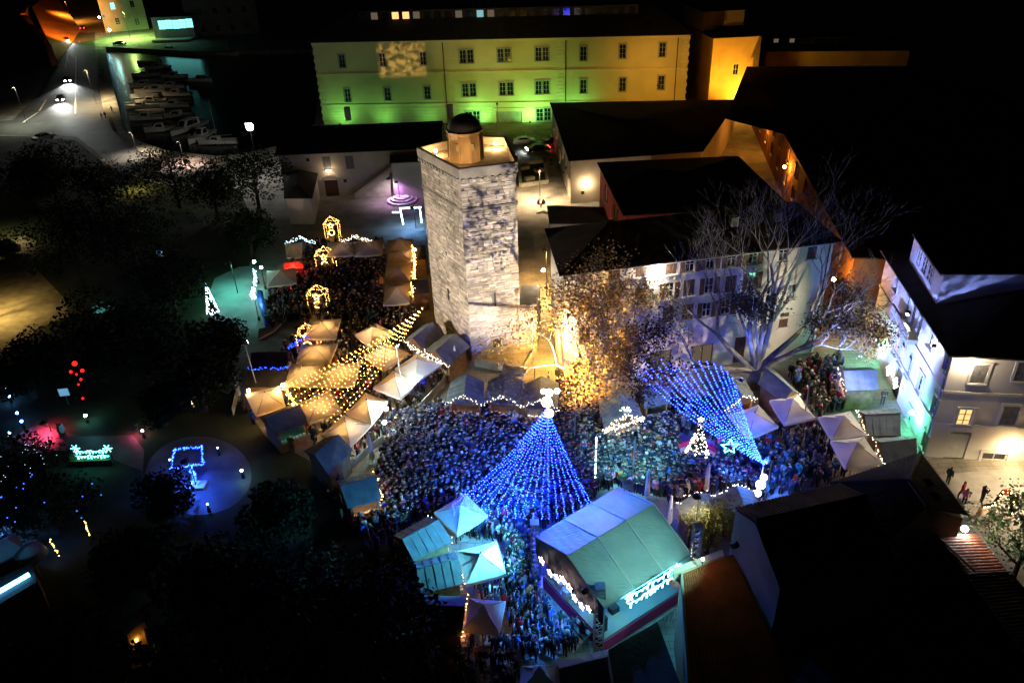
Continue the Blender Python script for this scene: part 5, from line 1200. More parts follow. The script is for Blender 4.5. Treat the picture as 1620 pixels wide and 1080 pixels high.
# lit christmas tree
b = G2(1102, 726); xt = thing('christmas_tree', (*b, 0), 'small fir tree covered in warm white lights in a pink ring', 'christmas tree')
mb = MB(); mb.bar((b[0], b[1], 0), (b[0], b[1], 1), .1, n=6); mb.build('trunk', M['darkbark'], xt)
mb = MB(); rg = random.Random(2); pts = []
for i in range(900):
    t = rg.random() ** .7; a = rg.uniform(0, 6.28); r_ = .95 * t * rg.uniform(.75, 1); pts.append((b[0] + r_ * math.cos(a), b[1] + r_ * math.sin(a), .5 + 3.3 * (1 - t)))
leafquads(mb, pts, .22, rg, .04); tag(mb.build('needles', M['leafdark'], xt), kind='stuff')
mb = MB()
for i in range(230):
    t = rg.random() ** .6; a = rg.uniform(0, 6.28); mb.octa((b[0] + 1.0 * t * math.cos(a), b[1] + 1.0 * t * math.sin(a), .5 + 3.3 * (1 - t)), .05)
tag(mb.build('bulbs', M['bulb_white'], xt), kind='stuff')
mb = MB(); star(mb, (b[0], b[1], 4.1), (1, 0, 0), (0, 0, 1), .25, .03); mb.build('star', M['bulb_white'], xt)
mb = MB(); mb.tube([(b[0] + 2.0 * math.cos(a), b[1] + 2.0 * math.sin(a), .25) for a in np.linspace(.2, 3.4, 14)], .25, n=8); tag(mb.build('ring_seat', M['pink']), 'pink curved bench ring behind the lit christmas tree', 'bench')
mb = MB(); pe = pix([(1074, 700), (1130, 694), (1132, 726), (1080, 732)]); mb.prism(pe, .004, .06); tag(mb.build('platform', M['plastic']), 'pale platform under the lit christmas tree', 'platform')
# large star decoration next to the net
b = G(1150, 740); dcs = thing('star_decoration', tuple(b), 'teal glowing star figure beside the blue net', 'decoration')
mb = MB(); star(mb, b + [0, 0, 2.2], (1, 0, 0), (0, 0, 1), .75, .06); mb.build('star', M['bulb_teal'], dcs); mb = MB(); mb.bar(b, b + [0, 0, 1.5], .05); mb.build('stand', M['metal'], dcs)

# ---------------------------------------------------------------- warm lit house frames with a star
def lit_frame(label, x, y, w_=1.9, h_=2.5):
    b = np.array([*G2(x, y), 0.]); root = thing('lit_house_decoration', tuple(b), label, 'decoration', 'warm lit house frames'); hw = w_ / 2
    cor = [b + np.array([sx * hw, sy * hw * .7, 0]) for sx, sy in ((-1, -1), (1, -1), (1, 1), (-1, 1))]; apx = b + np.array([0, 0, h_ + .9]); rg = random.Random(x)
    fr = MB(); bb = MB()
    segs = [(c_, c_ + [0, 0, h_]) for c_ in cor] + [(cor[k] + [0, 0, h_], cor[(k + 1) % 4] + [0, 0, h_]) for k in range(4)] + [(cor[k] + [0, 0, h_], apx) for k in range(4)]
    for a, c_ in segs:
        fr.bar(a, c_, .035)
        bulbline(bb, a + [0, -.05, 0], c_ + [0, -.05, 0], .2, .04, 0, .03, rg)
    fr.build('frame', M['darkmetal'], root); tag(bb.build('bulbs', M['bulb_gold2'], root), kind='stuff')
    mb = MB(); star(mb, b + np.array([0, -hw * .7, h_ * .75 + .35]), (1, 0, 0), (0, 0, 1), .42, .045); mb.build('star', M['bulb_gold2'], root)
    mb = MB(); mb.tube([b + np.array([.4 * math.cos(a), -hw * .7 - .03, h_ * .5 + .4 * math.sin(a)]) for a in np.linspace(0, 6.28, 13)], .045, n=4); mb.build('ring', M['bulb_gold2'], root)
M['bulb_gold2'] = glow('amber_fairy_bulb', (1.0, .45, .1), 14)
lit_frame('warm lit frame with star farthest from the square', 528, 378)
lit_frame('warm lit frame with star between two parasols', 518, 428, 2.2)
lit_frame('warm lit frame with star among the standing people', 507, 492, 2.1)
lit_frame('warm lit frame with star between two taupe parasols', 492, 556, 2.1)
# garlands over the back stalls
for lab, pts, mt in [('white garland over the small taupe parasol', ((452, 384), (475, 375), (497, 384)), 'bulb_cool'), ('white garland behind the joined warm parasols', ((540, 382), (560, 374), (585, 380)), 'bulb_white'),
                     ('warm garland along the row of parasols by the tower', ((653, 390), (656, 420), (651, 464)), 'bulb_warm'), ('warm garland at the amber parasol', ((446, 609), (458, 625), (465, 640)), 'bulb_warm'), ('white garland around the brightest parasol by the tower', ((640, 540), (662, 556), (700, 574)), 'bulb_white'),
                     ('blue light line between the taupe parasol and black stall', ((458, 548), (470, 540), (482, 532)), 'bulb_blue2')]:
    mb = MB(); rg = random.Random(4); P_ = [G(x, y, 2.9) for x, y in pts]
    for a, b in zip(P_[:-1], P_[1:]):
        for rep in range(3): bulbline(mb, a, b, .26, .032, .1, .12, rg)
    gr_ = thing('light_garland', tuple(P_[0]), lab, 'garland'); tag(mb.build('bulbs', M[mt], gr_), kind='stuff')
# arch and fir of white lights by the rink
b = G2(338, 498); fir = thing('lit_fir', (*b, 0), 'slim fir outlined in cold white lights in the park', 'christmas tree'); mb = MB(); rg = random.Random(8)
for i in range(160):
    t = rg.random() ** .7; a = rg.uniform(0, 6.28); mb.octa((b[0] + .7 * t * math.cos(a), b[1] + .7 * t * math.sin(a), .3 + 3.9 * (1 - t)), .06)
tag(mb.build('bulbs', M['bulb_cool2'] if 'bulb_cool2' in M else M['bulb_cool'], fir), kind='stuff'); mb = MB(); mb.lathe((b[0], b[1], 0), [(.12, 0), (.6, .4), (.05, 4.2)], 8); mb.build('cone', M['leafdark'], fir)
ra = thing('light_arch', (*G2(402, 475), 0), 'curved arch wrapped in cold white lights beside the turquoise parasol', 'arch'); pts = [G(x, y, z) for x, y, z in ((398, 470, .3), (399, 466, 1.2), (401, 458, 2.2), (404, 448, 3.0), (404, 438, 3.4), (402, 428, 3.6))]
mb = MB(); mb.tube(pts, .06, n=5); mb.build('arch_frame', M['metal'], ra); mb = MB()
for a, c_ in zip(pts[:-1], pts[1:]):
    for rep in range(3): bulbline(mb, a, c_, .2, .055, 0, .12, rg)
tag(mb.build('bulbs', M['bulb_cool'], ra), kind='stuff')
# striped curved steps
sr = thing('striped_steps', (*G2(428, 500), 0), 'curved black and white striped steps beside the blue slide', 'steps')
for k in range(8):
    mb = MB(); off = k * .32; pts = [G(446 + k * 2.6, 462, 0), G(444 + k * 2.6, 485, 0), G(436 + k * 2.4, 508, 0), G(424 + k * 1.4, 520 + k * 1.0, 0), G(410, 524 + k * 2.2, 0)]
    mb.tube([p + [0, 0, .1 + .02 * k] for p in pts], .15, n=4); mb.build('stripe', M['plastic'] if k % 2 else M['rubber'], sr)
mb = MB(); mb.tube([G(411, 462, 2.4), G(414, 480, 1.9), G(420, 500, 1.0), G(424, 514, .5)], .35, n=8)
tag(mb.build('blue_slide', mat('blue_slide_plastic', (.05, .12, .6), .35, .1, 2)), 'glossy blue tube slide next to the striped steps', 'slide')
# cyan light portal beside the cream house
po = thing('light_portal', (*G2(648, 350), 0), 'portal of cyan white light bars beside the tower', 'light'); 
for a, c_ in (((632, 330), (666, 328)), ((633, 331), (638, 355)), ((664, 329), (667, 352)), ((621, 336), (631, 336))):
    mb = MB(); mb.bar(G(*a, 2.6), G(*c_, 2.6 if c_[1] < 340 else 1.0), .09, n=5); mb.build('light_bar', M['bulb_cool'], po)
pd = thing('round_podium', (*G2(636, 320), 0), 'stepped round podium in violet light behind the tower', 'podium')
for k, r_ in enumerate((2.4, 1.8, 1.2)):
    c_ = G(636, 318); mb = MB(); mb.lathe((c_[0], c_[1], .25 * k), [(r_, 0), (r_, .25)], 24); mb.build('step', M['plastic'], pd)

# ================================================================ LAMPS
def add_light(kind, pos, energy, col, parent, target=None, size=60, blend=.5, radius=.1):
    l = bpy.data.lights.new('lamp_light', kind); l.energy = energy; l.color = col; l.shadow_soft_size = radius
    o = bpy.data.objects.new('lamp_light', l); COL.objects.link(o); o.parent = parent; o.location = Vector(np.array(pos) - WL[parent.name])
    if kind == 'SPOT':
        l.spot_size = R(size); l.spot_blend = blend; d = Vector(np.array(target) - np.array(pos)); o.rotation_euler = d.to_track_quat('-Z', 'Y').to_euler()
    return o
def flood(label, pos, target, energy, col, size=70, blend=.6, pole=True, name='floodlight', radius=.12, show=25):
    pos = np.array(pos, float); target = np.array(target, float); d = (target - pos); d /= np.linalg.norm(d)
    base = (pos[0], pos[1], 0) if pole else tuple(pos); root = thing(name, base, label, 'floodlight')
    mb = MB(); mb.bar(pos - d * .35, pos - d * .02, .22, n=4); h = mb.build('housing', M['darkmetal'], root)
    mb = MB(); mb.bar(pos - d * .015, pos, .17, n=4); mb.build('lens', glow('flood_lens', col, show), h)
    if pole: mb = MB(); mb.bar((pos[0], pos[1], 0), pos - d * .3 - [0, 0, .1], .05, n=6); mb.build('pole', M['metal'], root)
    add_light('SPOT', pos + d * .12, energy, col, root, target, size, blend, radius)
    return root
def globe_lamp(label, pos, col, strength, r_=.18, pole=True, name='street_lamp', arm=None):
    pos = np.array(pos, float); root = thing(name, (pos[0], pos[1], 0) if pole else tuple(pos), label, 'lamp')
    mb = MB(); mb.ball(pos, r_, 10, 7); mb.build('globe', glow('lamp_globe', col, strength), root, smooth=True)
    if pole:
        mb = MB(); mb.bar((pos[0], pos[1], 0), pos - [0, 0, r_], .06, n=6, r2=.04); mb.build('pole', M['darkmetal'], root); mb = MB(); mb.lathe((pos[0], pos[1], 0), [(.14, 0), (.14, .3), (.07, .5)], 8); mb.build('base', M['darkmetal'], root)
    else:
        a = np.array(arm) if arm is not None else pos - [0, 0, .4]; mb = MB(); mb.bar(pos, a, .03); mb.build('bracket', M['darkmetal'], root)
    return root
def shaded_lamp(label, pos, col, energy, size=150, name='street_lamp'):
    pos = np.array(pos, float); root = thing(name, (pos[0], pos[1], 0), label, 'lamp')
    mb = MB(); mb.lathe(pos, [(.34, 0), (.3, .1), (.1, .22)], 10); hd = mb.build('shade', M['darkmetal'], root); mb = MB(); mb.lathe(pos - [0, 0, .04], [(.2, 0), (.2, .03)], 8); mb.build('lens', glow('shaded_lens', col, 30), hd)
    mb = MB(); mb.bar((pos[0] + .25, pos[1] + .25, 0), pos + [.25, .25, .3], .06, n=6, r2=.045); mb.bar(pos + [.25, .25, .3], pos + [0, 0, .2], .035); mb.build('pole', M['darkmetal'], root)
    add_light('SPOT', pos - [0, 0, .1], energy, col, root, pos - [0, 0, 5], size, .7, .12); return root
# square: flood under the eave of the shuttered building, and the ones that light the tower
s, z = Fg.sz(1038, 424); pe = Fg.pt(s, z - .1, .45)
globe_lamp('dazzling white lamp under the eave of the shuttered building', pe, (1, .9, .7), 650, .2, False, 'wall_lamp', Fg.pt(s, z, 0))
s, z = FIl.sz(1490, 541); pI = FIl.pt(s, z, .55)
globe_lamp('white lamp on the blue side of the corner building near the roof edge', pI, (.95, .95, 1.0), 170, .16, False, 'wall_lamp', FIl.pt(s, z, 0))
s, z = FIr.sz(1532, 570); pR = FIr.pt(s, z + .1, .7)
globe_lamp('cool white lamp on the cream side of the corner building', pR, (1, .78, .5), 380, .16, False, 'wall_lamp', FIr.pt(s, z, 0))
flood('added warm floodlight on the corner building brightening the shuttered facade', FIl.pt(FIl.L - 2.4, HI - .7, .8), np.array([17.5, 65, 5.5]), 12000, (1, .85, .55), 80, .7, False, radius=.15)  # added light that warms the whole facade
flood('floodlight mast between park and market aimed at the tower', np.array([*G2(415, 640), 7.0]), (-6.5, 73, 10), 16000, (1, .82, .6), 75, .7, True, radius=.15)
flood('white floodlight mast right of the blue cone aimed at the tower', np.array([*G2(908, 706), 4.6]), (-1.2, 70, 10.5), 21000, (1, .83, .6), 66, .6, True, radius=.08)
flood('blue white floodlight mast among the right parasols', np.array([*G2(1268, 690), 5.6]), FIl.pt(9.5, 6.6, 0), 24000, (.24, .33, 1.0), 84, .7, True)
s, z = FIl.sz(1392, 560); globe_lamp('teal lamp low on the far end of the corner building', FIl.pt(s, 2.4, .6), (.15, 1.0, .6), 420, .2, False, 'wall_lamp', FIl.pt(s, 2.4, 0))
s, z = FIl.sz(1447, 680); globe_lamp('teal lamp low on the near end of the corner building', FIl.pt(s, 2.3, .6), (.15, 1.0, .6), 420, .2, False, 'wall_lamp', FIl.pt(s, 2.3, 0))
s, z = FIr.sz(1598, 706); globe_lamp('warm lamp washing the cream wall at the right edge', FIr.pt(s, z, .5), (1, .66, .3), 240, .2, False, 'wall_lamp', FIr.pt(s, z, 0))
for i, (x, y) in enumerate(((1398, 556), (1412, 586), (1423, 606))):
    s, z = FIl.sz(x, y); c_ = FIl.pt(s, z, .35); root = thing('star_lantern', tuple(c_), ('uppermost', 'middle', 'lowest')[i] + ' of three white star lanterns on the blue facade', 'lantern')
    mb = MB(); 
    for k in range(4):
        a = math.pi * k / 4; dd = np.array([FIl.d[0] * math.cos(a), FIl.d[1] * math.cos(a), math.sin(a)]) * (.55 if k % 2 == 0 else .4); mb.bar(c_ - dd, c_ + dd, .09, n=5)
    mb.build('points', M['globe'], root)
p = G(1526, 836, 6.6); globe_lamp('cool white yard lamp at the edge of the black tiled house', p, (.9, .97, 1.0), 220, .2, False, 'wall_lamp', p + np.array([-.8, 0, .1]))
s, z = FIr.sz(1660, 760); shaded_lamp('warm yard lamp beyond the right edge', np.array([*G2(1640, 800), 4.5]), (1, .76, .45), 2900)
# alley and lane lamps
globe_lamp('orange sodium lamp in the alley between the facade and black block', G(1320, 442, 6.0), (1, .42, .07), 520, .22, False, 'alley_lamp', G(1312, 440, 6.0))
for k, (t, zz) in enumerate(((.35, 5.5), (.6, 5.5), (.12, 5.0))):
    q_ = FH.pt(FH.L * t, zz, .8); globe_lamp('orange alley lamp number %s along the black block' % ('one', 'two', 'three')[k] if False else ('orange lamp midway along the alley wall', 'orange lamp in the lower alley hidden by roofs', 'orange lamp at the far end of the alley wall')[k], q_, (1, .36, .04), 620, .2, False, 'alley_lamp', FH.pt(FH.L * t, zz, 0))
globe_lamp('yellow sodium lamp at the foot of the ochre house', FO.pt(FO.L * .72, 2.0, 1.6), (1, .58, .07), 900, .25, True)
flood('added sodium floodlight in the alley mouth brightening the ochre walls', FO.pt(FO.L * .2, 3.0, 9.0), FO.pt(FO.L * .5, 9, 0), 9000, (1, .48, .04), 110, .8, True)  # added to bring up the yellow of the ochre walls
flood('sodium floodlight on the plaster block roof aimed at the barracks', np.array([*(A1 + Fy.n * 14 - Fy.d * 7), hD + 3.2]), Fy.pt(Fy.L * .92, 8, 0), 4300, (1, .5, .05), 125, .9, False)
flood('pale floodlight before the middle of the yellow barracks', np.array([*Fy.pt(Fy.L * .52, 0, 20)[:2], 8.5]), Fy.pt(Fy.L * .52, 11, 0), 3600, (1, .78, .08), 105, .9, True)
for k, (x, en) in enumerate(((545, 750), (840, 2600), (905, 1700), (610, 380), (680, 300), (760, 1600))):
    p = Fy.pt(Fy.sz(x, 190)[0], 1.0, 3.4); flood(('green ground flood at the left part of the barracks', 'green ground flood beside the barracks gate', 'green ground flood behind the plaster block', 'second green ground flood behind the cream house roof', 'faint green ground flood behind the cream house chimney', 'green ground flood left of the barracks gate')[k], p, Fy.pt(Fy.sz(x, 190)[0], 4.0, 0), en * .85, (.24, 1.0, .2), 165, .9, False)
shaded_lamp('green street lamp above the parked cars', np.array([*G2(880, 236), 5.0]), (.25, 1.0, .25), 18000)
shaded_lamp('green lamp in the narrow street right of the barracks', np.array([*G2(1100, 140), 4.0]), (.2, 1.0, .2), 2500)
FGl = Face(Gbl, F0); s, z = FGl.sz(867, 427); globe_lamp('white lamp on the wall at the tower lane', FGl.pt(s, z, .5), (1, .86, .6), 520, .17, False, 'wall_lamp', FGl.pt(s, z, 0))
shaded_lamp('amber lamp low beside the golden plane tree', np.array([*G2(874, 578), 4.4]), (1, .5, .08), 3500)
shaded_lamp('orange lane lamp between tower and facade', np.array([*G2(862, 470), 6.0]), (1, .55, .16), 8500)
globe_lamp('yellow lamp on the facade corner behind the golden tree', Fg.pt(1.0, 4.2, .8), (1, .55, .12), 60, .2, False, 'wall_lamp', Fg.pt(1.2, 5.2, 0))
Fd = Face(Dfl, Dfr); globe_lamp('warm lamp on the front of the plaster block', Fd.pt(2.4, 3.0, .6), (1, .72, .4), 220, .2, False, 'wall_lamp', Fd.pt(2.4, 3.0, 0))
shaded_lamp('warm lane lamp beside the excavation lawn', np.array([*G2(852, 318), 5.0]), (1, .7, .38), 7500)
globe_lamp('pale lamp over the arched door of the cream house', Fb.pt(sa, 4.4, .6), (1, .75, .45), 70, .16, False, 'wall_lamp', Fb.pt(sa, 4.4, 0))
shaded_lamp('pale lamp on the stair wing of the cream house', np.array([*G2(618, 318), 3.6]), (1, .8, .9), 600)
shaded_lamp('violet lamp over the round podium', np.array([*G2(630, 320), 3.2]), (.75, .15, 1.0), 350)
shaded_lamp('blue lamp beside the cyan light portal', np.array([*G2(655, 362), 3.2]), (.15, .4, 1.0), 900)
shaded_lamp('added red lamp reddening the ground by the small red stall', np.array([*G2(468, 446), 3.0]), (1, .02, .02), 900)  # added lamp supplying the red ground around the stall
# terrace lamps on the tower
for k, tp in enumerate((lerp(tL, cT, .3), lerp(tBR, cT, .3), lerp(tF, cT, .16))):
    p = np.array([tp[0], tp[1], ZT + .75]); globe_lamp(('left', 'right', 'front')[k] + ' warm lamp on the tower terrace', p - [0, 0, .3 * (k == 2)], (1, .56, .2), (330, 450, 2200)[k], .14 if k < 2 else .08, False, 'terrace_lamp', p - [0, 0, .5])
# added spot: leaf shade on the barracks is put into its noise mask
pr = flood('added spot on the tower terrace throwing a leaf shade patch on the barracks', np.array([tBL[0], tBL[1] + .2, ZT + 1.6]), Fy.pt(Fy.sz(636, 95)[0], Fy.sz(636, 95)[1], 0), 170000, (1, .64, .24), 15, .12, False, name='added_patch_light')
for ch in pr.children:
    if ch.type == 'LIGHT':
        l = ch.data; l.use_nodes = True; n = l.node_tree; em = n.nodes['Emission']; tc = n.nodes.new('ShaderNodeTexCoord'); nz = n.nodes.new('ShaderNodeTexNoise'); nz.inputs['Scale'].default_value = 75; nz.inputs['Detail'].default_value = 5
        sx_ = n.nodes.new('ShaderNodeSeparateXYZ'); n.links.new(tc.outputs['Normal'], sx_.inputs[0]); n.links.new(tc.outputs['Normal'], nz.inputs['Vector'])
        def mth(op, a_, b_):
            m_ = n.nodes.new('ShaderNodeMath'); m_.operation = op
            for i_, v_ in enumerate((a_, b_)):
                if isinstance(v_, (int, float)): m_.inputs[i_].default_value = v_
                elif v_ is not None: n.links.new(v_, m_.inputs[i_])
            return m_.outputs[0]
        def soft(v_, lim):
            r_ = n.nodes.new('ShaderNodeMapRange'); r_.inputs['From Min'].default_value = lim * 1.12; r_.inputs['From Max'].default_value = lim * .9; n.links.new(v_, r_.inputs['Value']); return r_.outputs[0]
        gx = soft(mth('ABSOLUTE', sx_.outputs['X'], None), .052); gy = soft(mth('ADD', mth('ABSOLUTE', sx_.outputs['Y'], None), mth('MULTIPLY', mth('SUBTRACT', nz.outputs['Fac'], .5), .05)), .038)
        rp = n.nodes.new('ShaderNodeMapRange'); rp.inputs['From Min'].default_value = .42; rp.inputs['From Max'].default_value = .6; rp.inputs['To Min'].default_value = .1; rp.inputs['To Max'].default_value = 1.1
        n.links.new(nz.outputs['Fac'], rp.inputs['Value']); n.links.new(mth('MULTIPLY', mth('MULTIPLY', gx, gy), rp.outputs[0]), em.inputs['Strength'])
# harbour and road lamps
globe_lamp('brilliant white mast lamp beside the harbour', G(395, 201, 9.0), (1, 1, .95), 130, .62)
globe_lamp('teal street lamp at the foot of the green house', G(173, 48, 5.0), (.35, 1.0, .85), 60, .45); globe_lamp('cyan street lamp at the corner of the green house', G(157, 28, 6.0), (.35, .9, 1.0), 50, .4)
flood('orange floodlight beside the road aimed at the city wall', np.array([*G2(128, 74), 7.0]), np.array([*G2(84, 30), 4.0]), 90000, (1, .28, .015), 75, .8, True)
shaded_lamp('orange street lamp at the top of the road', np.array([*G2(112, 36), 8.0]), (1, .35, .04), 12000)
shaded_lamp('pale promenade lamp at the bend of the harbour road', np.array([*G2(215, 246), 4.5]), (1, .82, .6), 3600, 125)
shaded_lamp('pale promenade lamp by the moored boats', np.array([*G2(290, 262), 4.5]), (1, .72, .58), 3600, 125)
shaded_lamp('pale street lamp over the road lanes', np.array([*G2(150, 165), 8.0]), (1, .74, .38), 13000)
shaded_lamp('pale street lamp where the road leaves the frame', np.array([*G2(40, 196), 8.0]), (.95, 1, .7), 4500)
shaded_lamp('yellow lamp beside the thin bare tree', np.array([*G2(216, 300), 3.0]), (1, .75, .2), 900)
shaded_lamp('yellow path lamp beyond the left edge', np.array([*G2(-14, 505), 5.0]), (1, .68, .2), 3600)
shaded_lamp('pale path lamp among the shrubs at the left edge', np.array([*G2(-10, 385), 5.0]), (1, .85, .4), 1300)
shaded_lamp('added green lamp tinting the front of the green house', np.array([*G2(205, 62), 9.0]), (.55, 1, .2), 26000, 170)  # added to turn the house front green
flood('added white floodlight on the harbour mast brightening the moored boats', G(395, 201, 9.0) + np.array([-1.0, 1.0, .3]), G(262, 170, -1), 2600, (1, .97, .85), 60, .8, False)  # added fill so the boats show in the dark
# market lamps
for k, (x, y, c_, st_) in enumerate(((653, 601, (.75, 1, .92), 520), (611, 646, (.75, 1, .92), 520), (608, 668, (.8, 1, .95), 80), (447, 609, (1, .75, .3), 160), (393, 618, (1, .7, .3), 60), (402, 470, (.35, 1, .85), 130), (402, 414, (.35, 1, .85), 120), (413, 423, (.4, 1, .85), 90), (656, 395, (1, .7, .35), 90))):
    globe_lamp(('white globe lamp at the cream parasol by the tower row', 'white globe lamp at the dazzling parasol corner', 'small white globe over the crowd rim', 'warm globe where the light strings gather', 'small warm globe at the left market edge', 'lower teal globe of the white arch', 'upper teal globe of the white arch', 'second teal globe beside the white arch', 'warm globe at the top of the parasol row')[k], G(x, y, 3.0), c_, st_, .17)
flood('cyan floodlight on the stage truss aimed at the lower stalls', G(848, 922) + np.array([-.5, .3, 5.9]), G(745, 870, 2), 8000, (.1, .66, 1.0), 95, .7, False)
flood('added white floodlight on the corner building brightening the right parasols', FIl.pt(FIl.L * .55, 8.8, .8), G(1290, 690, 2), 5200, (1, .93, .78), 85, .8, False)  # added to whiten the canopies below
flood('added deep blue floodlight on the cone mast tinting the stage roof', apex + np.array([.25, -.3, .5]), (sL0 + sL1 + rF + rB) / 4, 10000, (.03, .2, 1.0), 62, .8, False)  # added to turn the left roof slope blue
flood('added small blue floodlight on the globe pole tinting the twin stalls', ax2 + np.array([0, -.3, .4]), G(1135, 808, 3), 1100, (.04, .24, 1.0), 100, .8, False)  # added to give the two stall roofs their blue
shaded_lamp('added pale lamp brightening the olive green tree', np.array([*G2(1092, 872), 5.2]), (1, .85, .5), 700)  # added lamp to lift the foliage beside the stage
flood('teal floodlight behind the stage aimed at the crowd', G(1000, 800) + np.array([0, 0.4, 6.6]), G(1000, 725), 4600, (.16, .7, .9), 88, .8, True)
flood('blue floodlight on the front truss aimed at the lower crowd', G(946, 1026) + np.array([-1.1, -.7, 6.0]), G(830, 985), 5200, (.03, .24, 1.0), 60, .8, False)
flood('blue floodlight by the twin stalls aimed at the right crowd', G(1205, 815) + np.array([0, 0, 5.5]), G(1180, 745), 5200, (.03, .2, 1.0), 85, .8, True)
flood('blue floodlight on the stage truss aimed at the crowd', G(848, 922) + np.array([-.2, .7, 6.2]), G(775, 745), 36000, (.02, .13, 1.0), 56, .8, False)
flood('pale floodlight over the market row aimed at the crowd', G(640, 640) + np.array([0, 0, 6.5]), G(730, 715), 600, (.55, .78, 1.0), 95, .8, True)
flood('blue uplight under the bare plane tree', G(1168, 640) + np.array([0, 0, 2.9]), np.array([bbase[0], bbase[1], 6]), 2600, (.05, .13, 1.0), 62, .8, True)
flood('added amber floodlight mast at the mouth of the tower lane', np.array([*G2(846, 598), 6.5]), np.array([gbase[0] - .5, gbase[1], 6.5]), 3500, (1, .5, .09), 120, .7, True)  # added light for the lane side of the golden crown
flood('added amber floodlight on the cone mast brightening the golden tree', apex + np.array([.3, .2, .55]), np.array([gbase[0] - .8, gbase[1], 6.5]), 34000, (1, .54, .12), 60, .8, False)  # added frontal light for the golden crown
flood('added pale floodlight on the tall dark house brightening the stage roof', G(1158, 862, 10.6), (rF + rB + sR0 + sR1) / 4, 2300, (.34, 1, .78), 66, .8, False)  # added to lift the right slope of the stage roof
p = G(1112, 884, 7.6); globe_lamp('added small warm lamp above the parapet of the red tiled house', p, (1, .55, .25), 45, .09, False, 'wall_lamp', p - np.array([0, 0, .9]))  # added to warm the upper tiles

# ================================================================ PARK FEATURES
b = G(308, 772); fr = thing('photo_frame_light', tuple(b), 'large square frame outlined in blue lights on a lit stand', 'decoration'); rg = random.Random(1)
cn = [G(276, 711, 3.2), G(318, 706, 3.2), G(321, 734, 1.8), G(270, 741, 1.8)]
mb = MB(); bb = MB()
for k in range(4): mb.bar(cn[k], cn[(k + 1) % 4], .05); [bulbline(bb, cn[k], cn[(k + 1) % 4], .16, .05, 0, .05, rg) for _ in range(2)]
pst = [G(302, 738, 1.8), G(306, 752, .9), G(312, 766, .3)]
for a, c_ in zip(pst[:-1], pst[1:]): mb.bar(a, c_, .06); [bulbline(bb, a, c_, .13, .05, 0, .1, rg) for _ in range(3)]
mb.build('frame', M['metal'], fr); tag(bb.build('bulbs', M['bulb_blue2'], fr), kind='stuff')
mb = MB(); mb.box(G(312, 768, .15), (1.4, 1.0, .3)); mb.build('plinth', M['plastic'], fr)
ns = thing('neon_script_sign', tuple(G(145, 722)), 'cyan neon sign of two script lines with snowflakes', 'sign'); a, c_ = G(116, 716, 1.2), G(172, 714, 1.2)
mb = MB(); squiggle(mb, a, c_, (0, 0, 1), 2, .2, .035, 10, rg); mb.build('script_line', M['bulb_teal'], ns)
for x in (119, 170):
    p = G(x, 709, 1.4)
    mb = MB()
    for k in range(3): a_ = math.pi * k / 3; d = np.array([math.cos(a_), 0, math.sin(a_)]) * .4; mb.bar(p - d, p + d, .03)
    mb.build('snowflake', M['bulb_teal'], ns)
mb = MB(); mb.bar(a - [0, 0, 1.2], a + [0, 0, .3], .04); mb.bar(c_ - [0, 0, 1.2], c_ + [0, 0, .3], .04); mb.build('stand', M['metal'], ns)
hb = MB(); hb.prism([tuple(G2(112, 724)), tuple(G2(178, 722)), tuple(G2(178, 735)), tuple(G2(112, 737))], 0, .5); tag(hb.build('hedge', M['grass']), 'low clipped hedge in front of the neon script sign', 'hedge')
for k, (x, y, c_, st_, r_) in enumerate(((135, 657, (.25, .9, 1.0), 60, .14), (34, 666, (.1, .35, 1), 40, .12), (8, 614, (.1, .3, 1), 40, .12), (14, 626, (.1, .3, 1), 50, .14), (27, 653, (.1, .3, 1), 40, .12), (225, 681, (.4, .9, 1.0), 40, .1), (268, 727, (.4, .9, .9), 16, .07), (302, 764, (.4, .9, .9), 16, .07), (328, 797, (.4, .9, .9), 16, .07), (382, 744, (.4, 1, .6), 55, .1), (344, 708, (.4, .9, .9), 16, .07), (15, 684, (.1, .45, 1), 30, .1), (251, 796, (.4, .8, 1), 25, .07))):
    globe_lamp(('cyan bollard light above the neon script', 'teal light at the left rim of the red path', 'blue light highest at the left edge', 'blue light second at the left edge', 'blue light beside the red path', 'pale blue light by the pink path patch', 'small light left of the blue frame', 'small light under the blue frame', 'small light at the lower terrace rim', 'green light at the right terrace rim', 'small light at the upper terrace rim', 'dim blue light at the left edge', 'tiny light in the grey shrub')[k], G(x, y, .8), c_, st_, r_, True, 'garden_light')
shaded_lamp('blue lamp over the park terrace', np.array([*G2(305, 775), 3.0]), (.03, .12, 1), 1500)
shaded_lamp('red lamp over the park path', np.array([*G2(75, 685), 1.2]), (1, .05, .12), 1000)
shaded_lamp('pink lamp by the second path patch', np.array([*G2(216, 690), .9]), (1, .1, .25), 90)
shaded_lamp('teal rink lamp at the market edge', np.array([*G2(372, 465), 4.0]), (.15, 1, .7), 900)
rd = thing('red_hanging_lights', tuple(G(122, 592)), 'cluster of red lights hanging in a dark tree', 'decoration')
for k, (x, y, r_) in enumerate(((118, 575, .34), (130, 586, .24), (112, 588, .2), (128, 600, .16), (124, 608, .12), (131, 630, .14), (121, 592, .14))):
    p = G(x, y, 7.5 - k * .2); mb = MB(); mb.ball(p, r_ * .62, 8, 5); mb.build('ball_light', M['bulb_red'], rd)
M['screen_blue'] = glow('pale_blue_panel', (.2, .5, .8), .55)
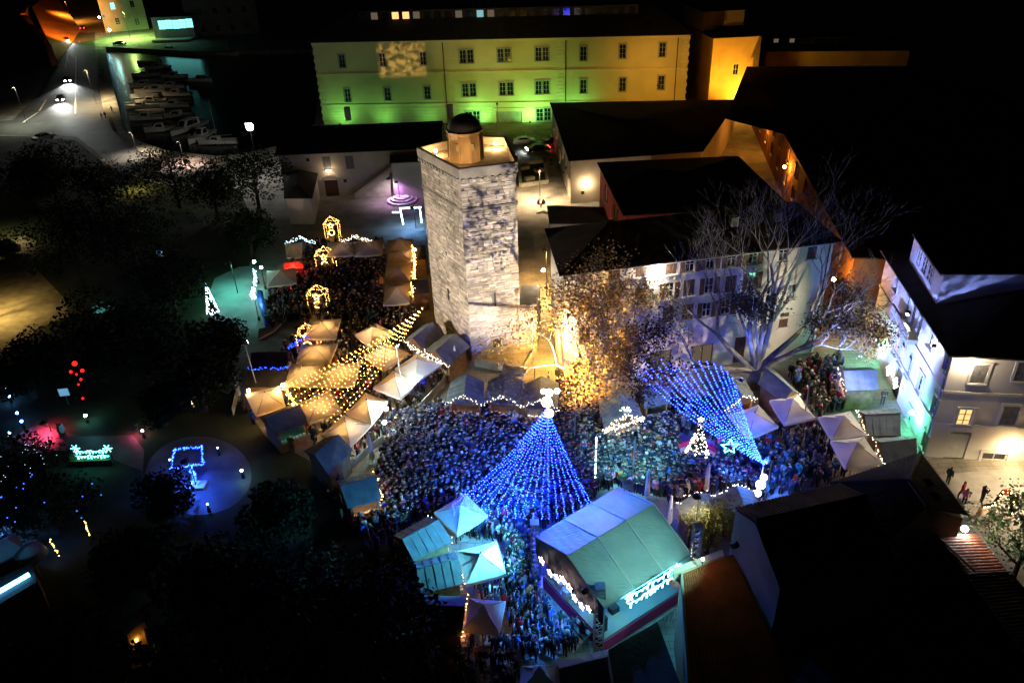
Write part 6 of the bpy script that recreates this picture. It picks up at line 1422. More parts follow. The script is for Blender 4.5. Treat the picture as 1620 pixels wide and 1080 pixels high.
for lab, x, y, w_ in (('pale blue info panel left of the cyan bollard light', 109, 632, 1.0), ('dim blue info panel in the dark upper park', 258, 409, .9)):
    p = G(x, y + 8); root = thing('info_panel', tuple(p), lab, 'sign'); mb = MB(); mb.box(p + [0, 0, 1.5], (w_, .08, .9), (1, .15)); mb.build('board', M['darkmetal'], root); mb = MB(); mb.box(p + [0, -.06, 1.5], (w_ - .1, .02, .8), (1, .15)); mb.build('screen', M['screen_blue'], root); mb = MB(); mb.bar(p, p + [0, 0, 1.1], .05); mb.build('post', M['metal'], root)
bs = thing('blue_lit_foliage', tuple(G(163, 490)), 'little shrub glowing blue in the dark park', 'shrub'); mb = MB(); p = G(163, 490, 4.0); leafquads(mb, [p] * 260, .3, rg, .55); mb.build('leaves', M['leafolive'], bs); mb = MB(); mb.bar(G(163, 490), p, .05); mb.build('stem', M['darkbark'], bs)
flood('blue spotlight under the glowing shrub', p + np.array([-.3, -1.6, .6]), p, 500, (.08, .4, 1), 90, .6, False)
for k, (x0, y0, x1, y1) in enumerate(((78, 853, 94, 878), (134, 824, 142, 846), (301, 630, 306, 642), (236, 646, 239, 652))):
    root = thing('stake_light', tuple(G(x1, y1)), ('gold stake light nearest the left kiosk', 'gold stake light under the dark tree', 'bright gold twinkle light near the market', 'faint gold light in the park')[k], 'light'); a, c_ = G(x0, y0, 2.0), G(x1, y1, .8)
    mb = MB(); bulbline(mb, a, c_, .16, .06, 0, .04, rg); tag(mb.build('bulbs', M['bulb_gold'], root), kind='stuff'); mb = MB(); mb.bar(G(x1, y1), c_, .03); mb.build('stake', M['metal'], root)
# kiosk with cyan strip at the left edge
fk = [G2(-30, 975, 2.6), G2(60, 922, 2.6), G2(50, 893, 2.6), G2(-30, 930, 2.6)]
kk, _ = house('park_kiosk', 'long dark kiosk with bright cyan light strip at the left edge', fk, 2.6, M['wood'], cat='kiosk')
mb = MB(); mb.prism(fk, 2.6, 2.75); mb.build('roof', M['roof'], kk)
mb = MB(); mb.bar(G(-20, 946, 2.95), G(46, 908, 2.95), .16, n=6); mb.build('light_strip', glow('cyan_strip', (.1, .5, 1.0), 14), kk)
shaded_lamp('blue lamp behind the park kiosk', np.array([*G2(20, 880), 3.0]), (.08, .2, 1), 700)
ub_ = [G2(-40, 900, 2.6), G2(35, 868, 2.6), G2(20, 845, 2.6), G2(-40, 870, 2.6)]
kk2, _ = house('bar_tent', 'pale roofed bar tent behind the cyan kiosk', ub_, 2.4, M['plastic'], cat='tent'); hip(kk2, ub_, 2.45, .8, .2, .3, m=M['tarp'])
mb = MB(); c_ = G(52, 885, 1.6); mb.lathe(c_ - [0, 0, 1.6], [(.05, 0), (.05, 1.6), (1.1, 1.9), (.9, 2.5), (.1, 2.9)], 12); tag(mb.build('round_parasol', M['tarp']), 'round blue lit parasol beside the cyan kiosk', 'parasol')
# orange lit hut at the bottom
fh = [G2(200, 1010, 2.5), G2(240, 1030, 2.5), G2(232, 985, 2.5), G2(196, 990, 2.5)]
oh = thing('stone_shed', tuple(G(215, 1020)), 'small roofless stone shed lit orange inside at the bottom left', 'shed')
a, c_, d = G(198, 1002, 2.2), G(226, 980, 2.2), G(240, 1026, 1.4)
mb = MB(); F = Face(a[:2], c_[:2]); F.box(mb, F.L / 2, 1.1, F.L, 2.2, 0, .3); mb.build('back_wall', M['cream'], oh); mb = MB(); F = Face(c_[:2], d[:2]); F.box(mb, F.L / 2, .8, F.L, 1.6, 0, .25); mb.build('side_wall', M['cream'], oh)
globe_lamp('small orange lamp in the stone shed', G(216, 1012, 1.3), (1, .38, .04), 60, .08, True, 'garden_light')
# excavation lawn behind tower
mb = MB(); mb.prism(pix([(820, 262), (862, 258), (866, 290), (824, 296)]), .0, .06); lawn = tag(mb.build('lawn', M['grass']), None, None, None, 'structure')
ew = thing('lawn_border', tuple(G(845, 275)), 'low stone border with loose blocks around the lawn behind the tower', 'wall'); bp_ = pix([(820, 262), (862, 258), (866, 290), (824, 296)])
for i in range(4):
    a, c_ = bp_[i], bp_[(i + 1) % 4]; L = math.hypot(c_[0] - a[0], c_[1] - a[1]); mb = MB(); mb.box(((a[0] + c_[0]) / 2, (a[1] + c_[1]) / 2, .3), (L, .5, .6), (c_[0] - a[0], c_[1] - a[1])); mb.build('border_stone', M['stonetrim'], ew)
for x, y in ((830, 268), (853, 272), (838, 285)):
    mb = MB(); c_ = G(x, y); mb.box(c_ + [0, 0, .3], (1.6, .8, .5), (1, .5)); mb.build('loose_block', M['stonetrim'], ew)
# garland arch in the yard
ga = thing('garland_arch', tuple(G(1575, 800)), 'curved garland arch with red bow in the paved yard', 'decoration'); pts = [G(1556, 800, .1), G(1572, 797, .9), G(1580, 786, 1.8), G(1588, 776, 2.5), G(1596, 776, 2.5), G(1601, 786, 1.8), G(1600, 803, .6), G(1598, 812, .1)]
mb = MB(); mb.tube(pts, .13, n=6); mb.build('garland', M['leafdark'], ga); mb = MB()
for a, c_ in zip(pts[:-1], pts[1:]): bulbline(mb, a + [0, -.1, .05], c_ + [0, -.1, .05], .2, .045, 0, .08, rg)
tag(mb.build('bulbs', M['bulb_warm'], ga), kind='stuff'); mb = MB(); mb.ball(G(1592, 778, 2.4), .25, 6, 4); mb.build('bow', M['red'], ga)

# ================================================================ CARS AND BOATS
def make_car(paint, label, lights_on=False, tail=False):
    root = thing('car', (0, 0, 0), label, 'car', 'cars on the streets')
    prof = [(-2.1, .35), (-2.15, .75), (-1.9, .95), (-1.35, 1.0), (-.8, 1.42), (.55, 1.45), (1.25, 1.02), (1.95, .88), (2.15, .6), (2.1, .32)]
    mb = MB(); W_ = .86
    for sy in (-1, 1): mb.add([(x, sy * (W_ if z < 1.05 else W_ * .8), z) for x, z in prof], [tuple(range(len(prof)))])
    n_ = len(prof)
    mb.add([(x, -(W_ if z < 1.05 else W_ * .8), z) for x, z in prof] + [(x, (W_ if z < 1.05 else W_ * .8), z) for x, z in prof], [(i, (i + 1) % n_, n_ + (i + 1) % n_, n_ + i) for i in range(n_)])
    mb.build('body', M[paint], root, local=True)
    for nm, q_ in (('windscreen', [(.6, -.64, 1.43), (.6, .64, 1.43), (1.22, .8, 1.06), (1.22, -.8, 1.06)]), ('rear_window', [(-.84, -.64, 1.40), (-.84, .64, 1.40), (-1.3, .8, 1.05), (-1.3, -.8, 1.05)])):
        mb = MB(); mb.slab([np.array(p) + [.02 if nm[0] == 'w' else -.02, 0, .03] for p in q_], .02); mb.build(nm, M['glass'], root, local=True)
    for sy in (-1, 1):
        mb = MB(); mb.add([(-1.15, sy * .86, 1.04), (1.05, sy * .86, 1.06), (.5, sy * .72, 1.38), (-.75, sy * .72, 1.36)], [(0, 1, 2, 3)]); mb.build('side_window', M['glass'], root, local=True)
        for sx in (-1.3, 1.3):
            mb = MB(); mb.bar((sx, sy * .72, .32), (sx, sy * .9, .32), .32, n=12); w_ = mb.build('wheel', M['rubber'], root, local=True); mb = MB(); mb.bar((sx, sy * .9, .32), (sx, sy * .915, .32), .19, n=8); mb.build('rim', M['metal'], w_, local=True)
        mb = MB(); mb.box((2.1, sy * .6, .68), (.12, .36, .16)); mb.build('headlight', M['headlamp'] if lights_on else M['plastic'], root, local=True)
        mb = MB(); mb.box((-2.12, sy * .62, .78), (.1, .34, .16)); mb.build('tail_light', M['taillamp'] if (tail or lights_on) else M['red'], root, local=True)
    return root
M['headlamp'] = glow('lit_headlamp', (.9, .97, 1.0), 160); M['taillamp'] = glow('lit_taillamp', (1, .03, .02), 20)
def put(root, x, y, dx, dy, head=0):
    a, c_ = G(x, y), G(x + dx, y + dy); d = c_ - a; root.location = (a[0], a[1], .02); root.rotation_euler = (0, 0, math.atan2(d[1], d[0])); WL[root.name] = np.array([0, 0, 0.])
    if head:
        for sy in (-.6, .6):
            l = bpy.data.lights.new('headlight_beam', 'SPOT'); l.energy = head; l.color = (.95, 1, .95); l.spot_size = R(50); l.spot_blend = .6; l.shadow_soft_size = .08
            o = bpy.data.objects.new('headlight_beam', l); COL.objects.link(o); o.parent = root; o.location = (2.25, sy, .68); o.rotation_euler = Vector((1, 0, -.07)).to_track_quat('-Z', 'Y').to_euler()
put(make_car('carpaint_black', 'dark car with headlights on, farthest up the road', True), 106, 66, .5, 20, 9000)
put(make_car('carpaint_black', 'dark car with headlights on, middle of the road', True), 108, 130, 0, 20, 9000)
put(make_car('carpaint_black', 'dark car with headlights on, nearest on the road', True), 97, 160, -4, 20, 9000)
put(make_car('carpaint_black', 'car with red tail lights driving away at the top left', False, True), 131, 47, 4, -20)
put(make_car('carpaint_silver', 'silver hatchback parked before the barracks'), 829, 228, 20, -1)
put(make_car('carpaint_black', 'black car with lit tail light behind the tower', True), 851, 240, -20, 2)
put(make_car('carpaint_blue', 'blue car half hidden by the plaster block'), 878, 227, 20, -2)
put(make_car('carpaint_white', 'pale car parked by the dark park trees'), 70, 222, 20, -6)
put(make_car('carpaint_black', 'dark car parked near the cafe pavilion'), 190, 72, 20, 0)
def make_boat(label, Lb, Wb, cabin, windsh=True, canopy=False, mast_=0):
    root = thing('motor_boat', (0, 0, 0), label, 'boat', 'boats in the harbour')
    mb = MB(); N_ = 9; vs = []
    for i in range(N_):
        t = i / (N_ - 1); x = -Lb / 2 + Lb * t; w_ = Wb / 2 * (1 - max(0, (t - .45) / .55) ** 2.2) * (.9 + .1 * min(1, t * 4)); sh = .75 + .35 * t * t
        w_ = max(w_, .02)
        vs += [(x, -w_, sh), (x, -w_ * .75, .1), (x, 0, -.25), (x, w_ * .75, .1), (x, w_, sh), (x, w_ * .88, sh - .06), (x, -w_ * .88, sh - .06)]
    K = 7; mb.add(vs, [(i * K + k, i * K + (k + 1) % K, (i + 1) * K + (k + 1) % K, (i + 1) * K + k) for i in range(N_ - 1) for k in range(K)] + [tuple(range(K)), tuple(range((N_ - 1) * K, N_ * K))])
    mb.build('hull', M['hull'], root, local=True)
    mb = MB(); mb.box((-Lb * .28, 0, .62), (Lb * .3, Wb * .62, .1)); mb.build('cockpit', M['deck'], root, local=True)
    if cabin:
        x0, x1, hh = cabin; w_ = Wb * .36; mb = MB(); a = [(x0, -w_, .8), (x1, -w_ * .8, .95), (x1, w_ * .8, .95), (x0, w_, .8), (x0 + .1, -w_ * .85, .8 + hh), (x1 - hh * .7, -w_ * .7, .8 + hh), (x1 - hh * .7, w_ * .7, .8 + hh), (x0 + .1, w_ * .85, .8 + hh)]
        mb.add(a, [(0, 1, 5, 4), (1, 2, 6, 5), (2, 3, 7, 6), (3, 0, 4, 7), (4, 5, 6, 7)]); cb = mb.build('cabin', M['hull'], root, local=True)
        mb = MB(); p1, p2, p3, p4 = [np.array(q_) for q_ in (a[1], a[2], a[6], a[5])]; c_ = (p1 + p2 + p3 + p4) / 4; mb.add([c_ + (q_ - c_) * .82 + [.04, 0, .03] for q_ in (p1, p2, p3, p4)], [(0, 1, 2, 3)]); mb.build('windscreen', M['glass'], cb, local=True)
        for sy, idx in ((-1, (0, 1, 5, 4)), (1, (3, 2, 6, 7))):
            pp = [np.array(a[i]) for i in idx]; c_ = sum(pp) / 4; mb = MB(); mb.add([c_ + (q_ - c_) * .7 + [0, sy * .04, .03] for q_ in pp], [(0, 1, 2, 3)]); mb.build('side_window', M['glass'], cb, local=True)
    if canopy:
        mb = MB(); mb.box((-Lb * .22, 0, 1.9), (Lb * .3, Wb * .7, .08))
        for sx in (-.36, -.08):
            for sy in (-1, 1): mb.bar((Lb * sx, sy * Wb * .33, .8), (Lb * sx, sy * Wb * .33, 1.9), .03)
        mb.build('canopy', M['tarp'], root, local=True)
    mb = MB(); mb.tube([(Lb * .2, -Wb * .4, 1.0), (Lb * .2, -Wb * .4, 1.45), (Lb * .48, 0, 1.65), (Lb * .2, Wb * .4, 1.45), (Lb * .2, Wb * .4, 1.0)], .025, n=4); mb.build('bow_rail', M['metal'], root, local=True)
    if mast_: mb = MB(); mb.bar((0, 0, .9), (0, 0, mast_), .06, n=5, r2=.03); mb.bar((0, 0, 1.6), (-Lb * .4, 0, 1.7), .04); mb.build('mast', M['metal'], root, local=True)
    mb = MB(); mb.box((-Lb / 2 - .12, 0, .55), (.35, .4, .8)); mb.build('outboard_motor', M['darkmetal'], root, local=True)
    return root
def moor(root, x, y, dx, dy):
    a, c_ = G(x, y, -1.3), G(x + dx, y + dy, -1.3); d = c_ - a; root.location = (a[0], a[1], -1.2); root.rotation_euler = (0, 0, math.atan2(d[1], d[0]))
moor(make_boat('large white cabin cruiser with raked windscreen at the quay', 11, 3.4, (-2.8, 2.2, 1.5), canopy=True), 298, 206, -30, 12)
moor(make_boat('open wooden boat with wheelhouse beside the large cruiser', 9.5, 3.0, (-1.5, .8, 1.3)), 318, 220, -26, 14)
moor(make_boat('small white launch nearest the quay corner', 6.5, 2.2, (-1.0, 1.3, .9)), 254, 208, -30, 3)
small = [make_boat('white launch with dark windscreen, lowest in the berth row', 7.5, 2.5, (-1.0, 1.6, .9)), make_boat('white open motorboat with canopy in the berth row', 7.0, 2.4, None, canopy=True), make_boat('narrow white sloop with mast in the berth row', 8.0, 2.3, (-.6, 1.6, .7), mast_=9)]
spots = [(232, 190, 0), (238, 180, 1), (226, 172, 2), (240, 164, 0), (230, 155, 1), (238, 147, 2), (228, 138, 0), (242, 132, 1), (232, 122, 2), (250, 110, 0), (236, 101, 1)]
lab = ['white launch second from the quay corner', 'canopied motorboat third along the berths', 'masted sloop above the canopied motorboat', 'white launch in the middle of the berths', 'canopied motorboat in the middle of the berths', 'masted sloop above the middle berths', 'white launch in the upper berths', 'canopied motorboat in the upper berths', 'masted sloop in the upper berths', 'white launch near the cafe pavilion', 'canopied boat farthest up the berths']
for i, (x, y, k) in enumerate(spots):
    o = small[k] if i < 3 else copy_tree(small[k]); o['label'] = lab[i]; moor(o, x, y, -30, 2)
for (x, y, dx, lb_) in ((282, 187, -30, 'white boat in the second row behind the lowest berths'), (276, 170, -30, 'white boat in the second row behind the middle berths'), (280, 152, -30, 'pale boat in the second row of the harbour'), (272, 140, -30, 'pale boat in the upper second row'), (276, 124, -30, 'faint boat high in the second row'), (345, 228, -26, 'pale boat tucked in by the quay trees'), (362, 88, 30, 'faint white yacht lying out in the dark basin'), (318, 130, 30, 'small pale boat alone in the middle of the basin'), (268, 82, 20, 'dark boat moored before the cafe pavilion')):
    o = copy_tree(small[2 if x > 330 else 0]); o['label'] = lb_; moor(o, x, y, dx, 1)
# ================================================================ PEOPLE
def skin_person(pose, sub):
    """one continuous body grown over a posed skeleton; faces -Y; returns vertices, faces, bone tag per vertex"""
    J = {'pel': (0, 0, .95), 'spi': (0, .01, 1.15), 'che': (0, 0, 1.36), 'nec': (0, 0, 1.49), 'hed': (0, -.015, 1.6), 'top': (0, -.01, 1.7)}
    Rr = {'pel': (.17, .13), 'spi': (.17, .125), 'che': (.2, .13), 'nec': (.06, .06), 'hed': (.095, .11), 'top': (.075, .085)}
    E = [('pel', 'spi'), ('spi', 'che'), ('che', 'nec'), ('nec', 'hed'), ('hed', 'top')]
    for s, k in ((-1, 'l'), (1, 'r')):
        st = {'walk': .2 * s, 'stand': .02 * s}.get(pose, .03 * s)
        if pose == 'sit':
            L = [(s * .1, -.02, .93), (s * .11, -.42, .92), (s * .11, -.45, .5), (s * .11, -.58, .46)]
        else:
            L = [(s * .1, 0, .9), (s * .11, -st * .8 - .02, .5), (s * .11, st * .2 - st, .09), (s * .12, -st - .14, .04)]
        for nm, p, r in zip(('hip', 'kne', 'ank', 'toe'), L, (.1, .075, .05, .04)): J[nm + k] = p; Rr[nm + k] = (r, r)
        E += [('pel', 'hip' + k), ('hip' + k, 'kne' + k), ('kne' + k, 'ank' + k), ('ank' + k, 'toe' + k)]
        up = (pose == 'raise' and s == 1)
        if up: A = [(s * .19, 0, 1.41), (s * .27, -.14, 1.55), (s * .24, -.3, 1.8), (s * .23, -.33, 1.9)]
        elif pose in ('phone', 'cup'): A = [(s * .2, 0, 1.4), (s * .27, -.05, 1.14), (s * .12, -.3, 1.2 + (.15 if pose == 'phone' else 0)), (s * .06, -.37, 1.24 + (.15 if pose == 'phone' else 0))]
        elif pose == 'walk': A = [(s * .2, 0, 1.4), (s * .26, .1 * s, 1.13), (s * .25, .12 * s - .12, .9), (s * .24, .12 * s - .18, .82)]
        else: A = [(s * .2, 0, 1.4), (s * .27, .03, 1.13), (s * .25, -.06, .88), (s * .23, -.1, .79)]
        for nm, p, r in zip(('sho', 'elb', 'wri', 'han'), A, (.085, .065, .045, .035)): J[nm + k] = p; Rr[nm + k] = (r, r)
        E += [('che', 'sho' + k), ('sho' + k, 'elb' + k), ('elb' + k, 'wri' + k), ('wri' + k, 'han' + k)]
    names = list(J); me = bpy.data.meshes.new('skeleton'); bm = bmesh.new(); lay = bm.verts.layers.skin.verify(); vv = {}
    for nme in names:
        v = bm.verts.new(J[nme]); v[lay].radius = Rr[nme]; v[lay].use_root = nme == 'pel'; vv[nme] = v
    for a, b in E: bm.edges.new((vv[a], vv[b]))
    bm.to_mesh(me); bm.free(); o = bpy.data.objects.new('skeleton', me); COL.objects.link(o)
    o.modifiers.new('Skin', 'SKIN')
    if sub: m_ = o.modifiers.new('Sub', 'SUBSURF'); m_.levels = 1; m_.render_levels = 1
    dg_ = bpy.context.evaluated_depsgraph_get(); ev = o.evaluated_get(dg_); em = ev.to_mesh()
    V = np.array([v.co[:] for v in em.vertices]); Fc = [tuple(p.vertices) for p in em.polygons]; ev.to_mesh_clear()
    bpy.data.objects.remove(o); bpy.data.meshes.remove(me)
    bone = []
    for v in V:
        best, bn = 9, None
        for a, b in E:
            p, q_ = np.array(J[a]), np.array(J[b]); t = np.clip((v - p) @ (q_ - p) / ((q_ - p) @ (q_ - p)), 0, 1); d = np.linalg.norm(v - p - t * (q_ - p))
            if d < best: best, bn = d, (a[:3], b[:3])
        bone.append(bn)
    return V, Fc, bone
COATS = {'black': (.012, .012, .014), 'navy': (.022, .03, .07), 'charcoal': (.055, .057, .062), 'dark brown': (.05, .032, .022), 'grey': (.15, .15, .155), 'olive': (.07, .075, .035), 'burgundy': (.13, .012, .022), 'red': (.42, .02, .022), 'white': (.6, .6, .58), 'beige': (.36, .29, .2), 'teal': (.03, .2, .22), 'pink': (.5, .14, .24), 'orange': (.5, .17, .03), 'blue': (.05, .12, .42)}
CW = [20, 20, 13, 9, 4.5, 4, 3, 1.5, 1.2, 2.2, 1.2, .9, .8, 2.2]
HATS = {'dark hair': (.02, .014, .01), 'brown hair': (.07, .04, .022), 'blond hair': (.34, .23, .1), 'a white knit hat': (.6, .6, .6), 'a grey hood': (.16, .16, .17), 'a black cap': (.012, .012, .012), 'a red hat': (.4, .02, .02)}
HW = [12, 9, 3, 1.6, 2.5, 6, .7]
TROUS = [(.015, .017, .025), (.03, .035, .06), (.02, .02, .02), (.06, .05, .04)]
SKIN = [(.5, .33, .24), (.46, .29, .2), (.55, .38, .29)]
def tint(V, bone, coat, hat, tr, sk):
    c = np.zeros((len(V), 3))
    for i, (v, b) in enumerate(zip(V, bone)):
        if b[0] in ('hed',) or b[1] in ('hed',): c[i] = hat if (v[1] > -.045 or v[2] > 1.66) else sk
        elif b[1] == 'nec': c[i] = coat
        elif b == ('wri', 'han'): c[i] = sk
        elif b[0] in ('kne', 'ank') or b[1] == 'kne' and v[2] < .72: c[i] = (.015, .013, .012) if b[0] == 'ank' else tr
        elif b[1] in ('hip', 'kne') and v[2] < .72: c[i] = tr
        else: c[i] = coat
    return c
POSES = ['stand', 'walk', 'phone', 'cup', 'raise']
LO = {p: skin_person(p, False) for p in POSES}; HI_ = {p: skin_person(p, True) for p in POSES + ['sit']}
pr_ = random.Random(17)
_pm = {}
def person_mesh(pose, coat, hat):
    k = (pose, coat, hat)
    if k not in _pm:
        V, Fc, bone = HI_[pose]; me = bpy.data.meshes.new('person'); me.from_pydata(V.tolist(), [], Fc); me.materials.append(M['tint'])
        at = me.attributes.new('tint', 'FLOAT_COLOR', 'POINT'); col = tint(V, bone, COATS[coat], HATS[hat], TROUS[len(_pm) % 4], SKIN[len(_pm) % 3])
        at.data.foreach_set('color', np.concatenate([col, np.ones((len(V), 1))], 1).ravel()); me.polygons.foreach_set('use_smooth', [True] * len(Fc)); me.update(); _pm[k] = me
    return _pm[k]
LAND = [((735, 1040), 'by the lowest stalls'), ((780, 1020), 'below the grey capped parasol'), ((830, 1020), 'beside the bottom parasol'), ((880, 1000), 'at the foot of the stage steps'), ((920, 990), 'next to the front truss tower'), ((850, 960), 'left of the stage front'), ((815, 930), 'between cyan parasol and stage'), ((820, 880), 'beside the left truss tower'), ((790, 840), 'right of the two tone parasol'), ((850, 835), 'under the tips of the blue strings'), ((650, 820), 'beside the uppermost teal stall'), ((700, 770), 'above the two tone parasol'), ((770, 780), 'left of the blue strings'), ((890, 790), 'before the stage roof edge'), ((620, 800), 'beside the teal roofed stall'), ((590, 850), 'at the dark park rim'), ((580, 820), 'behind the teal roofed stall'), ((990, 760), 'behind the stage roof'), ((1050, 780), 'left of the twin stalls'), ((1110, 770), 'behind the twin stalls'), ((1220, 780), 'by the three lit globes'), ((1280, 760), 'by the black tiled house'), ((1330, 750), 'below the lower cream parasol'), ((950, 740), 'near the white light tube'), ((700, 900), 'between the teal stalls'), ((760, 940), 'between cyan and grey parasols'), ((660, 800), 'left of the cyan parasol')]
used = {}
def add_person(x, y, z=0.0, pose=None, coat=None, hat=None, label=None, face=None, at=None):
    p = G(x, y, z) if at is None else np.array(at); ph, hh = pose or pr_.choice(POSES), None
    near = min(LAND, key=lambda l: (l[0][0] - x) ** 2 + (l[0][1] - y) ** 2)[1]
    for k in range(14):
        c = coat or pr_.choices(list(COATS), CW)[0]; h = hat or pr_.choices(list(HATS), HW)[0]
        lb = label or 'person in %s coat with %s %s' % (c, h, near)
        if lb not in used: break
    used[lb] = used.get(lb, 0) + 1
    o = bpy.data.objects.new('person', person_mesh(ph, c, h)); COL.objects.link(o); o.location = p
    s = pr_.uniform(.92, 1.06); o.scale = (s, s, s)
    o.rotation_euler = (0, 0, face if face is not None else pr_.uniform(0, 6.28)); tag(o, lb, 'person', 'people at the market')
    return o
def face_to(p, q_): d = np.array(q_)[:2] - np.array(p)[:2]; return math.atan2(d[1], d[0]) + math.pi / 2
# people who stand apart
for x, y, pose, coat, hat, lb in [
        (1318, 580, 'walk', 'black', 'dark hair', 'person in black walking alone toward the alley mouth'), (1303, 590, 'stand', 'teal', 'dark hair', 'person in teal jacket near the alley mouth'), (1330, 588, 'sit', 'navy', 'dark hair', 'person crouching behind the nearest green roofed stall'),
        (1519, 788, 'walk', 'red', 'dark hair', 'person in red coat beside the house in the yard'), (1524, 797, 'stand', 'pink', 'brown hair', 'person in pink jacket beside the red coated one'), (1551, 795, 'phone', 'black', 'dark hair', 'person in black holding a phone in the yard'), (1498, 765, 'stand', 'black', 'a black cap', 'person in black by the white yard door'),
        (862, 262, 'stand', 'black', 'dark hair', 'left person of two beside the black car'), (872, 263, 'stand', 'black', 'brown hair', 'right person of two beside the black car'), (818, 258, 'stand', 'charcoal', 'dark hair', 'lone person at the corner of the lawn'),
        (852, 332, 'sit', 'red', 'dark hair', 'left person sitting in the tower lane'), (860, 332, 'sit', 'charcoal', 'dark hair', 'right person sitting in the tower lane'),
        (868, 612, 'stand', 'white', 'dark hair', 'person in white standing behind the cone mast stall'), (792, 595, 'stand', 'white', 'blond hair', 'person in white at the foot of the tower'), (886, 600, 'stand', 'beige', 'brown hair', 'person in beige in the yellow lamp light'),
        (164, 118, 'walk', 'black', 'dark hair', 'dark walker highest on the promenade'), (168, 130, 'walk', 'red', 'dark hair', 'walker in red on the promenade'), (162, 188, 'walk', 'black', 'dark hair', 'left walker of a pair on the promenade'), (168, 189, 'walk', 'black', 'dark hair', 'right walker of a pair on the promenade'), (178, 178, 'walk', 'orange', 'brown hair', 'walker in orange by the quay edge'),
        (1097, 140, 'walk', 'black', 'dark hair', 'dark walker in the green lit street'), (1107, 143, 'walk', 'charcoal', 'dark hair', 'second walker in the green lit street'), (98, 692, 'stand', 'charcoal', 'dark hair', 'left person of two on the red lit path'), (104, 694, 'stand', 'white', 'dark hair', 'right person of two on the red lit path'), (1395, 640, 'cup', 'dark brown', 'brown hair', 'person in brown beside the green roofed stalls')]:
    add_person(x, y, pose=pose, coat=coat, hat=hat, label=lb)
for t, u, lb in ((.12, .35, 'singer on the stage front in dark clothes'), (.2, .62, 'musician on the stage beside the steps'), (.35, .2, 'musician near the left truss tower on stage')):
    p = lerp(lerp(dk[0], dk[3], t), lerp(dk[1], dk[2], t), u); add_person(900, 960, pose='phone', coat='black', hat='dark hair', label=lb, at=(p[0], p[1], 1.15), face=face_to(p, p + og))
# the crowd
stage_at = (sL0 + sR0) / 2
REG = [([(612, 692), (650, 662), (706, 650), (830, 656), (900, 640), (945, 690), (1020, 676), (1050, 660), (1072, 690), (1068, 735), (1130, 742), (1190, 762), (1192, 778), (1130, 783), (1070, 797), (1030, 788), (975, 770), (900, 815), (845, 850), (842, 925), (806, 940), (798, 862), (728, 852), (690, 815), (622, 846), (602, 800), (600, 745)], 4.5, 1),
       ([(880, 605), (945, 612), (948, 680), (890, 650)], 3.5, 1), ([(1005, 640), (1060, 640), (1150, 655), (1150, 700), (1080, 690), (1050, 662), (1020, 676)], 2.2, 1),
       ([(802, 905), (842, 925), (880, 985), (925, 1010), (915, 1030), (880, 1046), (822, 1050), (805, 1005)], 3.4, 1),
       ([(738, 1006), (800, 1008), (822, 1052), (820, 1100), (690, 1100), (690, 1012)], 2.3, 0), ([(735, 925), (800, 908), (808, 1000), (745, 945)], 2.2, 0),
       ([(545, 800), (605, 795), (625, 850), (655, 892), (640, 900), (590, 870), (552, 835)], 2.4, 0), ([(715, 858), (728, 850), (735, 870), (720, 872)], 2, 0),
       ([(1190, 692), (1240, 675), (1294, 662), (1316, 700), (1340, 748), (1318, 768), (1200, 802), (1192, 760)], 1.9, 0), ([(1135, 690), (1184, 695), (1190, 755), (1130, 745)], 1.6, 0),
       ([(1245, 600), (1270, 586), (1305, 576), (1330, 598), (1352, 650), (1296, 658), (1264, 622)], 2.3, 0),
       ([(480, 392), (612, 392), (606, 490), (665, 505), (640, 540), (560, 512), (480, 505), (420, 525), (430, 460), (480, 440)], 1.7, 0),
       ([(480, 510), (560, 515), (640, 545), (700, 605), (628, 690), (560, 735), (540, 700), (490, 700), (440, 660), (450, 560)], 1.3, 0), ([(500, 745), (530, 755), (560, 800), (545, 835), (515, 790)], 1.5, 0), ([(375, 640), (410, 665), (440, 690), (480, 715), (470, 722), (420, 695)], 1.0, 0)]
def inside(p, poly):
    c = False; j = len(poly) - 1
    for i in range(len(poly)):
        if (poly[i][1] > p[1]) != (poly[j][1] > p[1]) and p[0] < (poly[j][0] - poly[i][0]) * (p[1] - poly[i][1]) / (poly[j][1] - poly[i][1] + 1e-12) + poly[i][0]: c = not c
        j = i
    return c
blocked = [[tuple(p[:2]) for p in q_] for q_ in STALLS] + [[tuple(p[:2]) for p in (sL0, sR0, sR1, sL1)]]
spots = []
for poly, den, f_ in REG:
    pw = [G2(x, y) for x, y in poly]; sp_ = 1 / math.sqrt(den); xs = [p[0] for p in pw]; ys = [p[1] for p in pw]; yy = min(ys); row = 0
    while yy < max(ys):
        xx = min(xs) + (row % 2) * sp_ / 2
        while xx < max(xs):
            p = (xx + pr_.uniform(-.45, .45) * sp_, yy + pr_.uniform(-.45, .45) * sp_); gap = math.sin(p[0] * .9 + 1.3 * math.sin(p[1] * .7)) * math.sin(p[1] * 1.1 + .8 * math.sin(p[0] * .6))
            if inside(p, pw) and not any(inside(p, b_) for b_ in blocked) and pr_.random() < .96 - .45 * max(0, gap - .45): spots.append((p, f_))
            xx += sp_
        yy += sp_ * .87; row += 1
def in_view(p): x, y = PX((p[0], p[1], 1.6)); return 0 < x < 1620 and y < 1070
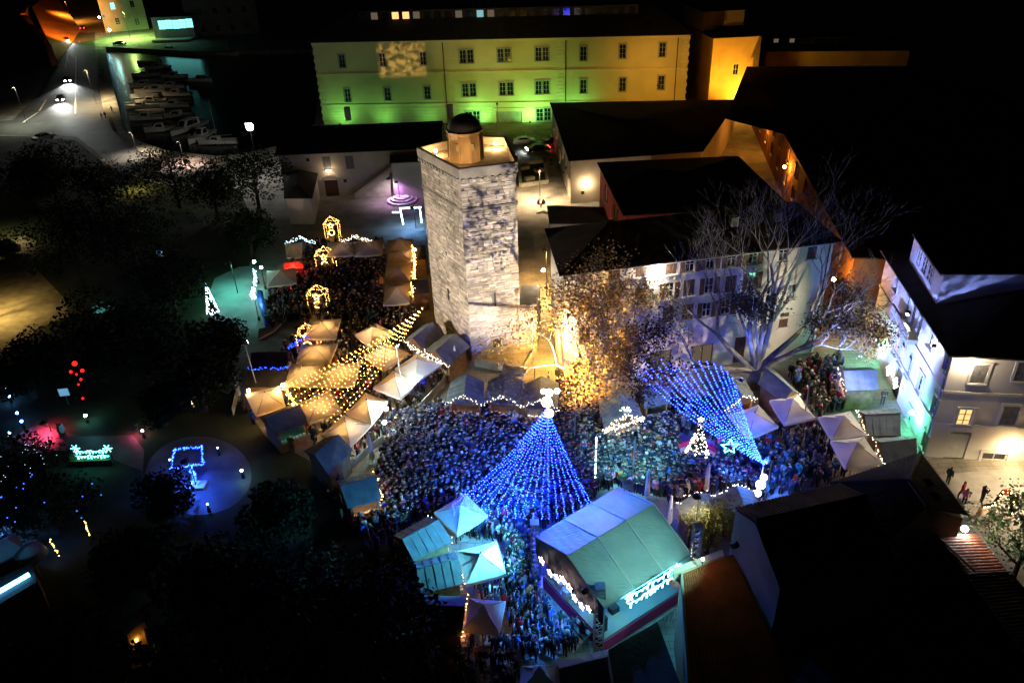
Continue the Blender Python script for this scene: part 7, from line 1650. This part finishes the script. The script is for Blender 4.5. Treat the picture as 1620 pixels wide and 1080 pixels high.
spots.sort(key=lambda q_: q_[0][0] ** 2 + q_[0][1] ** 2)
near_, far_ = [], []
for q_ in spots: (near_ if len(near_) < 268 and in_view(q_[0]) else far_).append(q_)
for p, f_ in near_:
    x, y = PX((p[0], p[1], 0)); add_person(x, y, at=(p[0], p[1], 0), face=face_to(p, stage_at) + pr_.gauss(0, .5) if f_ else None, pose=pr_.choices(POSES, (5, 2 if not f_ else .5, 2, 3, 1))[0])
AV, AC, AF, base = [], [], [], 0
pal = list(COATS.values()); hpal = list(HATS.values())
cache = {}
for p, f_ in far_:
    pose = pr_.choices(POSES, (5, 2 if not f_ else .5, 2, 3, .8))[0]; V, Fc, bone = LO[pose]
    key = (pose, pr_.choices(range(len(pal)), CW)[0], pr_.choices(range(len(hpal)), HW)[0], pr_.randrange(4))
    if key not in cache: cache[key] = tint(V, bone, pal[key[1]], hpal[key[2]], TROUS[key[3]], SKIN[key[3] % 3])
    a = face_to(p, stage_at) + pr_.gauss(0, .5) if f_ else pr_.uniform(0, 6.28); s = pr_.uniform(.92, 1.06); ca, sa_ = math.cos(a) * s, math.sin(a) * s
    AV.append(np.stack([V[:, 0] * ca - V[:, 1] * sa_ + p[0], V[:, 0] * sa_ + V[:, 1] * ca + p[1], V[:, 2] * s], 1)); AC.append(cache[key]); AF.extend([tuple(i + base for i in f) for f in Fc]); base += len(V)
if AV:
    AV = np.concatenate(AV); AC = np.concatenate(AC); me = bpy.data.meshes.new('crowd'); me.from_pydata(AV.tolist(), [], AF); me.materials.append(M['tint'])
    at = me.attributes.new('tint', 'FLOAT_COLOR', 'POINT'); at.data.foreach_set('color', np.concatenate([AC, np.ones((len(AC), 1))], 1).ravel()); me.polygons.foreach_set('use_smooth', [True] * len(AF)); me.update()
    o = bpy.data.objects.new('crowd', me); COL.objects.link(o); tag(o, 'dense crowd of people filling the square behind the nearest ones', 'crowd', None, 'stuff')
print('PEOPLE', len(near_), len(far_), 'tris', sum(len(p.vertices) - 2 for m_ in bpy.data.meshes for p in m_.polygons))
